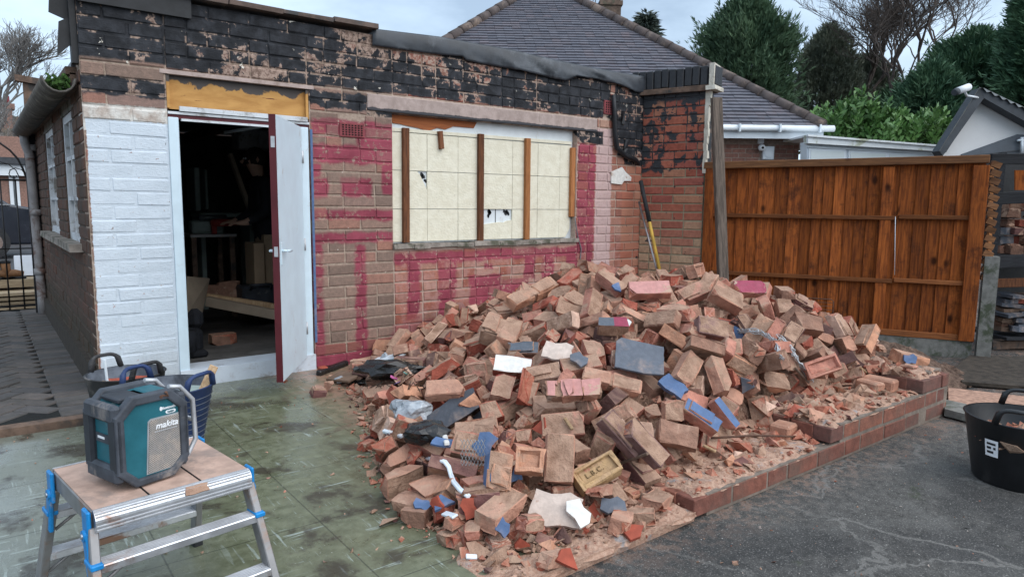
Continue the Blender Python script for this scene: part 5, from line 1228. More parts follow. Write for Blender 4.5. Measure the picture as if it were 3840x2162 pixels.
C89 76 39 5222 3809 400 18 92 25 -24|C72 73 53 1852 3572 76 29 -70 48 -44|H107 108 70 4538 2577 474 45 71 51 -16|C62 81 58 4234 4474 600 40 -31 -12 -85|W5115 3357 546 80 -23 26 -49|W3509 2855 333 18 -54 -82 7
H139 108 70 4300 5049 306 83 -18 22 47|W2697 4886 157 13 91 -31 25|W2546 3636 228 23 5 -78 59|W3590 4736 527 83 -27 4 49|W5444 3878 362 80 30 5 51|H133 108 70 3688 3324 660 100 -5 1 -6
C61 62 39 2320 4819 24 99 0 0 -12|H102 108 70 2711 5341 55 20 68 20 -68|C53 63 53 2909 3475 441 52 59 21 -58|W4954 3466 620 4 -95 -20 24|W3359 2567 287 92 17 -5 35|H96 108 70 2220 3617 132 53 -20 10 82""".replace('\n', '|').split('|')]
HERO = [
('blue_plaster_brick', (0.16, 0.084, 0.069), (3.071, 2.489, 0.378), (0.7, 0.41, 0.01, -0.58)),
('blue_face_brick', (0.216, 0.084, 0.072), (3.023, 2.263, 0.264), (0.78, 0.38, 0.1, -0.48)),
('blue_face_brick', (0.192, 0.056, 0.064), (3.267, 2.284, 0.231), (0.73, 0.37, 0.27, -0.52)),
('blue_side_brick', (0.16, 0.104, 0.11), (1.731, 2.343, 0.228), (0.79, 0.3, -0.36, 0.4)),
('frog_letter_brick', (0.228, 0.11, 0.069), (2.181, 2.189, 0.176), (0.93, 0.33, -0.18, -0.02)),
('frog_brick', (0.228, 0.11, 0.069), (4.26, 2.264, 0.373), (0.84, 0.45, -0.26, -0.16)),
('bonded_block', (0.248, 0.224, 0.152), (2.747, 3.702, 0.523), (0.86, 0.28, 0.02, -0.42)),
('long_bonded_bricks', (0.48, 0.11, 0.08), (3.334, 4.085, 0.716), (0.94, 0.31, -0.11, 0.08)),
('bonded_bricks', (0.32, 0.1, 0.072), (2.43, 2.641, 0.421), (0.88, 0.36, -0.16, -0.28)),
('bonded_bricks', (0.336, 0.092, 0.068), (2.768, 2.681, 0.406), (0.86, 0.33, -0.03, -0.38)),
('pink_paint_brick', (0.288, 0.11, 0.072), (3.693, 3.236, 0.808), (0.88, 0.37, -0.14, -0.28)),
('maroon_paint_brick', (0.228, 0.11, 0.069), (4.417, 2.928, 0.796), (0.88, 0.38, -0.1, -0.26)),
('purple_brick', (0.24, 0.088, 0.069), (2.412, 2.263, 0.289), (0.72, 0.43, 0.18, -0.51)),
('purple_brick', (0.24, 0.088, 0.069), (2.461, 2.154, 0.266), (0.72, 0.43, 0.18, -0.51)),
('upright_brick', (0.216, 0.128, 0.08), (2.023, 2.271, 0.251), (0.8, 0.22, -0.42, 0.36)),
('frog_half', (0.124, 0.11, 0.072), (1.866, 2.289, 0.27), (0.84, 0.42, -0.13, -0.32)),
('striped_paint_brick', (0.216, 0.064, 0.096), (3.097, 2.974, 0.649), (0.88, 0.34, -0.11, -0.32)),
('red_plaster_brick', (0.216, 0.104, 0.08), (2.415, 3.13, 0.455), (0.85, 0.38, -0.1, -0.35)),
('plain_brick', (0.216, 0.12, 0.08), (2.316, 2.578, 0.265), (0.85, 0.41, -0.18, -0.27)),
('plain_brick', (0.2, 0.12, 0.072), (2.745, 2.19, 0.238), (0.82, 0.44, -0.06, -0.35)),
('upright_small_brick', (0.104, 0.096, 0.072), (2.874, 2.327, 0.31), (0.76, 0.29, -0.46, 0.37)),
('red_face_brick', (0.12, 0.104, 0.069), (2.143, 2.954, 0.278), (0.87, 0.38, -0.23, -0.21)),
('maroon_brick', (0.16, 0.11, 0.069), (2.265, 3.03, 0.369), (0.88, 0.23, -0.24, 0.35)),
('orange_brick', (0.152, 0.104, 0.069), (3.914, 2.373, 0.3), (0.84, 0.44, -0.08, -0.32)),
('plain_brick', (0.216, 0.104, 0.072), (2.034, 3.255, 0.35), (0.9, 0.3, -0.14, -0.29)),
('plain_brick', (0.176, 0.112, 0.08), (1.801, 2.654, 0.24), (0.84, 0.39, -0.05, -0.36)),
('red_face_brick', (0.208, 0.104, 0.069), (2.354, 2.902, 0.403), (0.85, 0.22, -0.33, 0.34)),
('plain_brick', (0.192, 0.12, 0.096), (4.543, 2.538, 0.582), (0.83, 0.44, -0.07, -0.33)),
('purple_brick', (0.2, 0.112, 0.08), (3.581, 2.622, 0.638), (0.82, 0.49, -0.04, -0.29)),
('plain_brick', (0.24, 0.128, 0.104), (4.231, 2.977, 0.739), (0.78, 0.39, 0.06, -0.48)),
('plain_brick', (0.232, 0.12, 0.08), (4.171, 3.239, 0.745), (0.92, 0.28, -0.23, -0.12)),
('slate_square', (0.285, 0.239, 0.013), (2.992, 2.677, 0.523), (0.88, 0.32, -0.01, -0.35)),
('grey_tile', (0.2, 0.104, 0.04), (2.739, 3.438, 0.467), (0.89, 0.25, -0.13, -0.36)),
('plaster_piece', (0.184, 0.136, 0.016), (2.665, 3.023, 0.537), (0.87, 0.31, -0.09, -0.37)),
('grey_slate_chip', (0.112, 0.096, 0.011), (2.68, 2.853, 0.521), (0.75, 0.26, 0.06, -0.61)),
('dark_slate', (0.331, 0.156, 0.013), (2.022, 3.168, 0.251), (0.9, 0.32, -0.26, -0.1)),
('blue_plaster_chip', (0.12, 0.096, 0.016), (1.825, 2.582, 0.276), (0.78, 0.4, -0.46, 0.16)),
('blue_plaster_curl', (0.176, 0.056, 0.011), (1.715, 2.71, 0.262), (0.91, 0.22, -0.01, -0.34)),
('cream_plaster', (0.23, 0.156, 0.028), (1.891, 2.138, 0.096), (0.85, 0.4, -0.11, -0.34)),
('cream_plaster', (0.129, 0.083, 0.018), (1.939, 2.048, 0.106), (0.68, 0.37, 0.09, -0.63))]
r = random.Random(31)
# words for where on the heap a piece lies
def spot(p):
    x, y, d = project(p); x /= S; y /= S
    if y < 745: return 'along the heap crest' if x > 1400 else 'on the shoulder by the maroon wall'
    if x > 1950: return 'at the fence end' if y < 880 else 'inside the plinth end'
    if y > 1290: return 'at the scattered heap foot'
    if x < 1080: return 'on the heap edge by the green slab'
    if x < 1280: return 'on the green slab flank' if y > 960 else 'on the flank below the maroon wall'
    if x > 1660: return 'on the slope above the plinth' if y > 930 else 'on the upper fence slope'
    return 'on the upper heap front' if y < 900 else 'in the heap middle' if y < 1080 else 'low on the heap front'
REC = []
def lay_rubble(mesh, M, tint, label, cat, name, grp):
    o = bpy.data.objects.new(name, mesh); place(o, M); COL.objects.link(o); o.color = (*tint, 1)
    o['group'] = grp; o['category'] = cat
    REC.append([label, o, M.translation.copy()]); return o
GRP = 'bricks and fragments of the rubble heap'
REST = []
for i_, (t, w) in enumerate(PILE):
    if len(w) == 7: w = [225, 108, 70] + w
    dx, dy, dz, x, y, z = [a / 1000 for a in w[:6]]; qw, qx, qy, qz = w[6:]
    kind = {'W': 'whole', 'H': 'half', 'C': 'chunk'}[t]; me = r.choice(POOL[kind]); q = Quaternion((qw, qx, qy, qz)).normalized()
    if r.random() < .5: q = q @ Quaternion((1, 0, 0), PI)
    if r.random() < .5: q = q @ Quaternion((0, 0, 1), PI)
    if kind == 'whole' and r.random() < .05: me = POOL['frog'][r.randrange(2)]; kind = 'frog'
    tn = r.choices(TN, TW)[0]; k = r.uniform(.85, 1.12)
    M = Matrix.LocRotScale(Vector((x, y, z)), q, Vector((dx / BRL[0], dy / BRL[1], dz / BRL[2])))
    if i_ >= 235: REST.append((me, M, [c * k for c in TINTS[tn]])); continue
    ax = q @ Vector((1, 0, 0)); pose = 'upright' if abs(ax.z) > .72 else 'tilted' if abs(ax.z) > .33 else 'lying'
    what = {'whole': 'brick', 'half': 'half brick', 'chunk': 'brick fragment', 'frog': 'frogged brick'}[kind]
    lay_rubble(me, M, [c * k for c in TINTS[tn]], f'{tn} {what} {pose} {spot((x, y, z))}', 'brick', {'whole': 'brick', 'frog': 'brick', 'half': 'half_brick', 'chunk': 'brick_fragment'}[kind], GRP)
# the bricks that show least, joined
V, F, MI, TI, RN = [], [], [], [], []
for me, M, tint in REST:
    b = len(V); V += [tuple(M @ v.co) for v in me.vertices]; F += [[b + i for i in p.vertices] for p in me.polygons]; MI += [p.material_index for p in me.polygons]
    TI += [*tint, 1.] * len(me.vertices); RN += [r.random()] * len(me.vertices)
me = bpy.data.meshes.new('rubble'); me.from_pydata(V, [], F); me.polygons.foreach_set('material_index', MI)
for m in RM: me.materials.append(m)
me.attributes.new('tint', 'FLOAT_COLOR', 'POINT').data.foreach_set('color', TI); me.attributes.new('rnd', 'FLOAT', 'POINT').data.foreach_set('value', RN); me.attributes.new('joined', 'FLOAT', 'POINT').data.foreach_set('value', [1.] * len(V))
mk('rubble', me, None, label='half buried bricks and fragments between the bricks of the heap', cat='rubble', kind='stuff')
# pieces with a look of their own
def slab_poly(pts, t, jag=.0, seed=0):
    r_ = random.Random(seed); m_ = MB(); P = []
    for i in range(len(pts)):
        a, b = Vector((*pts[i], 0)), Vector((*pts[(i + 1) % len(pts)], 0)); n_ = max(1, int((b - a).length / .03)) if jag else 1
        for k_ in range(n_):
            p = a.lerp(b, k_ / n_)
            if jag and k_: p += Vector((r_.uniform(-jag, jag), r_.uniform(-jag, jag), 0))
            P.append(p + Vector((0, 0, t / 2)))
    return m_.prism(P, (0, 0, -t))
def poly(L, W, f): return [(a * L / 2, b * W / 2) for a, b in f]
SQ = [(-1, -1), (1, -1), (1, 1), (-1, 1)]
RAG = [(-1, -.8), (-.3, -1), (.4, -.85), (1, -.9), (.85, .2), (1, .7), (.5, 1), (-.2, .8), (-.8, 1), (-.95, .1)]
RAG2 = [(-1, -.3), (-.5, -1), (.2, -.8), (.9, -1), (1, .1), (.6, .9), (0, .7), (-.6, 1)]
def painted_brick(L, W, H, seed, mat, side):
    """a broken brick with one old painted face: side z+ or y- or x-"""
    bm = rough_brick(L, W, H, 'whole', seed); n_ = {'z': Vector((0, 0, 1)), 'y': Vector((0, -1, 0)), 'x': Vector((-1, 0, 0)), 'Y': Vector((0, 1, 0))}[side]
    lim = {'z': H / 2, 'y': W / 2, 'x': L / 2, 'Y': W / 2}[side]
    for f in bm.faces:
        if f.normal.dot(n_) > .8 and f.calc_center_median().dot(n_) > lim - .015: f.material_index = 3
    return bm_mesh(bm, 'painted_brick', RM + [mat])
def multi(n, L, W, H, seed, mats=None, paint=None):
    """n bricks still bonded by their mortar, along x"""
    bm = bmesh.new()
    for i in range(n):
        b = rough_brick(L / n - .004, W, H, 'whole' if i % 2 else 'half', seed + i)
        for vv in b.verts: vv.co.x += -L / 2 + L / n * (i + .5); vv.co.z += random.Random(seed + i).uniform(-.006, .006)
        if paint is not None:
            for f in b.faces:
                if f.normal.z > .8 and f.calc_center_median().z > H / 2 - .02: f.material_index = 3
        t = bpy.data.meshes.new('t'); b.to_mesh(t); b.free(); bm.from_mesh(t); bpy.data.meshes.remove(t)
    cx = rough_brick(L * .96, W * .8, H * .8, 'whole', seed + 77)
    for f in cx.faces: f.material_index = 1
    t = bpy.data.meshes.new('t'); cx.to_mesh(t); cx.free(); bm.from_mesh(t); bpy.data.meshes.remove(t)
    return bm_mesh(bm, 'bonded_bricks', RM + ([paint] if paint else []))
HL = {}
def hero_mesh(name, d, i):
    L, W, H = d; T = TINTS
    if name == 'slate_square': return slab_poly(poly(L, W, [(-1, -1), (.2, -1), (1, -.8), (1, 1), (-.8, 1), (-1, .7)]), H, .002, 1).mesh('slate', MT['slate']), 'roof_slate', 'slate', T['buff'], 'large square blue-grey slate lying face up on the front of the heap'
    if name == 'grey_tile': return painted_brick(L, W, H, 5, MT['grey_paint'], 'z'), 'half_brick', 'brick', T['brown'], 'grey painted brick face left of the torn cream plaster'
    if name == 'plaster_piece': return slab_poly(poly(L, W, RAG), H, .006, 2).mesh('plaster_piece', MT['plaster']), 'plaster_piece', 'plaster', T['buff'], 'torn cream plaster sheet on the grey painted bricks'
    if name == 'grey_slate_chip': return slab_poly(poly(L, W, RAG2), H, .003, 3).mesh('slate_chip', MT['slate']), 'slate_fragment', 'slate', T['buff'], 'small grey slate chip below the torn cream plaster'
    if name == 'dark_slate': return slab_poly(poly(L, W, [(-1, -.2), (-.7, -1), (.9, -.7), (1, .9), (.3, 1), (-.9, .5)]), H, .003, 4).mesh('slate', MT['slate_dark']), 'roof_slate', 'slate', T['buff'], 'long dark slate sloping near the green slab'
    if name == 'blue_plaster_brick': return slab_poly(poly(L, W * 1.1, RAG), .035, .008, 5).mesh('plaster_piece', MT['blue_paint']), 'plaster_piece', 'plaster', T['buff'], 'ragged blue painted plaster in the middle of the heap, below the square slate'
    if name == 'blue_face_brick': return painted_brick(L, W, H, 7 + i, MT['blue_paint'], 'z'), 'brick', 'brick', T['pink'], 'long blue faced brick sloping above the plinth' if L > .27 else 'narrow blue faced brick beside the long blue one'
    if name == 'blue_plaster_chip': return slab_poly(poly(L, W, RAG2), H, .004, 8).mesh('plaster_piece', MT['blue_paint']), 'plaster_piece', 'plaster', T['buff'], 'upright blue plaster flake beside the wire lath'
    if name == 'blue_plaster_curl': return slab_poly(poly(L, W, RAG), H, .004, 9).mesh('plaster_piece', MT['blue_paint']), 'plaster_piece', 'plaster', T['buff'], 'flat blue plaster strip left of the wire lath'
    if name == 'blue_side_brick': return painted_brick(L, W, H, 11, MT['blue_paint'], 'Y'), 'brick', 'brick', T['sandy'], 'upright buff brick with blue painted left side'
    if name == 'frog_letter_brick': return None, 'brick', 'brick', (.46, .33, .185), 'yellowish frogged brick stamped with three letters at the front of the heap'
    if name == 'frog_brick': return POOL['frog'][1], 'brick', 'brick', T['pink'], 'frogged brick tilted beside the plinth end'
    if name == 'cream_plaster': return slab_poly(poly(L, W, RAG if L > .2 else RAG2), H, .005, 12 + i).mesh('plaster_piece', MT['plaster_white'] if L < .2 else MT['plaster']), 'plaster_piece', 'plaster', T['buff'], 'largest pale plaster slab at the foot of the heap' if L > .2 else 'small white plaster piece right of the largest plaster slab'
    if name == 'bonded_block': return multi(2, L, W, H, 40), 'bonded_bricks', 'bricks', T['buff'], 'big block of buff bricks still bonded, below the maroon wall'
    if name == 'long_bonded_bricks': return multi(2, L, W, H, 50), 'bonded_bricks', 'bricks', T['sandy'], 'two pale orange bricks end to end leaning up to the crest'
    if name == 'bonded_bricks': return multi(3 if i % 2 else 2, L, W, H, 60 + i, paint=MT['pink_paint'] if i % 2 else None), 'bonded_bricks', 'bricks', T['buff'], 'pink topped run of bonded bricks in front of the square slate' if i % 2 else 'crumbly buff bonded bricks left of the pink topped run'
    if name == 'pink_paint_brick': return painted_brick(L, W, H, 70 + i, MT['pink_paint'], 'z'), 'brick', 'brick', T['pink'], 'pink painted brick on the crest beneath the shovel' if L < .4 else 'long faded pink brick left of the square slate'
    if name == 'maroon_paint_brick': return painted_brick(L, W, H, 80, MT['maroon_paint'], 'z'), 'brick', 'brick', T['pink'], 'maroon topped brick on the crest in front of the fence'
    if name == 'purple_brick': return rough_mesh(L, W, H, 'whole', 90 + i), 'brick', 'brick', (.22, .135, .125), ['', 'left one of two purple grey bricks sloping side by side', 'right one of two purple grey bricks sloping side by side', 'large purple grey brick on the upper slope towards the fence'][i]
    if name == 'upright_brick': return rough_mesh(L, W, H, 'whole', 95), 'brick', 'brick', T['buff'], 'mortar caked brick standing upright left of the stamped brick'
    if name == 'frog_half': return rough_mesh(L, W, H, 'frog', 96), 'half_brick', 'brick', T['sandy'], 'square half brick with a frog low on the front of the heap'
    if name == 'striped_paint_brick': return striped(L, W, H), 'brick', 'brick', T['brown'], 'brown brick with grey, maroon and white painted top'
    if name == 'red_plaster_brick': return painted_brick(L, W, H, 97, MT['plaster_white'], 'z'), 'brick', 'brick', T['red'], 'broken red brick with white plaster on top'
    tn = {'upright_small_brick': 'buff', 'red_face_brick': 'red', 'maroon_brick': 'plum', 'orange_brick': 'sandy'}.get(name, ('buff', 'pink', 'brown')[i % 3])
    t2 = (.26, .065, .055) if name == 'maroon_brick' else T[tn]
    return rough_mesh(L, W, H, 'half' if name in ('red_face_brick',) else 'whole', 200 + i), 'brick', 'brick', t2, None if name == 'plain_brick' else {'upright_small_brick': 'small buff brick on end left of the long blue brick', 'red_face_brick': 'red broken brick end in the middle of the heap', 'maroon_brick': 'dark maroon brick standing at the middle left of the heap', 'orange_brick': 'smooth orange brick above the plinth step'}[name]
def rough_mesh(L, W, H, kind, seed): return bm_mesh(rough_brick(L, W, H, kind, seed), kind + '_brick')
def striped(L, W, H):
    bm = rough_brick(L, W, H, 'frog' if False else 'half', 98)
    for f in bm.faces:
        c = f.calc_center_median()
        if f.normal.z > .75 and c.z > H / 2 - .02: f.material_index = 3 if c.x < -.03 else 4 if c.x < .07 else 5
    return bm_mesh(bm, 'striped_brick', RM + [MT['grey_paint'], MT['maroon_paint'], MT['plaster_white']])
cnt = {}
for (name, d, l, q) in HERO:
    cnt[name] = cnt.get(name, 0) + 1
    M = Matrix.LocRotScale(Vector(l), Quaternion(q).normalized(), Vector((1, 1, 1)))
    if name == 'frog_letter_brick':
        t = thing('brick', 'yellowish frogged brick stamped with three letters low on the front of the heap', 'brick', (0, 0, 0), 0, GRP); place(t, M)
        b = bpy.data.objects.new('brick_body', rough_mesh(*d, 'frog', 99)); link(b, t, False); b.color = (.46, .32, .17, 1)
        cu = bpy.data.curves.new('lettering', 'FONT'); cu.body = 'L.B.C.'; cu.size = .033; cu.extrude = .003; cu.align_x = 'CENTER'; cu.align_y = 'CENTER'; cu.space_character = 1.25
        to = bpy.data.objects.new('lettering', cu); link(to, t, False); to.location = (-.012, .004, d[2] / 2 - .018); dg0 = bpy.context.evaluated_depsgraph_get(); me0 = bpy.data.meshes.new_from_object(to.evaluated_get(dg0)); bpy.data.objects.remove(to); to = mk('lettering', me0, None, t, True); to.location = (-.012, .004, d[2] / 2 - .018); me0.materials.clear(); me0.materials.append(MT['letter_brown'])
        continue
    me, nm, cat, tint, lab = hero_mesh(name, d, cnt[name])
    if lab is None: lab = f'{["", "buff", "pink", "brown"][1 + cnt[name] % 3]} thick lump of brick and mortar {spot(l)}'
    lay_rubble(me, M, tint, lab, cat, nm, GRP)
# labels that would be shared say which of the alike pieces is meant, by their order across the photo
ORD = ['leftmost', 'second from left', 'third from left', 'fourth from left', 'fifth from left', 'sixth from left', 'seventh from left', 'eighth from left']
by = {}
for rec in REC: by.setdefault(rec[0], []).append(rec)
for lab, rs in by.items():
    rs.sort(key=lambda t: project(t[2])[0]); n_ = len(rs)
    for i, rec in enumerate(rs):
        if n_ == 1: s_ = lab
        elif n_ == 2: s_ = f'{("left", "right")[i]} one of two, {lab}'
        else: s_ = (ORD[i] if i < 4 or i < n_ - 4 and i < 8 else ['rightmost', 'second from right', 'third from right', 'fourth from right'][n_ - 1 - i] if n_ - 1 - i < 4 else 'middle') + ' ' + lab
        rec[1]['label'] = s_
# small chips: strewn all over the heap, the plinth and the slab edge (nobody could count them)
def chip_cloud(name, n, sampler, smin, smax, label, seed, flat=.5, mats=None, cols=None):
    g_ = np.random.default_rng(seed)
    V = np.zeros((n * 6, 3)); base = np.array([(1, 0, 0), (-1, 0, 0), (0, 1, 0), (0, -1, 0), (0, 0, 1), (0, 0, -1)], float)
    tri = np.array([(0, 2, 4), (2, 1, 4), (1, 3, 4), (3, 0, 4), (2, 0, 5), (1, 2, 5), (3, 1, 5), (0, 3, 5)])
    P = sampler(g_, n)
    s_ = smin * (smax / smin) ** (g_.random(n) ** 2.2)
    F = np.zeros((n * 8, 3), int); tint = np.zeros((n * 6, 4)); keys = list(TINTS.values()); cm = cols or (keys + [(.36, .25, .18), (.40, .27, .20), (.40, .30, .23)])
    for i in range(n):
        b = base * np.array([1, g_.uniform(.5, 1), flat * g_.uniform(.5, 1.3)]) + g_.normal(0, .22, (6, 3)); b *= s_[i]
        e = Euler((g_.normal(0, .35), g_.normal(0, .35), g_.uniform(0, 6.28))).to_matrix()
        V[i * 6:i * 6 + 6] = b @ np.array(e).T + P[i]; F[i * 8:i * 8 + 8] = tri + i * 6
        c = cm[g_.integers(len(cm))]; k_ = g_.uniform(.8, 1.15); tint[i * 6:i * 6 + 6] = (*[min(1, x * k_) for x in c], 1)
    me = bpy.data.meshes.new(name); me.from_pydata(V.tolist(), [], F.tolist())
    for m in (mats or RM): me.materials.append(m)
    mi = g_.choice([0, 1, 2] if not mats else [0], n).repeat(8); me.polygons.foreach_set('material_index', mi.astype('int32'))
    at = me.attributes.new('tint', 'FLOAT_COLOR', 'POINT'); at.data.foreach_set('color', tint.ravel())
    jn = me.attributes.new('joined', 'FLOAT', 'POINT'); jn.data.foreach_set('value', np.ones(n * 6))
    rn = me.attributes.new('rnd', 'FLOAT', 'POINT'); rn.data.foreach_set('value', g_.random(n).repeat(6))
    return mk(name, me, None, label=label, cat='rubble', kind='stuff')
def s_ledge(g_, n):
    u = g_.random(n); x = 1.5 + u * 3.8; y = EDGE + .02 + g_.random(n) ** 1.2 * (.5 + .12 * (x > 3.2)); z = np.where(x < 2.53, .004, np.where(x < 3.74, .064, np.where(x < 4.93, .17, .27)))
    return np.stack([x, y, z + .004], -1)
chip_cloud('rubble', 1300, s_ledge, .005, .036, 'crumbled brick scattered along the plinth top', 3)
def s_foot(g_, n):
    t = g_.random(n); y = 2.02 + t * 3.2; lb = np.interp(y, [2, 2.4, 2.6, 3.3, 4.5, 5.3], [1.42, 1.45, 1.42, 1.58, 2.1, 2.2]); x = lb + g_.normal(0, .05, n) + g_.random(n) ** 1.5 * .7
    x = np.where(y < 2.45, 1.4 + g_.random(n) * 1.5, x)
    return np.stack([x, y, np.maximum(.006, heap_h(x, y) * .9 - .05)], -1)
chip_cloud('rubble', 1700, s_foot, .006, .050, 'broken brick bits along the green slab edge of the heap', 4, .6)
def s_heap(g_, n):
    x = g_.uniform(1.6, 5.7, n * 3); y = g_.uniform(2.1, 5.2, n * 3); h = heap_h(x, y); k_ = np.where(h > .05)[0][:n]
    while len(k_) < n: k_ = np.concatenate([k_, k_])[:n]
    return np.stack([x[k_], y[k_], h[k_] * .97 - .06], -1)
chip_cloud('rubble', 1500, s_heap, .015, .06, 'brick chips lodged between the bricks of the heap', 5, .6)
def s_front(g_, n):
    x = 1.45 + g_.random(n) * 1.5; y = 2.03 + g_.random(n) ** 1.3 * (.62 - .15 * (x - 1.45)); return np.stack([x, y, np.maximum(.012, heap_h(x, y) * .6 - .03)], -1)
chip_cloud('rubble', 520, s_front, .02, .062, 'fist-sized broken brick spread over the front foot of the heap', 8, .62)
def s_spill(g_, n):
    x = 2.6 + g_.random(n) * 2.6; y = 2.02 + g_.random(n) ** .7 * .38; z = np.where(x < 3.74, .075, np.where(x < 4.93, .18, .27)); return np.stack([x, y, z], -1)
chip_cloud('rubble', 520, s_spill, .018, .085, 'brick lumps spilled along the back of the plinth top', 15, .6)
def s_slab(g_, n):
    x = g_.uniform(-.1, 2.1, n); y = g_.uniform(2.1, 5.3, n); return np.stack([x, y, np.full(n, .002)], -1)
chip_cloud('debris', 170, s_slab, .004, .016, 'tiny brick crumbs scattered over the green slab', 6, .4)
def s_yard(g_, n):
    x = g_.uniform(1.8, 6.5, n); y = g_.uniform(.4, 1.9, n); return np.stack([x, y, np.full(n, -.052)], -1)
chip_cloud('debris', 230, s_yard, .003, .014, 'grit and small chips on the yard asphalt', 7, .5, cols=[(.30, .27, .25), (.36, .22, .16), (.5, .48, .45), (.2, .19, .18)])
# larger loose pieces at the foot of the heap and on the slab, each a thing
FOOT = [  # D x, y, size, tint, mesh kind, label
    (722, 978, (.115, .09, .075), 'red', 'half', 'lone red half brick by the foot of the open door'), (800, 995, (.12, .11, .08), 'plum', 'half', 'dark red broken brick on the slab by the maroon wall'),
    (836, 982, (.10, .10, .085), 'buff', 'half', 'pale broken brick beside the dark red one on the slab'), (910, 918, (.16, .13, .10), 'pink', 'half', 'half brick standing against the maroon wall by the litter'),
    (983, 990, (.14, .11, .10), 'buff', 'half', 'buff half brick at the green slab edge'), (1045, 905, (.24, .13, .10), 'pink', 'half', 'pink faced half brick by the white plastic trim'),
    (925, 1130, (.10, .09, .06), 'red', 'chunk', 'red lump at the outer left edge of the heap'), (1040, 1150, (.22, .12, .07), 'red', 'half', 'flat dark red brick below the plastic bag'), (975, 1150, (.12, .1, .06), 'red', 'chunk', 'red fragment next to the flat dark red brick'),
    (1040, 1275, (.22, .16, .06), 'brown', 'half', 'brown brick lying on edge nearest the green slab corner'), (1090, 1235, (.22, .15, .05), 'buff', 'half', 'flat buff slab of brick at the lower left of the heap'),
    (1200, 1272, (.24, .15, .09), 'plum', 'half', 'dark plum brick with pale top at the foot of the heap'), (1262, 1275, (.16, .11, .05), 'buff', 'chunk', 'pale mortar lump left of the largest plaster slab'), (1160, 1310, (.19, .06, .05), 'buff', 'half', 'narrow buff brick strip at the foot of the heap'),
    (1135, 1362, (.11, .09, .05), 'brown', 'chunk', 'brown lump nearest the front corner of the heap'), (1500, 1240, (.18, .13, .05), 'buff', 'chunk', 'buff wedge beside the plinth step'), (1240, 1315, (.10, .09, .07), 'buff', 'chunk', 'buff lump among the front rubble'), (1560, 1330, (.15, .1, .08), 'buff', 'chunk', 'buff lump on the dusty strip under the plinth end'),
    (1610, 1310, (.15, .09, .07), 'buff', 'chunk', 'long buff fragment on the dusty strip'), (1395, 1415, (.17, .08, .05), 'buff', 'chunk', 'lone buff fragment on the dusty strip nearest the camera'), (1190, 1340, (.09, .08, .05), 'pink', 'chunk', 'pink lump in the foremost rubble'), (1330, 1330, (.13, .09, .06), 'pink', 'half', 'pink half brick under the pale plaster slab'),
    (525, 1327, (.075, .05, .006), 'red', 'chunk', 'thin red flake lying behind the work platform leg'), (1655, 1275, (.18, .12, .07), 'buff', 'chunk', 'mortar lump at the broken end of the plinth'),
    (2285, 915, (.22, .13, .086), 'sandy', 'whole', 'bright orange brick on the plinth end'), (1850, 1418, (.02, .016, .012), 'red', 'chunk', 'small red pebble on the asphalt near the photo edge'),
    (1900, 820, (.20, .13, .09), 'pink', 'half', 'pink half brick near the wire mesh strands'), (2285, 945, (.13, .1, .07), 'pink', 'half', 'broken pink brick end on the plinth end')]
BV = None
rr = random.Random(77)
for i, (x, y, s_, tn, kd, lab) in enumerate(FOOT):
    p = on_floor(x, y, .0)
    if y < 960 and x > 2000: p = on_floor(x, y, .27)
    elif 860 < x < 1060 and y < 935: p = on_floor(x, y + 22, .02)
    elif x > 1700 and y > 1400: p = on_floor(x, y, -.055)
    else:
        h = float(heap_h(np.array([p.x]), np.array([p.y]))[0]); p = on_floor(x, y, max(0, min(.12, h * .7)))
    s_ = tuple(.85 * a for a in s_) if y > 960 and x < 1700 else s_; me = rough_mesh(*s_, kd, 300 + i); o = lay_rubble(me, Matrix.LocRotScale(p + Vector((0, 0, s_[2] * .42)), Euler((rr.uniform(-.25, .25), rr.uniform(-.25, .25), rr.uniform(0, 3))).to_quaternion(), None), TINTS[tn], lab, 'brick', {'whole': 'brick', 'half': 'half_brick', 'chunk': 'brick_fragment'}[kd], GRP); o['label'] = lab
# bright orange-red tile shards and blue plaster bits, strewn in front
SH = [(1425, 1400, .11, 'orange_tile', 'sharp red tile shard standing on the dusty strip'), (1500, 1292, .10, 'orange_tile', 'red tile shard right of the pale plaster slab'), (1590, 1345, .12, 'orange_tile', 'broad red tile shard at the right of the front rubble'), (1180, 1275, .09, 'orange_tile', 'red shard beside the dark plum brick'),
      (1310, 1370, .08, 'orange_tile', 'red shard standing in the foremost rubble'), (1100, 1270, .075, 'orange_tile', 'orange shard beside a blue plaster bit'), (1362, 1075, .10, 'orange_tile', 'thin orange splinter upright in the middle of the heap'),
      (1262, 1322, .085, 'blue_paint', 'blue plaster bit standing at the foot of the heap'), (1112, 1262, .10, 'blue_paint', 'blue plaster bit at the lower left of the heap'), (1062, 1270, .08, 'blue_paint', 'blue edged shard at the outer left edge'), (1300, 1195, .08, 'blue_paint', 'blue plaster bit beside the frogged half brick'),
      (1860, 838, .13, 'blue_paint', 'blue flake half buried near the wire strands'), (1550, 722, .09, 'blue_paint', 'blue flake on the crest'), (2290, 903, .10, 'blue_paint', 'blue flake lying on the plinth end'), (1880, 968, .11, 'slate', 'dark slate chip on the slope above the plinth'), (1540, 1270, .12, 'slate', 'bent grey slate strip beside the plinth step'), (1210, 1050, .14, 'slate_dark', 'dark slate piece under the long dark slate')]
from mathutils.bvhtree import BVHTree
dg = bpy.context.evaluated_depsgraph_get()
def rubble_tree():
    V, F = [], []
    for o in COL.objects:
        if o.type == 'MESH' and (o.get('group') == GRP or o.get('category') == 'rubble'):
            b = len(V); Mw = _world(o); V += [Mw @ v.co for v in o.data.vertices]; F += [[b + i for i in p.vertices] for p in o.data.polygons]
    return BVHTree.FromPolygons(V, F)
HT = rubble_tree()
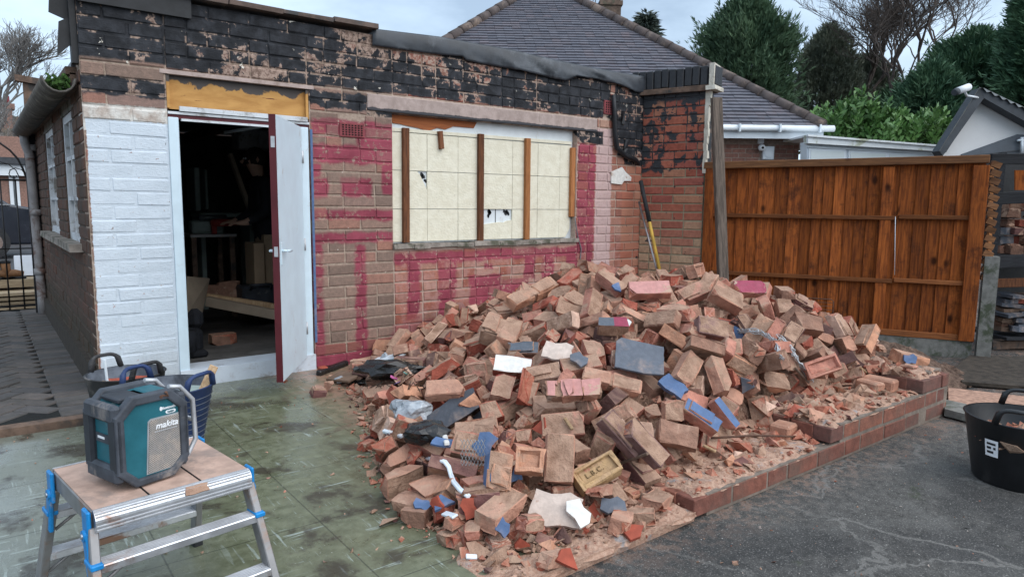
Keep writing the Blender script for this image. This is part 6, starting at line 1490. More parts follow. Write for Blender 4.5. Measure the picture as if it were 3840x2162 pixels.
def on_heap(x, y, lift=0.):
    d = _ray(x, y).normalized(); h = HT.ray_cast(CAM, d)
    f = on_floor(x, y, 0.)
    if h[0] is None or (f - CAM).length < h[3]: return f + Vector((0, 0, lift)), Vector((0, 0, 1))
    return h[0] - d * lift, h[1]
for i, (x, y, s_, mt, lab) in enumerate(SH):
    p, n_ = on_heap(x, y, .012); m_ = slab_poly(poly(s_, s_ * .72, RAG2 if i % 2 else [(-1, -.7), (.9, -1), (.3, 1), (-.5, .6)]), .014, .003, 50 + i)
    n_ = (n_ + Vector((0, -.2, .5)) - DD * .5).normalized(); ax = RR * math.cos(i * 1.7) + Vector((0, 0, 1)) * math.sin(i * 1.7); ax = (ax - n_ * ax.dot(n_)).normalized()
    o = mk({'orange_tile': 'tile_shard', 'blue_paint': 'plaster_piece', 'slate': 'slate_fragment', 'slate_dark': 'slate_fragment'}[mt], m_, MT[mt], label=lab, cat={'orange_tile': 'tile', 'blue_paint': 'plaster'}.get(mt, 'slate'), group='shards on the rubble heap')
    place(o, frame(ax, n_.cross(ax), n_, p))
# white plastic conduit, bent over the lower left of the heap
pts = [on_heap(a, b, .03)[0] for a, b in ((1074, 1153), (1098, 1155), (1122, 1160), (1130, 1172), (1133, 1195), (1138, 1214), (1152, 1232), (1178, 1250))]
for i in range(1, len(pts) - 1): pts[i] = pts[i] * .5 + (pts[i - 1] + pts[i + 1]) * .25
mb = MB(); mb.tube(pts, .008, 8); mb.tube([p + Vector((.009, .0, .005)) for p in pts], .005, 6); mk('conduit', mb, MT['upvc'], label='bent white plastic conduit lying over the lower left of the heap', cat='conduit')
# steel rod
a, b = on_heap(1790, 1101, .03)[0], on_heap(1995, 1097, .05)[0]
mb = MB(); mb.tube([a, a.lerp(b, .5) + Vector((0, 0, .01)), b], .007, 6); mk('steel_rod', mb, MT['copper'], label='thin rusty steel rod lying above the plinth step', cat='rod')
# frayed plaster-lath wire strands
def strands(px, n, spread, r0, label, name, seed):
    g_ = random.Random(seed); base = [on_heap(x, y, .035)[0] for x, y in px]
    for i in range(1, len(base) - 1): base[i] = base[i] * .4 + (base[i - 1] + base[i + 1]) * .3
    m_ = MB()
    for s_ in range(n):
        off = Vector((g_.gauss(0, spread), g_.gauss(0, spread), abs(g_.gauss(0, spread)))); P = []
        for i in range(len(base) * 3 - 2):
            j, t = divmod(i, 3); q = base[j].lerp(base[min(j + 1, len(base) - 1)], t / 3)
            P.append(q + off + Vector((g_.gauss(0, .007), g_.gauss(0, .007), g_.gauss(0, .007))))
        m_.tube(P, r0, 4, cap=False)
    mk(name, m_, MT['galv'], label=label, cat='wire')
strands([(1858, 838), (1885, 832), (1915, 840), (1945, 850), (1960, 870), (1965, 905)], 9, .014, .0028, 'frayed white wire strands draped over the fence side of the heap', 'wire_strands', 1)
strands([(1960, 852), (1980, 858), (1990, 880), (2000, 905), (2020, 930), (2040, 958)], 8, .012, .0028, 'second tuft of frayed wire hanging beside the plinth end', 'wire_strands', 2)
m_ = MB(); p, n_ = on_heap(1190, 1130, .05); up_ = Vector((0, 0, 1)); ux = RR
for i in range(7):
    for s_ in (-1, 1):
        P = [p + ux * ((i - 3) * .016 + s_ * (j % 2) * .008) + up_ * (j * .018 - .07) - DD * .02 for j in range(8)]; m_.tube(P, .0016, 3, cap=False)
mk('wire_lath', m_, MT['galv'], label='scrap of diamond wire lath beside the blue plaster flake', cat='wire')
# plastic bags
def crumple(name, x, y, s_, mat, label, seed, lift=.02, sq=(1, .8, .6)):
    p, n_ = on_heap(x, y, lift); bm = bmesh.new(); bmesh.ops.create_icosphere(bm, subdivisions=3, radius=1); g_ = random.Random(seed)
    ws = [(Vector((g_.uniform(-1, 1), g_.uniform(-1, 1), g_.uniform(-1, 1))).normalized(), g_.uniform(3, 9), g_.random() * 6) for _ in range(9)]
    for v in bm.verts:
        k_ = 1 + sum(math.sin(v.co.dot(w) * f_ + ph) for w, f_, ph in ws) * .065 + g_.uniform(-.06, .06); v.co = Vector((v.co.x * sq[0], v.co.y * sq[1], v.co.z * sq[2])) * k_ * s_
    me = bpy.data.meshes.new(name); bm.to_mesh(me); bm.free(); me.materials.append(mat); o = mk(name, me, None, label=label, cat='plastic bag'); o.location = p + Vector((0, 0, s_ * .3)); o.rotation_euler = (0, 0, -.65)
crumple('plastic_bag', 1037, 1047, .115, MT['bag'], 'crumpled clear plastic bag on the left edge of the heap', 1)
crumple('plastic_bag', 968, 922, .075, MT['bag'], 'small clear plastic bag by the white plastic trim', 2, sq=(.7, .6, 1)); crumple('plastic_bag', 857, 965, .05, MT['bag'], 'scrap of clear plastic bag by the brown tile', 3, sq=(1, .6, .5))
crumple('bin_bag', 985, 945, .17, MT['bin_bag'], 'torn black bin bag of litter below the maroon wall', 4, sq=(1.35, .8, .42)); crumple('bin_bag', 1075, 1100, .10, MT['bin_bag'], 'black plastic scrap under the dark slate', 5, sq=(1.2, .8, .5)); crumple('bin_bag', 905, 962, .09, MT['bin_bag'], 'flat black plastic scrap between brown tile and litter', 7, sq=(1.3, .9, .3))
LIT = [(990, 948, .035, (.5, .12, .3)), (1020, 938, .03, (.1, .55, .5)), (940, 950, .03, (.6, .6, .62)), (1000, 962, .03, (.3, .2, .45)), (960, 945, .03, (.6, .25, .08)), (1050, 1103, .025, (.15, .3, .7)), (985, 1085, .02, (.6, .6, .6))]
mb = MB(); g_ = random.Random(3)
for x, y, s_, c in LIT: pass
for i in range(60):
    p, n_ = on_heap(g_.uniform(920, 1075), g_.uniform(915, 985), .01); mb.tube([p, p + Vector((g_.uniform(-.08, .08), g_.uniform(-.06, .06), g_.uniform(.0, .05)))], .003, 3)
mk('twigs', mb, MT['soil'], label='dead twigs and leaf litter on the black bin bag', cat='twigs', kind='stuff')
for i, (x, y, s_, c) in enumerate(LIT):
    mt = simple('litter_scrap_%s' % 'abcdefg'[i], c, .5, .15, 20); p, n_ = on_heap(x, y, .02); o = mk('litter_scrap', slab_poly(poly(s_ * 1.6, s_, RAG2), .003, .003, i), mt, label=['pink wrapper scrap in the litter', 'turquoise wrapper scrap in the litter', 'pale grey wrapper scrap in the litter', 'purple wrapper scrap in the litter', 'orange wrapper scrap in the litter', 'blue and white wrapper below the black plastic', 'white wrapper scrap near the clear plastic bag'][i], cat='litter'); o.location = p; o.rotation_euler = (.5, .3, i)
# white plastic trim, slim tube, latch and bits
def strip(name, x0, y0, x1, y1, w, t, mat, label, cat, lift=.02):
    a, b = on_heap(x0, y0, lift)[0], on_heap(x1, y1, lift)[0]; d = (b - a); L = d.length; d.normalize(); n_ = (Vector((0, 0, 1)) - d * d.z - DD * .4); n_ = (n_ - d * n_.dot(d)).normalized()
    m_ = MB(); m_.bbox((0, 0, 0), (L, w, t), min(t, w) * .2); o = mk(name, m_, mat, label=label, cat=cat); place(o, frame(d, n_.cross(d), n_, (a + b) / 2)); return o
strip('plastic_trim', 940, 908, 1012, 893, .10, .02, MT['upvc'], 'wide white plastic trim by the maroon wall base', 'trim', .03); strip('plastic_trim', 925, 914, 1010, 916, .025, .02, MT['upvc'], 'slim white plastic trim under the wide one', 'trim', .02)
strip('plastic_tube', 965, 1083, 1012, 1097, .022, .02, MT['upvc'], 'short white plastic tube on the slab below the clear bag', 'tube'); strip('plastic_trim', 1112, 1075, 1124, 1115, .025, .02, MT['plaster_white'], 'cream plastic catch lying below the dark slate', 'trim', .03)
strip('plastic_trim', 1172, 1410, 1200, 1400, .022, .01, MT['upvc'], 'white plastic offcut at the foremost edge of the heap', 'trim'); strip('plastic_trim', 1117, 1290, 1145, 1298, .03, .01, MT['upvc'], 'white plastic offcut beside the orange shard', 'trim', .03)
strip('timber_scrap', 800, 945, 872, 918, .05, .05, MT['bin_bag'], 'black plastic gutter length lying against the maroon wall', 'gutter', .02); strip('orange_lid', 803, 940, 822, 936, .05, .03, MT['orange_tile'], 'orange plastic end inside the black gutter length', 'lid', .04)
o = strip('floor_tile', 838, 945, 895, 950, .14, .022, MT['brown_tile'], 'brown square tile propped on the slab by the maroon wall', 'tile', .02)
for i, (x0, y0, x1, y1) in enumerate(((1525, 1150, 1560, 1190), (1770, 1120, 1800, 1135), (1560, 1165, 1630, 1140), (2165, 925, 2190, 945), (2000, 925, 2035, 962), (1420, 1050, 1440, 1080))):
    strip('timber_splinter', x0, y0, x1, y1, .018, .014, MT['pale_wood'] if i % 2 else MT['timber_trim'], ['dark timber splinter under the stamped brick', 'short timber splinter above the plinth', 'brown timber lath under the purple grey bricks', 'pale timber splinter by the plinth end', 'timber lath beside the hanging wire tuft', 'pale timber splinter in the middle of the heap'][i], 'timber', .025)
# wet dark sand spilled between plinth and fence
m_ = MB(); nx, ny = 60, 44; V = []
g2 = np.random.default_rng(5)
for j in range(ny):
    for i in range(nx):
        u, v_ = i / (nx - 1), j / (ny - 1); x = 5.36 + u * 1.9; y = 2.1 + v_ * 2.0
        h = .34 * max(0, 1 - math.hypot((x - 5.9) / .95, (y - 3.0) / .85)) ** .8 + .12 * max(0, 1 - math.hypot((x - 6.3) / .8, (y - 2.55) / .5))
        V.append((x, y, -.07 + h + (g2.random() * .035 if h > 0 else 0)))
m_.add(V, [(j * nx + i, j * nx + i + 1, (j + 1) * nx + i + 1, (j + 1) * nx + i) for j in range(ny - 1) for i in range(nx - 1)])
mk('sand', m_, MT['sand'], label='mound of dark gritty sand spilled between the plinth and fence', cat='sand', kind='stuff')
def s_sand(g_, n):
    x = 5.5 + g_.random(n) * 1.3; y = 2.3 + g_.random(n) * 1.3; h = np.clip(.34 * np.clip(1 - np.hypot((x - 5.9) / .95, (y - 3.0) / .85), 0, 1) ** .8, 0, 1); return np.stack([x, y, -.05 + h], -1)
chip_cloud('gravel', 500, s_sand, .006, .03, 'grit and stones on the dark sand mound', 9, .7, cols=[(.16, .12, .1), (.3, .22, .18), (.4, .35, .3), (.12, .1, .09)])
# ---------------------------------------------------------------- side path
path = bpy.data.objects.new('side_path', None); path.location = (.2, 7.5, 0); COL.objects.link(path); path['kind'] = 'structure'
mb = MB(); mb.box((-.2, 7.78, -.005), (1.62, 5.46, .05)); mk('path_bed', mb, MT['path_sand'], path)
PVM = []
for v in range(6):
    q = MB(); q.bbox((0, 0, 0), (.255, .122, .05), .007); q.v = [(a + random.uniform(-.002, .002), b + random.uniform(-.002, .002), c + random.uniform(-.002, .002)) for a, b, c in q.v]; PVM.append(q.mesh('paver', MT['path_brick']))
def paver(x, y, a, l=.255):
    o = bpy.data.objects.new('paver', PVM[random.randrange(6)]); place(o, Matrix.Translation((x, y, .005 + random.uniform(-.004, .004))) @ Euler((random.uniform(-.012, .012), random.uniform(-.012, .012), a)).to_matrix().to_4x4() @ Matrix.Diagonal((l / .255, 1, 1, 1))); link(o, path)
y = 5.18
while y < 10.4: paver(.465, y, random.uniform(-.01, .01), .25); y += .130
c45, s45 = math.cos(PI / 4), math.sin(PI / 4); U = .132; np_ = 0
for i in range(-60, 60):
    for j in range(-60, 60):
        k_ = (i - j) % 4
        if k_ == 0: cx, cy, a = (i + 1) * U, (j + .5) * U, 0
        elif k_ == 2 and False: continue
        elif k_ == 3: cx, cy, a = (i + .5) * U, (j + 1) * U, PI / 2
        else: continue
        X, Y_ = (cx * c45 - cy * s45), (cx * s45 + cy * c45) + 7.6
        if -.40 < X < .30 and 5.22 < Y_ < 10.35: paver(X, Y_, a + PI / 4 + random.uniform(-.015, .015)); np_ += 1
mb = MB(); mb.box((.11, 4.985, .012), (1.0, .07, .075), Euler((0, 0, -.03)).to_matrix(), 0, .004); mb.box((.2, 5.08, .0), (1.2, .12, .05)); struct('path_edging', mb, MT['timber_trim'])
# ---------------------------------------------------------------- fence
FL = 2.60
fence = thing('fence', 'stained close-board timber fence panel with three rails and capping', 'fence', FENCE_P, math.atan2(FENCE_D.y, FENCE_D.x))
def fl(x, y):
    p = on_fence(x, y) - FENCE_P; return p.dot(FENCE_D), p.z
def fk(name, mb, mat): return mk(name, mb, mat, fence, True)
yd = -1 if (fence.rotation_euler.to_matrix() @ Vector((0, -1, 0))).dot(FENCE_N) > 0 else 1     # local Y sign towards the yard
xs = [fl(x, 560)[0] for x in (1783, 1826, 1851, 1880, 1905, 1948, 1980, 2015, 2042, 2068, 2095, 2125, 2150, 2180, 2208, 2258, 2300, 2335, 2370, 2404, 2440, 2470)]
rr = random.Random(5)
for i in range(len(xs) - 1):
    q = MB(); x0, x1 = xs[i] - .006, xs[i + 1] - .002; zb_ = .13; zt_ = 1.83
    q.add([(x0, -yd * .022, zb_), (x1, -yd * .036, zb_), (x1, -yd * .046, zb_), (x0, -yd * .046, zb_), (x0, -yd * .022, zt_), (x1, -yd * .036, zt_), (x1, -yd * .046, zt_), (x0, -yd * .046, zt_)],
          [(0, 1, 5, 4), (1, 2, 6, 5), (2, 3, 7, 6), (3, 0, 4, 7), (4, 5, 6, 7), (3, 2, 1, 0)])
    q.v = [(a, b + rr.uniform(-.003, .003), c) for a, b, c in q.v]
    fk('board', q, MT['fence'])
for z in (.665, 1.295):
    for a, b in ((.06, xs[15] - .01), (xs[15] + .004, FL - .12)):
        q = MB(); q.bbox(((a + b) / 2, yd * .002, z + .012 * (a > 1)), (b - a, .042, .042), .004); fk('rail', q, MT['fence_rail'])
q = MB(); q.bbox((FL / 2 - .01, yd * .012, 1.845), (FL + .02, .075, .075), .006, Euler((0, -.010, 0)).to_matrix()); fk('capping', q, MT['fence_cap'])
q = MB(); q.bbox((FL / 2, yd * .0, .145), (FL - .1, .035, .06), .004); fk('rail', q, MT['fence_rail'])
for x, w, m in ((.05, .10, 'fence'), (xs[14] + .065, .10, 'fence'), (FL - .06, .13, 'fence')):
    q = MB(); q.bbox((x, yd * .0 if x > .2 and x < 2 else yd * .022, .96), (w, .03 if x > .2 and x < 2 else .05, 1.68), .004); o = fk('post' if not (.2 < x < 2) else 'stile', q, MT[m])
q = MB(); a, b = fl(2252, 545), fl(2250, 690); q.tube([(a[0], yd * .03, a[1]), (b[0], yd * .03, b[1])], .0028, 5); fk('white_cord', q, MT['upvc'])
q = MB(); q.box((FL / 2, -yd * .02, .03), (FL, .06, .22), jit=.004); fk('gravel_board', q, MT['concrete_grey'])
q = MB(); q.box((FL + .09, -yd * .01, .45), (.12, .12, 1.0), jit=.004); fk('concrete_post', q, MT['concrete_grey'])
for i in range(15):
    z = .74 + i * .076; q = MB(); q.box((FL + .055, yd * (.0), z), (.085, .06, .055), Euler((0, .35, .12)).to_matrix(), 0, .005); fk('board_end', q, MT['fence_cap'])
# rubbish grille standing against the fence
a = on_fence(2008, 745) + FENCE_N * .08; b = on_fence(2100, 800) + FENCE_N * .08; t = thing('wire_rack', 'rusty wire grill rack standing against the fence behind the heap', 'grill rack', (a + b) / 2)
z0, z1 = .16, a.z; x0, x1 = fl(2008, 745)[0], fl(2098, 745)[0]
def fp(s_, z): return FENCE_P + FENCE_D * s_ + FENCE_N * .09 + Vector((0, 0, z))
mb = MB(); mb.tube([fp(x0, z0), fp(x0, z1 - .02), fp(x0 + .02, z1), fp(x1 - .02, z1), fp(x1, z1 - .02), fp(x1, z0)], .006, 6); mk('rim', mb, MT['copper'], t)
for i in range(1, 8):
    mb = MB(); zz = z0 + (z1 - z0) * i / 8; mb.tube([fp(x0, zz), fp(x1, zz)], .0035, 4); mk('wire', mb, MT['copper'], t)
# weathered plank leaning by the pier
ta, tb = on_wall(1802, 246, 4.62), on_wall(1819, 705, 4.42); dv = (tb - ta).normalized(); end = ta + dv * (ta.z / -dv.z)
q = MB(); Lp = (end - ta).length; q.bbox((0, 0, 0), (.115, .055, Lp), .006); o = mk('plank', q, MT['old_plank'], label='tall weathered grey plank leaning upright between pier and fence', cat='plank')
zx = -dv; xx = (RR - zx * RR.dot(zx)).normalized(); place(o, frame(xx, zx.cross(xx), zx, (ta + end) / 2) @ Matrix.Rotation(.25, 4, 'Z'))
# digging tools in the corner
def tool(name, label, p0, p1, r, mat, grip=None, cat='tool'):
    t = thing(name, label, cat, p1); m_ = MB(); m_.tube([p0, p1], r, 10); mk('shaft', m_, mat, t)
    if grip: m_ = MB(); g1 = Vector(p0).lerp(Vector(p1), grip); m_.tube([p0 + (p0 - g1).normalized() * .004, g1], r * 1.25, 10); mk('grip', m_, MT['rubber'], t)
    m_ = MB(); d = (Vector(p1) - Vector(p0)).normalized(); sx = RR; P = Vector(p1)
    m_.prism([P - sx * .03, P + sx * .03, P + sx * .10 + d * .10, P + sx * .10 + d * .32, P - sx * .10 + d * .32, P - sx * .10 + d * .10], DD * .01); mk('blade', m_, MT['copper'], t)
p0, p1 = on_wall(1612, 456, 5.42), on_wall(1667, 715, 5.02); tool('shovel', 'shovel with yellow shaft and black grip standing in the pier corner', p0, p1, .019, MT['yellow'], .40)
p0, p1 = on_wall(1607, 507, 5.44), on_wall(1661, 712, 5.06)
m_ = MB(); m_.tube([p0, p1 + (p1 - p0) * .25], .012, 8); mk('steel_bar', m_, MT['steel'], label='slim steel bar leaning beside the yellow shovel shaft', cat='bar')
# ---------------------------------------------------------------- rack of salvaged brick and slate, right
RD = 6.95
def rk(x, y, d=0.): return at_depth(x, y, RD + d)
rack = thing('storage_rack', 'black board storage rack full of salvaged bricks and slates by the fence', 'rack', rk(2600, 905))
def bar(name, x0, y0, x1, y1, hpx, depth, mat, d0=0., par=None):
    a, b = rk(x0, y0, d0), rk(x1, y1, d0); h = (rk(x0, y0 + hpx, d0) - a).length; d = (b - a).normalized(); up_ = Vector((0, 0, 1)); up_ = (up_ - d * up_.dot(d)).normalized()
    q = MB(); q.bbox((0, 0, 0), ((b - a).length, depth, h), .004); o = mk(name, q, MT[mat], par or rack); place(o, frame(d, up_.cross(d), up_, (a + b) / 2)); return o
for (y0, y1, h) in ((400, 408, 27), (500, 498, 30), (660, 654, 32)): bar('front_board', 2492, y0, 2720, y1 - 8, h, .03, 'black_wood')
bar('shelf_rail', 2496, 712, 2720, 706, 22, .03, 'batten_dark', .05); bar('shelf_rail', 2496, 868, 2720, 862, 20, .03, 'timber_trim', .10)
for (y, d) in ((640, .30), (832, .30), (930, .3)): bar('shelf', 2480, y + 6, 2720, y, 8, .62, 'black_wood', d)
for x, d in ((2497, .02), (2700, .02), (2497, .6), (2700, .6)):
    a, b = rk(x, 385, d), rk(x, 905, d); q = MB(); q.box((a + b) / 2, (.055, .055, (a - b).length), Euler((0, 0, .65)).to_matrix()); mk('post', q, MT['black_wood'], rack)
a, b = rk(2494, 416, -.05), rk(2480, 905, -.05); q = MB(); q.bbox((0, 0, 0), (.038, .03, (a - b).length), .003); o = mk('stake', q, MT['batten'], rack); zx = (a - b).normalized(); xx = (RR - zx * RR.dot(zx)).normalized(); place(o, frame(xx, zx.cross(xx), zx, (a + b) / 2))
q = MB(); a, b, c, d_ = rk(2480, 395, .72), rk(2740, 395, .72), rk(2740, 950, .72), rk(2480, 950, .72); q.quad(a, b, c, d_); mk('back_sheet', q, MT['black_board'], rack)
q = MB(); q.prism([rk(2555, 428, .2), rk(2640, 428, .2), rk(2640, 478, .2), rk(2555, 478, .2)], DD * .02); mk('back_panel', q, MT['fence'], rack)
def stack(rows, name, cat, word):
    lst = []; g_ = random.Random(len(name) + 3)
    for (x0, x1, yb, w, h, mats, d0) in rows:
        x = x0; i = 0
        while x < x1:
            ww = w * g_.uniform(.75, 1.3); a = rk(x + ww / 2, yb - h / 2, d0 + g_.uniform(-.05, .06)); sc = RD * S / F_PX; L_, H_ = ww * sc * .96, h * sc * g_.uniform(.82, 1.0)
            mt, tn, lab = mats[g_.randrange(len(mats))]
            if mt is None: me = rough_mesh(L_, .16, H_, g_.choice(('whole', 'half')), 500 + len(lst) * 3 + int(yb))
            else: m_ = slab_poly(poly(L_, .22, RAG if g_.random() < .5 else SQ), H_, .004, int(x)); me = m_.mesh('slab', MT[mt])
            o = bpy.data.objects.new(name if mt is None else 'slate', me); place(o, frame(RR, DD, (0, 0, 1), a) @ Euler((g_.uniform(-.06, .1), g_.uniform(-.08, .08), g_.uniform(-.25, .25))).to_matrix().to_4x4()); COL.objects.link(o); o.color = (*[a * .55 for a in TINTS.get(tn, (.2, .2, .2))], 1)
            o['category'] = 'brick' if mt is None else 'slate'; o['group'] = 'salvaged bricks and slates stacked in the rack'; lst.append((lab, o, word)); x += ww; i += 1
    byl = {}
    for lab, o, w_ in lst: byl.setdefault(lab, []).append(o)
    for lab, os_ in byl.items():
        os_.sort(key=lambda o: (-round(o.matrix_basis.translation.z, 1), project(o.matrix_basis.translation)[0])); n_ = len(os_)
        for i, o in enumerate(os_): o['label'] = (lab if n_ == 1 else f'{ORD_[i]} {lab}' ) + f' on the {word} shelf of the rack'
ORD_ = ['uppermost left', 'next uppermost', 'third highest', 'fourth highest', 'fifth highest', 'sixth highest', 'seventh highest', 'eighth highest', 'ninth highest', 'tenth highest', 'eleventh highest', 'twelfth highest', 'thirteenth highest', 'fourteenth highest', 'fifteenth highest', 'sixteenth highest', 'seventeenth highest', 'eighteenth highest']
BR = [(None, 'buff', 'buff salvaged brick'), (None, 'red', 'red salvaged brick'), (None, 'plum', 'plum salvaged brick'), (None, 'brown', 'brown salvaged brick')]
SL = [('slate_dark', '', 'dark salvaged slate'), ('slate', '', 'blue grey salvaged slate'), ('brown_tile', '', 'brown salvaged tile')]
stack([(2502, 2590, 640, 32, 25, BR, .12), (2502, 2590, 614, 36, 22, BR + SL[:1], .14), (2502, 2590, 590, 34, 20, [BR[3], BR[2]] + SL[:1], .12), (2512, 2590, 570, 36, 20, BR[1:], .16), (2520, 2590, 548, 34, 22, BR[1:], .16), (2530, 2590, 526, 34, 18, [BR[1], BR[2]], .2)], 'brick', 'brick', 'upper')
stack([(2502, 2590, 832, 40, 14, SL, .12), (2502, 2590, 818, 44, 10, SL + BR[3:], .14), (2502, 2590, 806, 40, 12, SL + BR[:1], .16), (2506, 2590, 792, 42, 10, SL, .14), (2506, 2590, 780, 42, 9, SL, .16), (2510, 2590, 770, 42, 9, SL, .16), (2512, 2590, 760, 40, 12, SL + BR[1:2], .18), (2518, 2590, 746, 46, 9, SL, .18)], 'brick', 'slate', 'lower')
def s_rack(g_, n):
    P = [];
    for i in range(n): p = rk(g_.uniform(2490, 2620), g_.uniform(885, 925), .1 + g_.random() * .3); P.append((p.x, p.y, p.z))
    return np.array(P)
chip_cloud('debris', 260, s_rack, .01, .05, 'heap of slate and brick crumbs under the rack', 12, .35, cols=[(.09, .09, .10), (.16, .14, .13), (.25, .18, .14), (.4, .37, .34)])
# paving slabs and kerbstones on the far side of the plinth
mb = MB(); mb.prism([on_floor(x, y, -.03) for x, y in ((2385, 985), (2600, 1010), (2620, 1075), (2540, 1072), (2385, 1018))], (0, 0, .035)); struct('brick_paving', mb, MT['pink_bits'])
mb = MB(); mb.prism([on_floor(x, y, -.04) for x, y in ((2375, 1020), (2430, 1032), (2440, 1062), (2375, 1045))], (0, 0, .05)); struct('kerbstone', mb, MT['concrete_grey'])
mb = MB(); mb.prism([on_floor(x, y, -.04) for x, y in ((2395, 935), (2440, 900), (2640, 905), (2640, 985), (2420, 968))], (0, 0, .03)); struct('dirt', mb, MT['soil'])
mb = MB(); mb.prism([on_floor(x, y, -.01) for x, y in ((2530, 1062), (2620, 1020), (2620, 1052), (2545, 1085))], (0, 0, .05)); struct('kerbstone', mb, MT['concrete_grey'])
for i, (x, y) in enumerate(((2362, 935), (2372, 955))):
    o = mk('litter_scrap', slab_poly(poly(.09, .06, RAG2), .004, .004, i), MT['plaster_white'], label=['torn white plastic scrap on the sand mound edge', 'lower torn white plastic scrap by the plinth end'][i], cat='litter'); o.location = on_floor(x, y, .04); o.rotation_euler = (.4, .2, i)
# ---------------------------------------------------------------- flexible tubs
def tub(label, c, h, r0, r1, mat, inside, ha, rz, fill, ribs=None, name='tub'):
    t = thing(name, label, 'tub', c); n = 40; m_ = MB(); V = []
    m_.lathe([(r0 * .96, 0), (r0, .012), (r1, h), (r1 + .008, h + .006), (r1 - .004, h + .008)], n); sh = mk('tub_wall', m_, mat, t, True)
    m_ = MB(); m_.lathe([(r1 - .004, h + .006), (r0 - .012, .02), (.001, .018)], n); m_.lathe([(.001, .004), (r0 * .96, .004)], n); mk('tub_inside', m_, inside, t, True)
    for s_ in (0, PI):
        m_ = MB(); P = []
        for k_ in range(15):
            u = -1 + 2 * k_ / 14; a = rz + s_ + u * ha; z = h + .004 + .085 * math.sqrt(max(0, 1 - u ** 4)) ** 1.0; P.append(((r1 + .004) * math.cos(a), (r1 + .004) * math.sin(a), z))
        m_.tube(P, [.017] * 2 + [.0115] * 11 + [.017] * 2, 8); mk('handle', m_, mat, t, True)
    if ribs:
        for i in range(ribs):
            m_ = MB(); z = .04 + (h - .09) * i / (ribs - 1); r = r0 + (r1 - r0) * z / h + .0025; m_.lathe([(r, z - .002), (r + .002, z), (r, z + .002)], n); mk('rib', m_, MT['tub_in'], t, True)
    return t
rt = tub('large black flexible tub of brick rubble on the asphalt', (4.36, 1.19, -.052), .345, .205, .262, MT['tub_black'], MT['tub_black'], .42, .25, 0)
def s_tub(c, r, z):
    def f(g_, n):
        a = g_.random(n) * 6.283; q = r * np.sqrt(g_.random(n)); return np.stack([c[0] + q * np.cos(a), c[1] + q * np.sin(a), z + .02 * g_.random(n) + .05 * (1 - q / r)], -1)
    return f
chip_cloud('rubble', 150, s_tub((4.36, 1.19), .235, .17), .015, .06, 'broken brick filling the large black tub', 14, .6)
m_ = MB(); a0 = math.atan2(.61, -.79) + .42
for i in range(6): pass
V = []
for i in range(7):
    a = a0 + (i - 3) * .045
    for z in (.165, .255): r = .205 + (.262 - .205) * z / .345 + .004; V.append((r * math.cos(a), r * math.sin(a), z))
m_.add(V, [(2 * i + 2, 2 * i, 2 * i + 1, 2 * i + 3) for i in range(6)]); lb = mk('sticker', m_, MT['letter_white'], rt, True)
m_ = MB(); V = []
for (zz0, zz1, i0, i1) in ((.228, .240, 1, 5), (.205, .218, 1, 3), (.205, .218, 4, 5), (.182, .195, 1, 4)):
    b0 = len(V)
    for i in range(i0, i1 + 1):
        a = a0 + (i - 3) * .045
        for z in (zz0, zz1): r = .205 + (.262 - .205) * z / .345 + .0055; V.append((r * math.cos(a), r * math.sin(a), z))
    m_.add(V[b0:], [(2 * i + 2, 2 * i, 2 * i + 1, 2 * i + 3) for i in range(i1 - i0)])
mk('printing', m_, MT['rubber'], lb, True)
tb_ = tub('navy blue ribbed flexible tub behind the radio', (.79, 4.20, 0), .36, .165, .235, MT['tub_blue'], MT['tub_in'], .45, 2.2, 0, 9)
tk = tub('worn black flexible tub of scraps by the wall corner', (.655, 4.70, 0), .35, .165, .215, MT['tub_old'], MT['tub_in'], .45, 2.0, 0)
m_ = MB(); m_.lathe([(.001, .30), (.20, .29)], 30, (.79, 4.20, 0)); mk('muddy_water', m_, MT['tub_in'], label='murky water standing in the navy tub', cat='water', kind='stuff')
o = mk('tile_scrap', slab_poly(poly(.26, .17, RAG), .05, .004, 2), MT['orange_tile'], label='orange red tile lying in the worn black tub', cat='tile'); o.location = (.67, 4.68, .285); o.rotation_euler = (.1, .1, .3)
for i, (p, q_, mt, lab) in enumerate((((.52, 4.62, .33), (.70, 4.48, .31), 'pale_wood', 'pale split lath across the front of the black tub'), ((.545, 4.60, .28), (.535, 4.60, .47), 'upvc', 'white stick standing up in the black tub'), ((.93, 4.12, .28), (1.02, 4.12, .46), 'pale_wood', 'thin board sticking out of the navy tub'), ((.60, 4.52, .3), (.72, 4.44, .33), 'timber_trim', 'rusty brown root on the rim of the black tub'))):
    m_ = MB(); w = (.03, .012, .05, .02)[i]; p, q_ = Vector(p), Vector(q_); d = (q_ - p); L_ = d.length; d.normalize(); n_ = d.orthogonal().normalized(); m_.bbox((0, 0, 0), (L_, w, .012), .002); o = mk('wood_scrap' if i != 1 else 'paint_stick', m_, MT[mt], label=lab, cat='stick'); place(o, frame(d, n_.cross(d), n_, (p + q_) / 2))
o = mk('slate_fragment', slab_poly(poly(.2, .12, RAG2), .012, .003, 9), MT['chair_green'], label='greenish slate piece lying in the navy tub', cat='slate'); o.location = (.88, 4.17, .315); o.rotation_euler = (.2, -.1, .5)
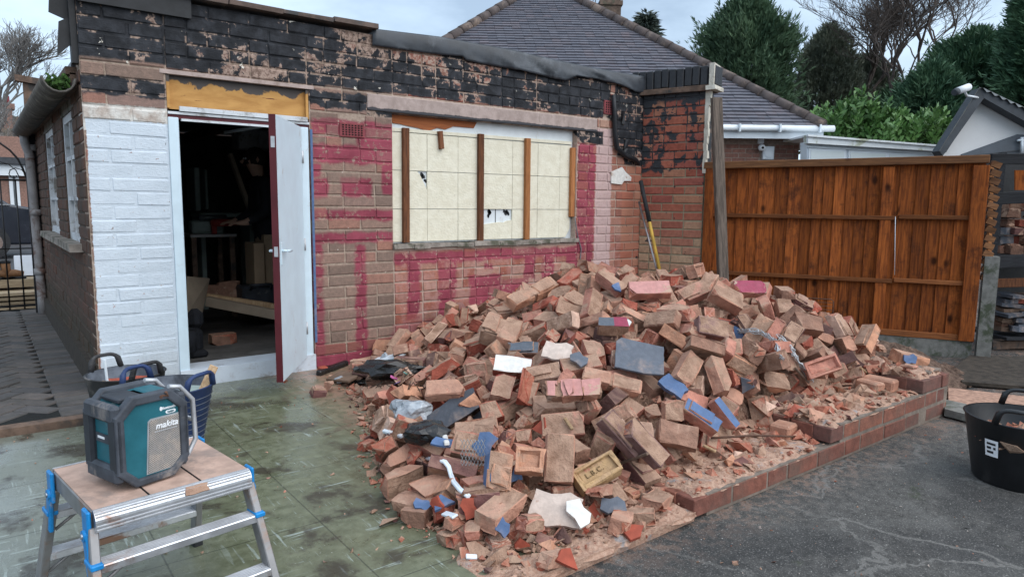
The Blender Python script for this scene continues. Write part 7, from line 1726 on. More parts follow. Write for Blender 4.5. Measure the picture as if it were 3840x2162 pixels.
# ---------------------------------------------------------------- work platform
WP = thing('work_platform', 'folding aluminium work platform with blue hinges carrying the radio', 'work platform', (.41, 2.53, 0), math.radians(8.3))
def wk(name, mb, mat, par=None): return mk(name, mb, MT[mat], par or WP, True)
PH = .5; PX, PY = .235, .245
q = MB(); q.box((0, .0, PH - .012), (2 * PX - .004, 2 * PY - .05, .018)); deck = wk('deck', q, 'deck_dust')
for i, x in enumerate((-.078, .078)):
    q = MB(); q.box((x, 0, PH - .0025), (.005, 2 * PY - .05, .002)); wk('deck_joint', q, 'hole')
for s_ in (-1, 1):
    q = MB(); y0 = s_ * (PY - .024); P = []
    for k_ in range(8):
        a = PI / 2 * k_ / 7; P.append((0, y0 + s_ * .030 * math.sin(a), PH - .034 + .032 * math.cos(a)))
    P += [(0, y0 + s_ * .030, PH - .062), (0, y0 + s_ * .022, PH - .066), (0, y0, PH - .066), (0, y0, PH - .002)]
    q.prism([(-PX, b, c) for a, b, c in P], (2 * PX, 0, 0)); rail = wk('edge_rail', q, 'alu')
    q = MB()
    for k_ in range(6):
        a = PI / 2 * (.15 + .85 * k_ / 5) if k_ < 4 else PI / 2; z = PH - .034 + .0325 * math.cos(a) - (.011 * (k_ - 3) if k_ > 3 else 0); y = y0 + s_ * .0305 * math.sin(a)
        q.box((0, y, z), (2 * PX - .004, .0035, .0035))
    wk('tread_rib', q, 'silver', rail)
for s_ in (-1, 1):
    q = MB(); q.bbox((s_ * (PX - .006), 0, PH - .036), (.016, 2 * PY - .06, .058), .003); wk('side_rail', q, 'alu_leg')
for sy in (-1, 1):
    for sx in (-1, 1):
        top, bot = Vector((sx * (PX + .002), sy * (PY - .035), PH - .06)), Vector((sx * (PX + .035), sy * (PY + .115), .035)); d = (bot - top).normalized(); q = MB()
        q.bbox((0, 0, 0), (.026, .052, (bot - top).length), .003); zx = -d; xx = Vector((1, 0, 0)); xx = (xx - zx * xx.dot(zx)).normalized(); M_ = frame(xx, zx.cross(xx), zx, (top + bot) / 2); q.v = [tuple(M_ @ Vector(v)) for v in q.v]; leg = wk('leg', q, 'alu_leg')
        q = MB(); q.bbox((bot.x, bot.y + sy * .004, .022), (.036, .062, .05), .004); wk('rubber_foot', q, 'rubber', leg)
        q = MB(); q.bbox((sx * (PX + .012), sy * (PY - .040), PH - .055), (.012, .055, .105), .004); q.bbox((sx * (PX + .016), sy * (PY - .022), PH - .145), (.014, .04, .15), .004, Euler((sy * .22, 0, 0)).to_matrix()); q.tube([(sx * (PX + .004), sy * (PY - .04), PH - .08), (sx * (PX + .026), sy * (PY - .04), PH - .08)], .018, 10); hinge_o = wk('hinge_bracket', q, 'blue_plastic')
        q = MB(); q.tube([(sx * (PX + .02), sy * (PY - .04), PH - .08), (sx * (PX + .030), sy * (PY - .04), PH - .08)], .008, 8); wk('bolt', q, 'steel', hinge_o)
    for zst in (.335, .165):
        f_ = (PH - .06 - zst) / (PH - .095); y = sy * (PY - .035 + .15 * f_); x = PX + .002 + .033 * f_; q = MB(); q.bbox((0, y, zst), (2 * x - .02, .062, .026), .003); st = wk('step', q, 'alu')
        q = MB()
        for k_ in range(6): q.box((0, y - .024 + k_ * .0095, zst + .0135), (2 * x - .03, .004, .002))
        wk('tread_rib', q, 'silver', st)
        if zst > .2:
            for sx in (-1, 1): q = MB(); q.bbox((sx * x, y + sy * .0, zst + .012), (.034, .072, .016), .003); wk('step_cap', q, 'blue_plastic', st)
        q = MB(); q.tube([(-x + .01, y, zst - .06), (-x + .09, y, zst - .01)], .006, 6); wk('brace', q, 'alu_leg', st)
o = mk('mortar_splat', slab_poly(poly(.075, .03, RAG), .006, .004, 1), MT['mortar'], label='smear of brick mud stuck on the platform edge', cat='mud'); o.color = (.36, .2, .14, 1)
place(o, Matrix.Translation((.41, 2.53, 0)) @ Matrix.Rotation(math.radians(8.3), 4, 'Z') @ Matrix.Translation((.055, -PY - .0005, PH - .016)) @ Matrix.Rotation(PI * .28, 4, 'X'))
# ---------------------------------------------------------------- site radio
ra = math.radians(19.5); ru, rv = Vector((math.cos(ra), math.sin(ra), 0)), Vector((-math.sin(ra), math.cos(ra), 0))
RC = Vector((.368, 2.478, PH + .003)); RW, RDp, RH = .250, .205, .310
radio = thing('site_radio', 'scuffed teal jobsite radio with grey bumpers standing on the work platform', 'radio', RC, ra); radio.scale = (.945, .975, .935)
def rk_(name, mb, mat, par=None): return mk(name, mb, MT[mat], par or radio, True)
def octo(w, h, c, z0=0.): return [(-w / 2 + c, z0), (w / 2 - c, z0), (w / 2, z0 + c), (w / 2, z0 + h - c), (w / 2 - c, z0 + h), (-w / 2 + c, z0 + h), (-w / 2, z0 + h - c), (-w / 2, z0 + c)]
q = MB(); q.prism([(x, RDp / 2 - .028, z) for x, z in octo(RW - .03, RH - .03, .045, .012)], (0, -(RDp - .056), 0)); body = rk_('body', q, 'teal')
for nm, y0, y1 in (('front_bumper', -RDp / 2, -RDp / 2 + .034), ('back_bumper', RDp / 2 - .034, RDp / 2)):
    q = MB(); O = octo(RW, RH, .058, 0); I = octo(RW - .060, RH - .058, .040, .026 if nm[0] == 'f' else .026)
    for i in range(8):
        j = (i + 1) % 8; a, b, c, d = O[i], O[j], I[j], I[i]
        vs = [(p[0], y, p[1]) for y in (y0, y1) for p in (a, b, c, d)]
        q.add(vs, [(0, 1, 2, 3), (7, 6, 5, 4), (0, 4, 5, 1), (3, 2, 6, 7)])
    o = rk_(nm, q, 'radio_rubber'); bv = o.modifiers.new('soft', 'BEVEL'); bv.width = .006; bv.segments = 2; bv.limit_method = 'ANGLE'
for sx in (-1, 1):
    for z in (.052, RH - .052):
        q = MB(); q.bbox((sx * (RW / 2 - .014), 0, z), (.034, RDp - .02, .060), .010); rk_('corner_bumper', q, 'radio_rubber')
    for y in (-RDp / 2 + .026, RDp / 2 - .026): q = MB(); q.bbox((sx * (RW / 2 - .012), y, RH / 2), (.028, .052, RH - .12), .009); rk_('side_bumper', q, 'black_plastic')
FYr = -RDp / 2 + .012
q = MB(); q.prism([(x, FYr, z) for x, z in octo(RW - .056, RH - .056, .038, .026)], (0, .03, 0)); face = rk_('face_panel', q, 'teal')
GP = [(-.022, .034), (.066, .034), (.094, .060), (.094, .215), (-.002, .215), (-.010, .208)]
q = MB(); q.prism([(x, FYr - .005, z) for x, z in GP], (0, .01, 0)); rk_('speaker_grille', q, 'grille', face)
q = MB(); q.prism([(x * 1.0, FYr - .002, z) for x, z in [(-.027, .030), (.068, .030), (.098, .058), (.098, .220), (-.004, .220), (-.014, .212)]], (0, .008, 0)); rk_('grille_rim', q, 'silver', face)
def words(txt, x, z, size, mat, y, ital=0., par=face, ext=.0012, name='lettering'):
    cu = bpy.data.curves.new(name, 'FONT'); cu.body = txt; cu.size = size; cu.extrude = ext; cu.shear = ital; cu.align_x = 'CENTER'; cu.align_y = 'CENTER'; cu.offset = size * .012
    cu.materials.append(MT[mat]); o = bpy.data.objects.new(name, cu); COL.objects.link(o); me = bpy.data.meshes.new_from_object(o.evaluated_get(bpy.context.evaluated_depsgraph_get())); bpy.data.objects.remove(o)
    o = mk(name, me, None, par, True); place(o, frame((1, 0, 0), (0, 0, 1), (0, -1, 0), (x, y, z))); return o
words('makita', .048, .190, .030, 'letter_white', FYr - .0062, .3); q = MB(); q.box((.045, FYr - .006, .172), (.078, .002, .0025)); rk_('underline', q, 'silver', face)
words('Bluetooth', .060, .246, .0125, 'letter_white', FYr - .001); q = MB(); q.prism([(.034 + .0045 * math.cos(t), FYr, .246 + .0075 * math.sin(t)) for t in np.linspace(0, 6.28, 13)[:-1]], (0, -.001, 0)); rk_('badge', q, 'letter_white', face)
q = MB(); q.prism([(x, FYr, z) for x, z in octo(.036, .012, .004, .224)], (0, -.001, 0)); q.v = [(a + .068, b, c) for a, b, c in q.v]; rk_('badge', q, 'letter_white', face); words('DAB+', .068, .230, .0095, 'teal', FYr - .0018)
q = MB(); q.box((.0, .0, RH - .028), (.11, .10, .02)); q.bbox((-.045, -.0, RH - .018), (.085, .11, .016), .004); rk_('top_lid', q, 'black_plastic'); q = MB(); q.bbox((.055, .0, RH - .022), (.07, .115, .02), .005); rk_('top_latch', q, 'teal')
q = MB(); q.tube([(.03, -RDp / 2 + .004, RH - .014), (.055, -RDp / 2 + .0, RH - .020), (.045, -RDp / 2 - .004, RH - .004)], .005, 6); q.tube([(.030, -RDp / 2 - .002, RH - .018), (.030, -RDp / 2 + .004, RH - .018)], .006, 8); rk_('screw', q, 'copper')
q = MB(); P = [(RW / 2 - .05, RH + .002), (RW / 2 - .01, RH - .006), (RW / 2 + .036, RH - .062), (RW / 2 + .042, .10), (RW / 2 + .010, .048), (RW / 2 - .012, .040)]
for y in (-RDp / 2 + .03, RDp / 2 - .03): q.tube([(x, y, z) for x, z in P], .0085, 8)
q.tube([(RW / 2 + .040, -RDp / 2 + .03, .17), (RW / 2 + .040, RDp / 2 - .03, .17)], .0085, 8); rk_('carry_handle', q, 'silver')
q = MB(); q.box((-RW / 2 + .0125, 0, .165), (.003, .09, .03)); sl = rk_('side_label', q, 'radio_rubber'); q = MB(); q.box((-RW / 2 + .0105, .01, .167), (.002, .04, .008)); rk_('printing', q, 'letter_white', sl)
# ---------------------------------------------------------------- inside the garage
def stand(x, y, Y): return on_wall(x, y, Y)
t = thing('workbench', 'cluttered workbench in the dark garage beyond the doorway', 'workbench', (2.0, 8.2, .11)); zb_ = stand(530, 590, 8.0).z
x0, x1 = stand(476, 590, 8.0).x, stand(592, 590, 8.0).x
q = MB(); q.box(((x0 + x1) / 2, 8.25, zb_ - .01), (x1 - x0, .6, .03)); mk('worktop', q, MT['alu_leg'], t); q = MB()
for a in (x0 + .04, x1 - .04):
    for b in (8.0, 8.5): q = MB(); q.box((a, b, (zb_ + .11) / 2 - .01), (.05, .05, zb_ - .13)); mk('leg', q, MT['timber_trim'], t)
q = MB(); q.bbox((0, 0, 0), (.22, .10, .08), .02); q.tube([(.05, 0, .0), (.18, 0, .0)], .035, 10); q.box((-.08, 0, -.06), (.05, .05, .12)); o = mk('power_tool', q, MT['red_tool'], label='red power tool on the workbench inside', cat='tool'); o.location = ((x0 + x1) / 2 + .12, 8.1, zb_ + .125)
q = MB(); q.tube([(0, 0, 0), (.30, .05, .0)], .03, 10); o = mk('roll', q, MT['glass'], label='grey roll lying on the workbench inside', cat='roll'); o.location = (x0 + .15, 8.2, zb_ + .18); q = MB(); q.bbox((0, 0, 0), (.34, .2, .14), .02); o = mk('tool_case', q, MT['chair_green'], label='pale green case at the back of the workbench', cat='case'); o.location = (x0 + .26, 8.35, zb_ + .075)
t = thing('chair', 'pale green garden chair stacked behind the workbench', 'chair', (2.2, 8.9, .11)); a = stand(560, 540, 8.9)
q = MB(); q.bbox((a.x, 8.9, a.z), (.62, .5, .05), .01); mk('seat', q, MT['chair_green'], t); q = MB(); q.bbox((a.x - .32, 8.9, a.z + .3), (.06, .4, .5), .01); q.bbox((a.x - .22, 8.9, a.z + .3), (.03, .4, .46), .01); mk('backrest', q, MT['chair_green'], t)
for sx in (-.28, .28): q = MB(); q.box((a.x + sx, 8.9, a.z / 2 + .04), (.05, .4, a.z - .12)); mk('leg', q, MT['chair_green'], t)
def plk(name, p, q_, w, h, mat, label, cat='timber'):
    p, q_ = Vector(p), Vector(q_); d = q_ - p; L_ = d.length; d.normalize(); n_ = Vector((0, 0, 1)) if abs(d.z) < .8 else Vector((0, 1, 0)); n_ = (n_ - d * n_.dot(d)).normalized(); m_ = MB(); m_.bbox((0, 0, 0), (L_, w, h), .004); o = mk(name, m_, MT[mat], label=label, cat=cat); place(o, frame(d, n_.cross(d), n_, (p + q_) / 2)); return o
plk('plank', stand(578, 388, 8.0), stand(640, 560, 7.8), .04, .09, 'tan_board', 'long timber leaning diagonally behind the workbench')
plk('plank', stand(520, 748, 7.0), stand(700, 775, 6.7), .06, .08, 'pale_wood', 'pale timber length lying across the garage floor', 'timber'); plk('plank', stand(520, 757, 6.85), stand(700, 792, 6.45), .06, .09, 'tan_board', 'nearer timber length lying across the garage floor')
q = MB(); a, b, c, d_ = stand(470, 695, 6.6), stand(528, 700, 6.9), stand(508, 795, 6.6), stand(470, 790, 6.3); q.prism([a, b, c, d_], (0, .03, 0)); mk('board', q, MT['tan_board'], label='tan sheet board leaning just inside the left jamb', cat='board')
for i, (xa, ya, xb, yb, Y, lab) in enumerate(((638, 612, 668, 720, 7.2, 'tall cardboard box standing behind the door edge'), (664, 590, 700, 724, 7.3, 'second cardboard box half hidden by the door'))):
    a, b = stand(xa, ya, Y), stand(xb, yb, Y); q = MB(); q.bbox(((a.x + b.x) / 2, Y + .15, (a.z + b.z) / 2), (abs(b.x - a.x), .3, abs(a.z - b.z)), .005); mk('cardboard_box', q, MT['card'], label=lab, cat='box')
a, b = stand(612, 722, 7.0), stand(700, 778, 7.0); t = thing('tool_case', 'black moulded tool case on the garage floor by the boxes', 'tool case', ((a.x + b.x) / 2, 7.1, .11)); q = MB(); q.bbox(((a.x + b.x) / 2, 7.15, (a.z + b.z) / 2), (b.x - a.x, .25, a.z - b.z), .02); mk('case_body', q, MT['black_plastic'], t); q = MB(); q.tube([((a.x + b.x) / 2 - .1, 7.0, a.z - .03), ((a.x + b.x) / 2 - .1, 6.97, a.z + .02), ((a.x + b.x) / 2 + .1, 6.97, a.z + .02), ((a.x + b.x) / 2 + .1, 7.0, a.z - .03)], .012, 8); mk('handle', q, MT['black_plastic'], t)
a, b = stand(600, 322, 8.6), stand(700, 378, 8.6); t = thing('wall_cabinet', 'white wall cabinet high in the dark garage', 'cabinet', ((a.x + b.x) / 2, 8.7, (a.z + b.z) / 2)); q = MB(); q.bbox(((a.x + b.x) / 2, 8.75, (a.z + b.z) / 2), (b.x - a.x, .3, a.z - b.z), .005); mk('cabinet_box', q, MT['sash'], t)
for i in range(2): q = MB(); w = (b.x - a.x) / 2; q.bbox((a.x + w * (i + .5), 8.59, (a.z + b.z) / 2), (w - .01, .02, a.z - b.z - .02), .003); mk('door', q, MT['sash'], t)
a, b = stand(565, 333, 7.0), stand(690, 312, 6.6); t = thing('light_fitting', 'unlit fluorescent tube fitting under the garage ceiling', 'light fitting', (a + b) / 2); q = MB(); q.tube([a, b], .018, 8); mk('tube', q, MT['upvc'], t); q = MB(); q.tube([a + Vector((0, .05, .05)), b + Vector((0, .05, .05))], .035, 6); mk('batten_housing', q, MT['dark_grey_paint'], t)
q = MB(); a = stand(487, 845, 6.1); q.bbox((a.x, 6.2, .24), (.16, .22, .22), .04); q.bbox((a.x + .03, 6.15, .42), (.12, .12, .16), .04); q.tube([(a.x - .04, 6.05, .12), (a.x - .04, 6.05, .34)], .05, 10); q.bbox((a.x + .02, 6.05, .14), (.14, .10, .06), .02); mk('tool_bag', q, MT['cloth_dark'], label='dark tool bag slumped inside the left jamb', cat='bag')
for i, (x, y) in enumerate(((555, 735), (585, 740), (530, 730), (560, 805), (575, 720))):
    a = stand(x, y, 7.3 if y < 780 else 6.5); m_ = rough_mesh(.22, .12, .10, 'chunk', 700 + i); o = lay_rubble(m_, Matrix.Translation((a.x, a.y, max(.15, a.z if y < 780 else .13))), TINTS['brown'], '', 'rubble piece', 'brick_fragment', 'lumps on the garage floor'); o['label'] = ['dim brown lump behind the floor timbers', 'second dim lump behind the floor timbers', 'third dim lump by the tan board', 'dim lump on the bare garage floor', 'dim lump under the workbench'][i]
# the person standing in the dark, turned towards the bench
def person():
    hd = stand(652, 405, 7.5); px_, py_ = hd.x, 7.5; H_ = hd.z + .10 - .11; k_ = H_ / 1.75; B = Vector((px_ + .06, py_, .11))
    J = {'pelvis': (0, 0, .95), 'waist': (-.01, 0, 1.1), 'chest': (-.03, 0, 1.32), 'neck': (-.06, 0, 1.49), 'headb': (-.09, 0, 1.56), 'head': (-.115, 0, 1.66), 'headt': (-.11, 0, 1.71),
         'shL': (-.05, -.19, 1.42), 'elL': (-.08, -.25, 1.14), 'wrL': (-.27, -.18, 1.03), 'haL': (-.34, -.15, 1.03), 'shR': (-.03, .19, 1.42), 'elR': (-.06, .26, 1.14), 'wrR': (-.26, .20, 1.03), 'haR': (-.33, .18, 1.03),
         'hipL': (0, -.10, .9), 'knL': (-.02, -.11, .5), 'anL': (.02, -.11, .09), 'toL': (-.12, -.12, .04), 'hipR': (0, .10, .9), 'knR': (-.01, .12, .5), 'anR': (.03, .12, .09), 'toR': (-.11, .13, .04)}
    Rr = {'pelvis': .16, 'waist': .15, 'chest': .17, 'neck': .06, 'headb': .075, 'head': .10, 'headt': .085, 'shL': .085, 'elL': .055, 'wrL': .038, 'haL': .042, 'shR': .085, 'elR': .055, 'wrR': .038, 'haR': .042, 'hipL': .105, 'knL': .07, 'anL': .05, 'toL': .045, 'hipR': .105, 'knR': .07, 'anR': .05, 'toR': .045}
    E_ = [('pelvis', 'waist'), ('waist', 'chest'), ('chest', 'neck'), ('neck', 'headb'), ('headb', 'head'), ('head', 'headt'), ('chest', 'shL'), ('shL', 'elL'), ('elL', 'wrL'), ('wrL', 'haL'), ('chest', 'shR'), ('shR', 'elR'), ('elR', 'wrR'), ('wrR', 'haR'), ('pelvis', 'hipL'), ('hipL', 'knL'), ('knL', 'anL'), ('anL', 'toL'), ('pelvis', 'hipR'), ('hipR', 'knR'), ('knR', 'anR'), ('anR', 'toR')]
    names = list(J); V = [Vector(J[n]) * k_ + B for n in names]; ed_ = [(names.index(a), names.index(b)) for a, b in E_]; rad = [Rr[n] * k_ for n in names]
    for hs, sg in (('haL', -1), ('haR', 1)):                       # five fingers on each hand
        b0 = V[names.index(hs)]; hi = names.index(hs)
        for fi in range(5):
            oy = (fi - 2) * .016 * k_ if fi < 4 else sg * -.04 * k_; l = (.05, .058, .055, .045, .035)[fi] * k_; i0 = len(V)
            V += [b0 + Vector((-.03 * k_ if fi < 4 else -.01 * k_, oy, 0)), b0 + Vector((-.03 * k_ - l * .6, oy, -.01 * k_)), b0 + Vector((-.03 * k_ - l, oy * .9, -.03 * k_))]; rad += [.010 * k_, .009 * k_, .008 * k_]; ed_ += [(hi, i0), (i0, i0 + 1), (i0 + 1, i0 + 2)]
    me = bpy.data.meshes.new('person'); me.from_pydata([tuple(v) for v in V], ed_, []); o = bpy.data.objects.new('body', me)
    t_ = thing('person', 'person in dark work clothes standing in the gloom behind the open door', 'person', B); link(o, t_)
    sk = o.modifiers.new('skin', 'SKIN'); sk.use_smooth_shade = True
    for i, v in enumerate(me.skin_vertices[0].data): v.radius = (rad[i], rad[i]); v.use_root = (i == 0)
    sb = o.modifiers.new('sub', 'SUBSURF'); sb.levels = 2; sb.render_levels = 2
    dg_ = bpy.context.evaluated_depsgraph_get(); ev = o.evaluated_get(dg_); m2 = bpy.data.meshes.new_from_object(ev); o.modifiers.clear(); o.data = m2
    m2.materials.clear(); [m2.materials.append(MT[m]) for m in ('cloth_dark', 'skin_tone')]
    zn, zw = B.z + 1.50 * k_, B.x - .25 * k_
    for p in m2.polygons: p.material_index = 1 if p.center.z > zn or (p.center.x < zw and p.center.z > B.z + .8 * k_) else 0
    hc = Vector(J['head']) * k_ + B
    q = MB(); q.lathe([(.001, .115 * k_), (.06 * k_, .10 * k_), (.105 * k_, .05 * k_), (.112 * k_, -.0), (.10 * k_, -.06 * k_), (.06 * k_, -.09 * k_)], 16); q.v = [(a * .98 + hc.x + .022 * k_, b * .9 + hc.y, c + hc.z + .02 * k_) for a, b, c in q.v]; mk('hair', q, MT['hair'], t_)
    q = MB(); q.tube([hc + Vector((-.095, 0, .0)) * k_, hc + Vector((-.125, 0, -.03)) * k_], [.012 * k_, .018 * k_], 8); mk('nose', q, MT['skin_tone'], t_)
    for s_ in (-1, 1):
        q = MB(); q.lathe([(.001, -.012 * k_), (.012 * k_, 0), (.001, .012 * k_)], 8, hc + Vector((-.088, s_ * .035, .012)) * k_); mk('eye', q, MT['sash'], t_)
        q = MB(); q.lathe([(.001, -.03 * k_), (.018 * k_, 0), (.001, .03 * k_)], 8, hc + Vector((.01, s_ * .10, .0)) * k_); mk('ear', q, MT['skin_tone'], t_)
    q = MB(); q.box(hc + Vector((-.094, 0, -.058)) * k_, (.012 * k_, .045 * k_, .008 * k_)); mk('mouth', q, MT['clay'], t_)
person()
# ---------------------------------------------------------------- bungalow behind
HDp = 13.6; Z = Vector((0, 0, 1))
house = thing('bungalow', 'brick bungalow with grey hipped tiled roof and white gutter behind the garage', 'house', at_depth(1900, 400, HDp) * 1)
eL, eR = at_depth(790, 322, HDp), at_depth(2068, 322, HDp); ze = (eR.z + .02); HW = (eR - eL).length; he = DD
def hp(u, w, z): return Vector((eL.x, eL.y, 0)) + RR * u + DD * w + Vector((0, 0, z))
apz = at_depth(1366, -40, HDp + 5.2).z; au = (at_depth(1366, -40, HDp + 5.2) - Vector((eL.x, eL.y, 0))).dot(RR); A = hp(au, 5.2, apz); A2 = hp(au, 7.5, apz)
OV = .42
# walls
q = MB(); q.box(hp(HW / 2, OV + 5.0, ze / 2 - .1), (HW - .5, 10, ze), frame(RR, DD, Z).to_3x3()); hw = mk('wall', q, MT['house_mortar'], house)
Mh = frame(RR, DD, Z, hp(0, OV - .004, 0)); zw1 = ze - .32
def inv(x, y): p = at_depth(x, y, HDp + OV) - Vector((eL.x, eL.y, 0)); return p.dot(RR), p.z
u0, _ = inv(1790, 380); u1, z0_ = inv(2033, 405); uL, zz1 = inv(1913, 370); uR, zz0 = inv(1948, 402)
hb = lay(u0, HW - .25, z0_ - .3, zw1, [(uL, uR, z0_ - .5, zz1 + .0)], course=.088, L=.27, rs=3)
build_bricks([(hw, Mh, hb, MT['house_brick'], .077, .03)], 300)
q = MB(); q.box(hp(HW / 2, OV - .16, ze - .12), (HW + .1, .34, .05), frame(RR, DD, Z).to_3x3()); q.box(hp(HW / 2, .05, ze - .14), (HW + .1, .03, .17), frame(RR, DD, Z).to_3x3()); mk('soffit', q, MT['upvc'], house)
q = MB(); a, b = hp(-.1, -.03, ze - .04), hp(HW + .22, -.03, ze - .04)
for r_, zo in ((.055, 0), (.018, .05), (.018, -.03)): q.tube([a + Vector((0, 0, zo)), b + Vector((0, 0, zo))], r_, 8)
gu = mk('gutter', q, MT['upvc'], house); q = MB()
for x in (1840, 1938, 2035):
    u = inv(x, 330)[0]; m_ = MB(); m_.box(hp(u, -.05, ze - .04), (.03, .14, .15), frame(RR, DD, Z).to_3x3()); mk('gutter_bracket', m_, MT['upvc'], gu)
# roof: hip face towards us in courses of plain tiles
q = MB(); rl, rr_2 = hp(0, 0, ze), hp(HW, 0, ze); bl_, br_ = hp(0, 12, ze), hp(HW, 12, ze)
q.add([rl, rr_2, A, A2, bl_, br_], [(0, 1, 2), (1, 5, 3, 2), (0, 2, 3, 4)]); roof = mk('roof', q, MT['tile'], house)
TWd, gauge = .205, .125; up_v = A - hp(au, 0, ze); slope = up_v.length; upn = up_v.normalized(); rn_ = RR.cross(upn).normalized(); rn_ = rn_ if rn_.dot(-DD) > 0 else -rn_
n_c = int(slope / gauge); tiles = []; g_ = random.Random(4)
for i in range(n_c):
    t0 = i * gauge; f_ = t0 / slope; xa, xb = au * f_, HW + (au - HW) * f_; off = (i % 2) * TWd / 2; nt = int((xb - xa) / TWd) + 2
    for j in range(nt):
        u = xa + j * TWd - off
        if u < xa - TWd * .6 or u > xb - TWd * .35: continue
        c = hp(u + TWd / 2, 0, ze) + upn * (t0 - .02) ; tiles.append((c, u))
def tile_m(c): return frame(RR, upn, rn_, c + rn_ * (.030 + g_.uniform(-.004, .006))) @ Euler((-.16 + g_.uniform(-.012, .012), g_.uniform(-.012, .012), g_.uniform(-.012, .012))).to_matrix().to_4x4()
tb2 = MB(); tb2.add([(-.101, 0, -.012), (.101, 0, -.012), (.101, .18, -.008), (-.101, .18, -.008), (-.101, 0, .020), (.101, 0, .020), (.101, .18, .008), (-.101, .18, .008)], [(3, 2, 1, 0), (4, 5, 6, 7), (0, 1, 5, 4), (1, 2, 6, 5), (3, 0, 4, 7)]); tme = tb2.mesh('roof_tile', MT['tile'])
vis_t = [];
for c, u in tiles:
    x, y, d = project(c); x /= S; y /= S
    hid = y > 60 + (x - 935) * .175 and x < 1640 or (1600 < x < 1795 and y > 175) or x < 1120 or y < -12
    vis_t.append(((d + (100 if hid else 0)), c))
vis_t.sort(key=lambda t: t[0]); rest = MB(); rn2 = []
for i, (d, c) in enumerate(vis_t):
    M_ = tile_m(c)
    if i < 300: o = bpy.data.objects.new('roof_tile', tme); place(o, M_); link(o, roof)
    else: rest.add([M_ @ Vector(v) for v in tb2.v], tb2.f); rn2 += [g_.random()] * 8
o = mk('roof_tile', rest, MT['tile'], roof, kind='stuff'); at = o.data.attributes.new('rnd', 'FLOAT', 'POINT'); at.data.foreach_set('value', rn2)
def ridge(a, b, r=.13):
    L_ = (b - a).length; n_ = int(L_ / .36); d = (b - a).normalized()
    for i in range(n_ + 1):
        m_ = MB(); p = a + d * (i * .36); m_.tube([p - d * .01, p + d * .37], [r, r * .9], 8); mk('hip_tile', m_, MT['ridge'], roof)
ridge(rr_2 + Vector((0, 0, .02)), A + Vector((0, 0, .05))); ridge(hp(au * .3, 5.2 * .3, ze + (apz - ze) * .3) + Vector((0, 0, .03)), A + Vector((0, 0, .05)))
# chimney and aerial over the far slope
c0 = at_depth(1533, 70, HDp + 8.5); t = house
q = MB(); cb = at_depth(1533, 30, HDp + 8.5); q.box((c0.x, c0.y, cb.z - .8), (.58, .5, 2.0), frame(RR, DD, Z).to_3x3(), 0, .02); q.box((c0.x, c0.y, cb.z + .20), (.70, .6, .14), frame(RR, DD, Z).to_3x3(), 0, .02); q.box((c0.x, c0.y, cb.z + .33), (.52, .46, .14), frame(RR, DD, Z).to_3x3(), 0, .03); ch = mk('chimney', q, MT['chimney'], roof)
q = MB(); q.lathe([(.12, 0), (.13, .05), (.11, .30), (.13, .34), (.09, .36)], 14, (c0.x, c0.y, cb.z + .38)); mk('chimney_pot', q, MT['clay'], roof)
an = at_depth(1497, 40, HDp + 8.3); q = MB(); q.tube([an + Vector((0, 0, -1.5)), an + Vector((0, 0, .9))], .018, 6)
for z in (.36, .52, .68): q.tube([an + Vector((0, 0, z)) - RR * .28 + Z * .03, an + Vector((0, 0, z)) + RR * .26 - Z * .03], .012, 5)
for k_ in range(5): q.tube([an + Z * (.30 + .1 * k_) - RR * .10 - DD * .2, an + Z * (.30 + .1 * k_) - RR * .04 + DD * .2], .010, 4)
mk('aerial', q, MT['dark_grey_paint'], roof)
# camera, box and flue cover on its wall
p = at_depth(1914, 355, HDp + OV - .06); t = thing('security_camera', 'round white security camera under the bungalow gutter', 'camera', p); q = MB(); q.bbox(p, (.12, .05, .11), .015, frame(RR, DD, Z).to_3x3()); mk('mount', q, MT['camera_white'], t)
q = MB(); q.lathe([(.001, .065), (.045, .052), (.068, .015), (.068, -.02), (.042, -.06), (.001, -.068)], 18, p - DD * .07 - Z * .13); mk('camera_ball', q, MT['camera_white'], t); q = MB(); q.lathe([(.001, .03), (.025, .02), (.032, 0), (.025, -.02), (.001, -.03)], 12, p - DD * .118 - Z * .135); mk('lens', q, MT['hole'], t)
q = MB(); q.tube([p + Z * .06, p + Z * .22 + RR * .03], .012, 5); mk('cable', q, MT['iron'], t)
a, b = at_depth(1919, 368, HDp + OV - .05), at_depth(1945, 402, HDp + OV - .05); c = (a + b) / 2; t = thing('meter_box', 'white meter box on the bungalow wall just above the fence', 'meter box', c); q = MB(); q.bbox(c, ((b - a).dot(RR), .09, abs(a.z - b.z)), .012, frame(RR, DD, Z).to_3x3()); mk('box_body', q, MT['upvc'], t); q = MB(); q.tube([c - DD * .04, c - DD * .062], .085, 18); mk('round_door', q, MT['upvc'], t)
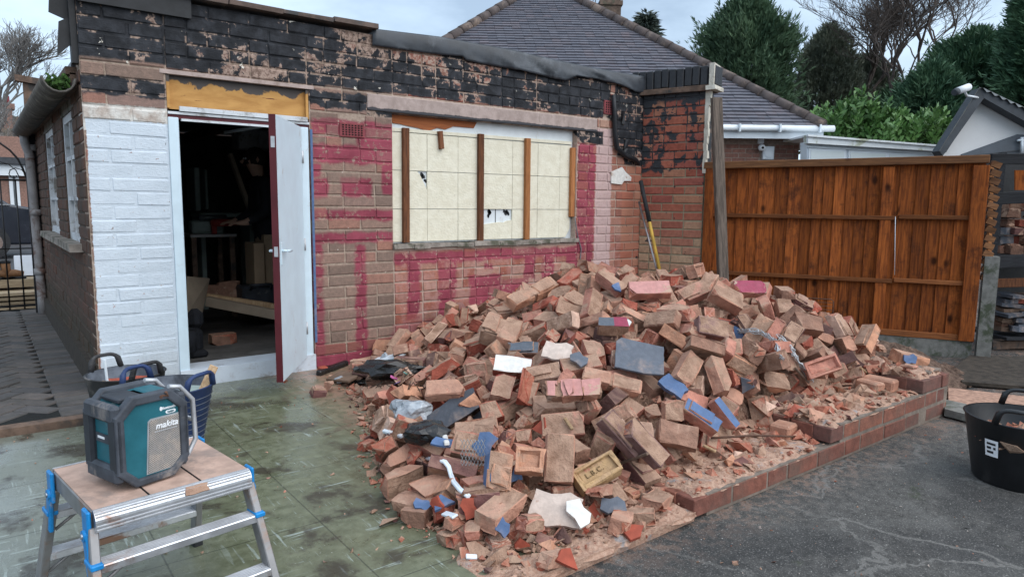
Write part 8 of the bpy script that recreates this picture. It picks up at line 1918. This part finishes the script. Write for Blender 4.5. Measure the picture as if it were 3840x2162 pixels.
# ---------------------------------------------------------------- white flat-roofed extension
ED = 12.9; ext = thing('extension', 'white plastic flat-roofed extension beside the bungalow with algae-streaked fascia', 'extension', at_depth(2200, 420, ED)); Mx = frame(RR, DD, Z).to_3x3()
def slab4(name, pts, mat, par, dep, d0): m_ = MB(); m_.prism([at_depth(x, y, ED + d0) for x, y in pts], DD * dep); return mk(name, m_, MT[mat], par)
slab4('wall_frame', [(2030, 356), (2370, 382), (2370, 470), (2030, 470)], 'upvc', ext, .3, .12); slab4('fascia', [(2033, 342), (2372, 368), (2372, 381), (2033, 360)], 'upvc_dirty', ext, .2, -.02); slab4('roof_edge', [(2033, 338), (2372, 365), (2372, 369), (2033, 343)], 'upvc_dirty', ext, 2.5, -.06)
slab4('head_rail', [(2033, 366), (2372, 385), (2372, 389), (2033, 371)], 'upvc', ext, .05, .08)
for (x0, x1, m) in ((2040, 2123, 'frosted'), (2140, 2228, 'glass'), (2238, 2330, 'glass')):
    yt = 377 + (x0 - 2040) * .052; w_ = slab4('window_frame', [(x0 - 5, yt - 4), (x1 + 5, yt - 1), (x1 + 5, 470), (x0 - 5, 470)], 'upvc', ext, .05, .09); slab4('pane', [(x0, yt + 1), (x1, yt + 4), (x1, 468), (x0, 468)], m if m == 'frosted' else 'frosted', w_, .03, .082)
# ---------------------------------------------------------------- neighbour's garage gable, right
GD = 10.6; ng = thing('garage', 'neighbouring garage with pale gable and dark barge boards right of the fence', 'garage', at_depth(2520, 480, GD))
GB = (RR * .72 + DD * .69).normalized()
def gp(x, y, d=0.): return at_depth(x, y, GD + d)
q = MB(); q.prism([gp(2366, 392), gp(2468, 240), gp(2650, 345), gp(2650, 480), gp(2366, 480)], DD * .08); mk('gable_sheet', q, MT['cream_panel'], ng)
q = MB(); q.prism([gp(2420, 388, -.03), gp(2560, 338, -.03), gp(2660, 345, -.03), gp(2660, 520, -.03), gp(2420, 520, -.03)], DD * .03); mk('lower_cladding', q, MT['dark_grey_paint'], ng)
for k_, (y0, y1) in enumerate(((392, 378), (412, 400), (432, 424), (452, 447))): q = MB(); q.prism([gp(2430, y0, -.045), gp(2660, y1 - 12, -.045), gp(2660, y1 - 9, -.045), gp(2430, y0 + 3, -.045)], DD * .02); mk('cladding_lap', q, MT['grey_barge'], ng)
def barge(a, b, c, d): m_ = MB(); m_.prism([gp(*a, -.22), gp(*b, -.22), gp(*c, -.22), gp(*d, -.22)], DD * .20); mk('barge_board', m_, MT['grey_barge'], ng)
barge((2364, 380), (2465, 222), (2476, 246), (2372, 392)); barge((2465, 222), (2690, 330), (2690, 368), (2474, 246))
q = MB(); n_ = 24; V = []
for i in range(n_ + 1):
    t_ = i / n_; p = gp(2463 + 240 * t_, 221 + 113 * t_, -.25) ; zz = .03 * math.sin(i * PI / 1.0) + (.028 if i % 2 else -.012); V += [p + Z * zz, p + GB * 3.5 + Z * zz]
q.add(V, [(2 * i, 2 * i + 2, 2 * i + 3, 2 * i + 1) for i in range(n_)], 0, True); V = [gp(2362, 380, -.25), gp(2464, 219, -.25)]; q.quad(V[0], V[1], V[1] + GB * 3.5, V[0] + GB * 3.5); mk('sheet_roof', q, MT['sheet_roof'], ng)
p = gp(2463, 240, -.3); t = thing('security_camera', 'silver bullet security camera on a bracket at the gable peak', 'camera', p); a, b = gp(2434, 229, -.35), gp(2403, 227, -.4)
q = MB(); q.tube([gp(2462, 246, -.2), gp(2432, 241, -.32)], .016, 6); q.tube([gp(2432, 241, -.32), gp(2428, 232, -.36)], .016, 6); mk('bracket', q, MT['camera_white'], t)
q = MB(); a, b = gp(2437, 219, -.36), gp(2408, 230, -.44); q.tube([a, b], .052, 12); mk('camera_body', q, MT['camera_white'], t); q = MB(); q.tube([b, b + (b - a) * .28], [.053, .045], 12); mk('lens_hood', q, MT['grey_barge'], t)
q = MB(); q.tube([gp(2571, 345, -.08), gp(2571, 385, -.08)], .022, 8); q.tube([gp(2560, 353, -.08), gp(2582, 353, -.08)], .018, 8); mk('waste_pipe', q, MT['upvc'], ng)
# ---------------------------------------------------------------- trees
def foliage(name, pts, dirs, size, mat, par, seed, k=5, slim=.16, droop=.15, spread=.6):
    """feathery sprays: each a fan of K slim blades"""
    g_ = np.random.default_rng(seed); n = len(pts); dirs = dirs / (np.linalg.norm(dirs, axis=1, keepdims=True) + 1e-9)
    side = np.cross(dirs, g_.normal(size=(n, 3))); side /= np.linalg.norm(side, axis=1, keepdims=True) + 1e-9
    V = np.zeros((n, k, 4, 3)); sz = size * g_.uniform(.55, 1.25, n)
    for i in range(k):
        f = (i / (k - 1) - .5) * 2 if k > 1 else 0
        d = dirs + side * f * spread + g_.normal(0, .18, (n, 3)); d[:, 2] -= droop * abs(f); d /= np.linalg.norm(d, axis=1, keepdims=True)
        w = np.cross(d, g_.normal(size=(n, 3))); w /= np.linalg.norm(w, axis=1, keepdims=True) + 1e-9
        L = (sz * (1 - .35 * abs(f)))[:, None]; base = pts + d * L * .05
        V[:, i, 0] = base - w * L * slim * .35; V[:, i, 1] = base + d * L * .55 - w * L * slim * .5; V[:, i, 2] = base + d * L; V[:, i, 3] = base + d * L * .5 + w * L * slim * .5
    V = V.reshape(-1, 3); nf = n * k; me = bpy.data.meshes.new(name)
    me.vertices.add(len(V)); me.vertices.foreach_set('co', V.ravel()); me.loops.add(nf * 4); me.loops.foreach_set('vertex_index', np.arange(nf * 4, dtype='int32')); me.polygons.add(nf)
    me.polygons.foreach_set('loop_start', np.arange(nf, dtype='int32') * 4); me.update(calc_edges=True); me.validate(); me.materials.append(MT[mat]); return mk(name, me, None, par)
def tree_conifer(label, cx, ybase, ytop, wpx, depth, mat, seed, n=2600, size=.55, shape=1.0, uplift=.9, lobes=14, name='conifer_tree', cat='tree', rough=.22):
    g_ = np.random.default_rng(seed); b = at_depth(cx, ybase, depth); tp = at_depth(cx, ytop, depth); H_ = tp.z - max(0, b.z * 0 - .05); rad = wpx * S / F_PX * depth / 2
    t = thing(name, label, cat, (b.x, b.y, -.05)); z0, z1 = b.z * .999, tp.z
    q = MB(); q.tube([(b.x, b.y, -.05), (b.x, b.y, z0 + (z1 - z0) * .5), (b.x + .1, b.y, z1 - .2)], [.28, .18, .03], 8); mk('trunk', q, MT['bark'], t)
    la, lz, lr = g_.random(lobes * 3) * 6.28, g_.random(lobes * 3), g_.uniform(.15, .48, lobes * 3)
    zz = g_.random(n) ** .8; a = g_.random(n) * 6.283; r = (1 - zz ** (1.6 * shape)) ** .62
    r *= .86 + .14 * np.sin(a * 5 + zz * 9 + seed); bump_ = np.zeros(n)
    for i in range(lobes * 3): da = np.abs((a - la[i] + PI) % (2 * PI) - PI); bump_ = np.maximum(bump_, lr[i] * np.exp(-(da / .30) ** 2 - ((zz - lz[i]) / .09) ** 2))
    r = rad * r * (.74 + bump_ + g_.normal(0, rough * .3, n)) * (1 - g_.random(n) ** 3.5 * .45) * (1 + .25 * (g_.random(n) < .06))
    P = np.stack([b.x + r * np.cos(a), b.y + r * np.sin(a), z0 + (z1 - z0) * zz + g_.normal(0, .12, n)], -1)
    D_ = np.stack([np.cos(a), np.sin(a), np.full(n, uplift) + zz * .8], -1) + g_.normal(0, .3, (n, 3))
    foliage('crown', P, D_, size, mat, t, seed + 1); return t
tree_conifer('broad dark cypress tree rising behind the bungalow roof', 1866, 330, 6, 262, 21, 'conifer', 3, 19000, .24, 1.9, .75, 9, rough=.5)
tree_conifer('small drooping tree top peeping over the bungalow roof slope', 1622, 150, 42, 80, 30, 'birch', 5, 700, .5, .8, -.9, 6, 'tree')
for i, (x, yb, yt, w, d, m, n, sz, lab) in enumerate(((2070, 345, 84, 205, 24, 'dull', 11000, .22, 'dull brownish evergreen right of the broad cypress'), (2175, 345, 150, 190, 26, 'dull', 6000, .22, 'lower dull evergreen under the bare trees'), (2435, 360, 100, 330, 19, 'cedar', 18000, .24, 'wide blue green conifer behind the neighbouring garage'), (2330, 350, 190, 220, 17.5, 'cedar', 11000, .22, 'lower green conifer left of the gable peak'),
        (2590, 330, -130, 165, 16.5, 'cedar', 10000, .25, 'tall dark conifer cut by the photo edge'), (2500, 340, 100, 150, 22, 'conifer', 5500, .22, 'thin topped conifer behind the wide blue green one'), (2240, 350, 235, 120, 23, 'cedar', 3000, .22, 'small green conifer below the bare tree fork'))):
    tree_conifer(lab, x, yb, yt, w, d, m, 20 + i * 3, n, sz, 1.35 if m != 'dull' else 1.5, .35 if m == 'cedar' else .9, 14, rough=.35)
def bare(label, x, yb, segs, depth, seed, r0=.16, depthmax=6, spread=.42, wig=.10, name='bare_tree', L0=2.2):
    g_ = random.Random(seed); b = at_depth(x, yb, depth); t = thing(name, label, 'tree', (b.x, b.y, -.05)); trunk = MB(); tw = MB()
    trunk.tube([(b.x, b.y, -.05), (b.x, b.y, b.z)], [r0 * 1.2, r0], 8)
    def grow(p, d, L_, r, lv):
        n_ = 4 if lv < 4 else 3; P = [p]; dd = d.copy()
        for i in range(n_):
            dd = (dd + Vector((g_.gauss(0, wig), g_.gauss(0, wig), g_.gauss(0, wig * .6))) + Vector((0, 0, .03))).normalized(); P.append(P[-1] + dd * L_ / n_)
        (trunk if lv < 2 else tw).tube(P, [r * (1 - .38 * i / n_) for i in range(n_ + 1)], 6 if lv < 2 else 4 if lv < 4 else 3, cap=False)
        if lv >= depthmax: return
        nb = 3 if lv < 2 else g_.choice((2, 3, 3))
        for k_ in range(nb):
            a = (RR * g_.uniform(-1, 1) + DD * g_.uniform(-.7, .7)).normalized(); nd = (dd + a * spread * g_.uniform(.7, 1.5) + Vector((0, 0, .05))).normalized(); j = n_ if k_ < 2 else g_.randrange(2, n_)
            grow(P[j], nd, L_ * g_.uniform(.68, .92), r * (.68 if k_ else .78), lv + 1)
    for (dx, dz, L_) in segs: grow(b, (RR * dx + Z * dz + DD * g_.uniform(-.15, .15)).normalized(), L_, r0, 0)
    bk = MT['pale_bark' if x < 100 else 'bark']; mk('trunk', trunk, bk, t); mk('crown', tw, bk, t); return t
bare('bare branching tree with twisted limbs left of centre in the gap', 2262, 285, ((-.75, 1, 1.25), (.25, 1, 1.25)), 20, 4, .048, 7, .55, .15); bare('taller bare tree right of it, fanning against the bright sky', 2318, 205, ((-.35, 1, 1.2), (.65, 1, 1.25)), 21.5, 9, .048, 7, .55, .15)
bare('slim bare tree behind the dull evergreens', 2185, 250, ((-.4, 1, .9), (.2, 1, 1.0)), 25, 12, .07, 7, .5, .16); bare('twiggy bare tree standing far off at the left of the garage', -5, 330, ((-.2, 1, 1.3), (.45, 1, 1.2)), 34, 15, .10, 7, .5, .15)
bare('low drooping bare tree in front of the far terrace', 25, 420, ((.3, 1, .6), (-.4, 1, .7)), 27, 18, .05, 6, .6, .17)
# laurel
def laurel(label, cx, yt, yb, w, depth, seed, n):
    g_ = np.random.default_rng(seed); b = at_depth(cx, yb, depth); tp = at_depth(cx, yt, depth); hw_ = w * S / F_PX * depth / 2; t = thing('laurel_bush', label, 'shrub', (b.x, b.y, -.05))
    q = MB(); q.tube([(b.x, b.y, -.05), (b.x, b.y, tp.z - .5)], [.06, .03], 6); mk('stem', q, MT['bark'], t); shoots = n // 22; P, D_ = [], []
    for i in range(shoots):
        a, u = g_.uniform(-1, 1), g_.random(); x = a * hw_; top = (tp.z - b.z) * (1 - abs(a) ** 2.4 * .55) * (.62 + .4 * g_.random()); z0 = b.z + top * (1 - u * .55) - .45; y = g_.uniform(-.9, .9); ld_ = np.array([g_.normal(0, .28), g_.normal(0, .28), 1]); ld_ /= np.linalg.norm(ld_)
        for k_ in range(22):
            s_ = k_ / 22 * .55; p = np.array([b.x + RR.x * x + DD.x * y, b.y + RR.y * x + DD.y * y, z0]) + ld_ * s_; an = k_ * 2.4; P.append(p); D_.append(np.array([math.cos(an), math.sin(an), .75 + s_ * .7]))
    foliage('crown', np.array(P), np.array(D_), .165, 'laurel', t, seed, 1, .40); return t
laurel('bright green laurel bush behind the extension roof, left part', 2128, 246, 350, 180, 14.6, 31, 5200); laurel('bright green laurel bush behind the extension roof, right part', 2275, 283, 370, 230, 14.3, 33, 5600)
# ---------------------------------------------------------------- street side, through the gate
GY = 10.42
def gw(x, y): return on_wall(x, y, GY)
gate = thing('gate', 'black wrought iron side gate with scrolled arch at the end of the path', 'gate', (gw(30, 780).x, GY, 0)); zt, zb2 = gw(38, 453).z, gw(40, 778).z; xr = gw(76, 453).x
q = MB(); q.tube([(xr - 1.3, GY, zt), (xr, GY, zt)], .012, 6); mk('rail', q, MT['iron'], gate); q = MB(); q.tube([(xr - 1.3, GY, zb2 + .04), (xr, GY, zb2 + .04)], .012, 6); mk('rail', q, MT['iron'], gate); q = MB(); zm = gw(40, 625).z; q.tube([(xr - 1.3, GY, zm), (xr, GY, zm)], .008, 6); mk('rail', q, MT['iron'], gate)
x = xr; i = 0
while x > xr - 1.3: q = MB(); q.tube([(x, GY, zb2), (x, GY, zt)], .014 if i == 0 else .009, 6); mk('bar', q, MT['iron'], gate); x -= .15; i += 1
q = MB(); q.tube([gw(-30, 350), gw(0, 360), gw(25, 378), gw(45, 400), gw(58, 425), gw(68, 452)], .012, 6); mk('arch', q, MT['iron'], gate)
q = MB(); c = gw(38, 440); q.tube([c + Vector((.012 * (9 - k_) * math.cos(k_ * .75) , 0, .012 * (9 - k_) * math.sin(k_ * .75))) for k_ in range(9)], .006, 5); q.tube([gw(0, 407), gw(20, 412), gw(40, 428), gw(48, 445)], .006, 5); mk('scroll', q, MT['iron'], gate)
# pallets, sheet and boots just outside
t = thing('pallet', 'stack of pale pallet boards just outside the side gate', 'pallet', (-.1, 11.3, -.045)); PY_ = 11.2
for k_, y in enumerate((733, 744, 755, 766)): a, b = on_wall(-60, y, PY_), on_wall(92, y - 3, PY_); q = MB(); q.box(((a + b) / 2), ((b - a).length, .9, .035)); mk('board', q, MT['crate'], t)
for x in (-20, 40, 85): a = on_wall(x, 750, PY_); q = MB(); q.box((a.x, PY_ + .1, a.z), (.09, .7, .12)); mk('bearer', q, MT['crate'], t)
a, b = on_wall(-60, 713, PY_), on_wall(92, 709, PY_); q = MB(); q.box((a + b) / 2 + Vector((0, .1, 0)), ((b - a).length, .5, .10)); mk('timber_beam', q, MT['crate'], label='thick pale timber beam lying on the pallet outside', cat='timber'); zb3 = (a.z + b.z) / 2 + .05
a, b = on_wall(38, 690, PY_ + .3), on_wall(84, 690, PY_ + .3); q = MB(); q.box(((a.x + b.x) / 2, PY_ + .3, zb3 + .13), (b.x - a.x, .16, .28), Euler((-.3, 0, 0)).to_matrix()); mk('white_sheet', q, MT['foil'], label='white folded sheet on the timber beam outside the gate', cat='sheet')
for k_, x in enumerate((8, 34)):
    a = on_wall(x, 690, PY_ - .05); t = thing('boot', ['left tan work boot on the timber beam outside', 'right tan work boot on the timber beam outside'][k_], 'boot', (a.x, PY_ - .05, zb3), 0, 'pair of work boots'); q = MB(); q.bbox((0, 0, .02), (.27, .10, .03), .008); mk('sole', q, MT['rubber'], t, True)
    q = MB(); q.tube([(-.07, 0, .03), (-.075, 0, .13), (-.08, 0, .22)], [.055, .052, .058], 10); q.tube([(-.08, 0, .075), (.02, 0, .075), (.11, 0, .06)], [.052, .05, .04], 10); mk('upper', q, MT['boot'], t, True); q = MB(); q.lathe([(.06, .21), (.066, .225), (.058, .24)], 10, (-.08, 0, 0)); mk('collar', q, MT['rubber'], t, True)
# parked car
CY = 20.5; cz = -.045; q = MB(); t = thing('parked_car', 'dark blue estate car parked across the street beyond the gate', 'car', (-1.4, 20.5, cz)); xa = on_wall(86, 560, CY).x
def cx(u): return xa + .15 - u
prof = [(u * 1.22, z * 1.2) for u, z in [(0.05, .35), (0, .75), (.08, 1.0), (.5, 1.08), (1.15, 1.60), (1.5, 1.68), (3.3, 1.66), (4.1, 1.55), (4.6, 1.05), (4.65, .45), (4.5, .30), (.2, .28)]]
q.prism([(cx(u), CY, cz + z) for u, z in prof], (0, 1.8, 0)); body = mk('body', q, MT['car'], t); bv = body.modifiers.new('b', 'BEVEL'); bv.width = .05; bv.segments = 2
for k_, pts in enumerate(([(.72, 1.10), (1.22, 1.54), (1.9, 1.58), (1.9, 1.10)], [(1.98, 1.10), (1.98, 1.58), (2.9, 1.57), (2.9, 1.10)], [(2.98, 1.10), (2.98, 1.57), (3.7, 1.50), (4.1, 1.12)])): q = MB(); q.prism([(cx(u * 1.22), CY - .006, cz + z * 1.2) for u, z in pts], (0, .02, 0)); mk('window', q, MT['car_glass'], t)
q = MB(); q.box((cx(2.8), CY - .01, cz + 1.29), (4.4, .02, .03)); q.box((cx(2.8), CY - .012, cz + .50), (4.1, .03, .06)); mk('trim_strip', q, MT['chrome'], t)
for u in (1.04, 4.57):
    q = MB(); q.tube([(cx(u), CY - .03, cz + .40), (cx(u), CY + .2, cz + .40)], .40, 20); w_ = mk('wheel', q, MT['rubber'], t); q = MB(); q.tube([(cx(u), CY - .04, cz + .40), (cx(u), CY - .01, cz + .40)], .25, 16); mk('rim', q, MT['chrome'], w_)
for u in (2.14, 3.35): q = MB(); q.box((cx(u), CY - .015, cz + 1.18), (.16, .03, .03)); mk('door_handle', q, MT['car'], t)
# houses across the street
HY = 27.; t = thing('house', 'far brick house with white fascia and white window beyond the parked car', 'house', on_wall(20, 480, HY))
def hw2(x, y): return on_wall(x, y, HY)
a, b = hw2(-60, 430), hw2(70, 430); q = MB(); q.box(((a.x + b.x) / 2, HY + 3, 1.4), (b.x - a.x, 6, 3.0 + (a.z - 1.4))); mk('wall', q, MT['far_brick'], t); zt2 = hw2(20, 405).z; q = MB(); q.box(((a.x + b.x) / 2, HY - .1, zt2 - .28), (b.x - a.x + .4, .3, .34)); mk('fascia', q, MT['upvc'], t); q = MB(); q.box(((a.x + b.x) / 2, HY + 2.8, zt2), (b.x - a.x + .6, 6.4, .2)); mk('flat_roof', q, MT['lead'], t)
a, b = hw2(20, 426), hw2(48, 460); q = MB(); q.box(((a.x + b.x) / 2, HY - .02, (a.z + b.z) / 2 - .4), (b.x - a.x, .1, 1.6)); w_ = mk('window', q, MT['upvc'], t); q = MB(); q.box(((a.x + b.x) / 2, HY - .075, (a.z + b.z) / 2 - .4), (b.x - a.x - .2, .02, 1.4)); mk('pane', q, MT['glass'], w_)
HY2 = 46.; t = thing('house', 'distant terraced house with tall brick chimney at the left edge', 'house', on_wall(20, 480, HY2)); a, b = on_wall(-80, 385, HY2), on_wall(62, 385, HY2); q = MB(); q.box(((a.x + b.x) / 2, HY2 + 4, a.z / 2), (b.x - a.x, 8, a.z)); mk('wall', q, MT['far_brick'], t)
q = MB(); c_ = on_wall(20, 300, HY2); q.prism([(a.x, HY2 - .2, a.z), (b.x + .3, HY2 - .2, a.z), (b.x + .3, HY2 + 4, a.z + 2.4), (a.x, HY2 + 4, a.z + 2.4)], (0, .3, -.2)); rf = mk('roof', q, MT['chimney'], t); c0_, c1_ = on_wall(6, 268, HY2 + 3), on_wall(34, 330, HY2 + 3); q = MB(); q.box(((c0_.x + c1_.x) / 2, HY2 + 3, (c0_.z + c1_.z) / 2 - 1), (c1_.x - c0_.x, .9, c0_.z - c1_.z + 2)); q.box(((c0_.x + c1_.x) / 2, HY2 + 3, c0_.z), (c1_.x - c0_.x + .25, 1.1, .3)); mk('chimney', q, MT['far_brick'], rf)
for k_ in range(3): q = MB(); q.lathe([(.14, 0), (.12, .5)], 10, (c0_.x + .2 + k_ * (c1_.x - c0_.x - .4) / 2, HY2 + 3, c0_.z + .1)); mk('chimney_pot', q, MT['clay'], rf)
# distant tree line so that the ground does not meet the sky bare
g_ = np.random.default_rng(8); n = 7000; a = g_.uniform(-.35, 2.4, n); rd = g_.uniform(55, 75, n); P = np.stack([rd * np.sin(a), rd * np.cos(a), g_.random(n) * (4.2 + 1.5 * np.sin(a * 17))], -1); D_ = g_.normal(0, .6, (n, 3)); D_[:, 2] += .8
o = foliage('treeline', P, D_, 1.1, 'dull', None, 3, 5, .3); _tags(o, 'hazy far-off line of trees behind the houses', 'trees', None, 'stuff')
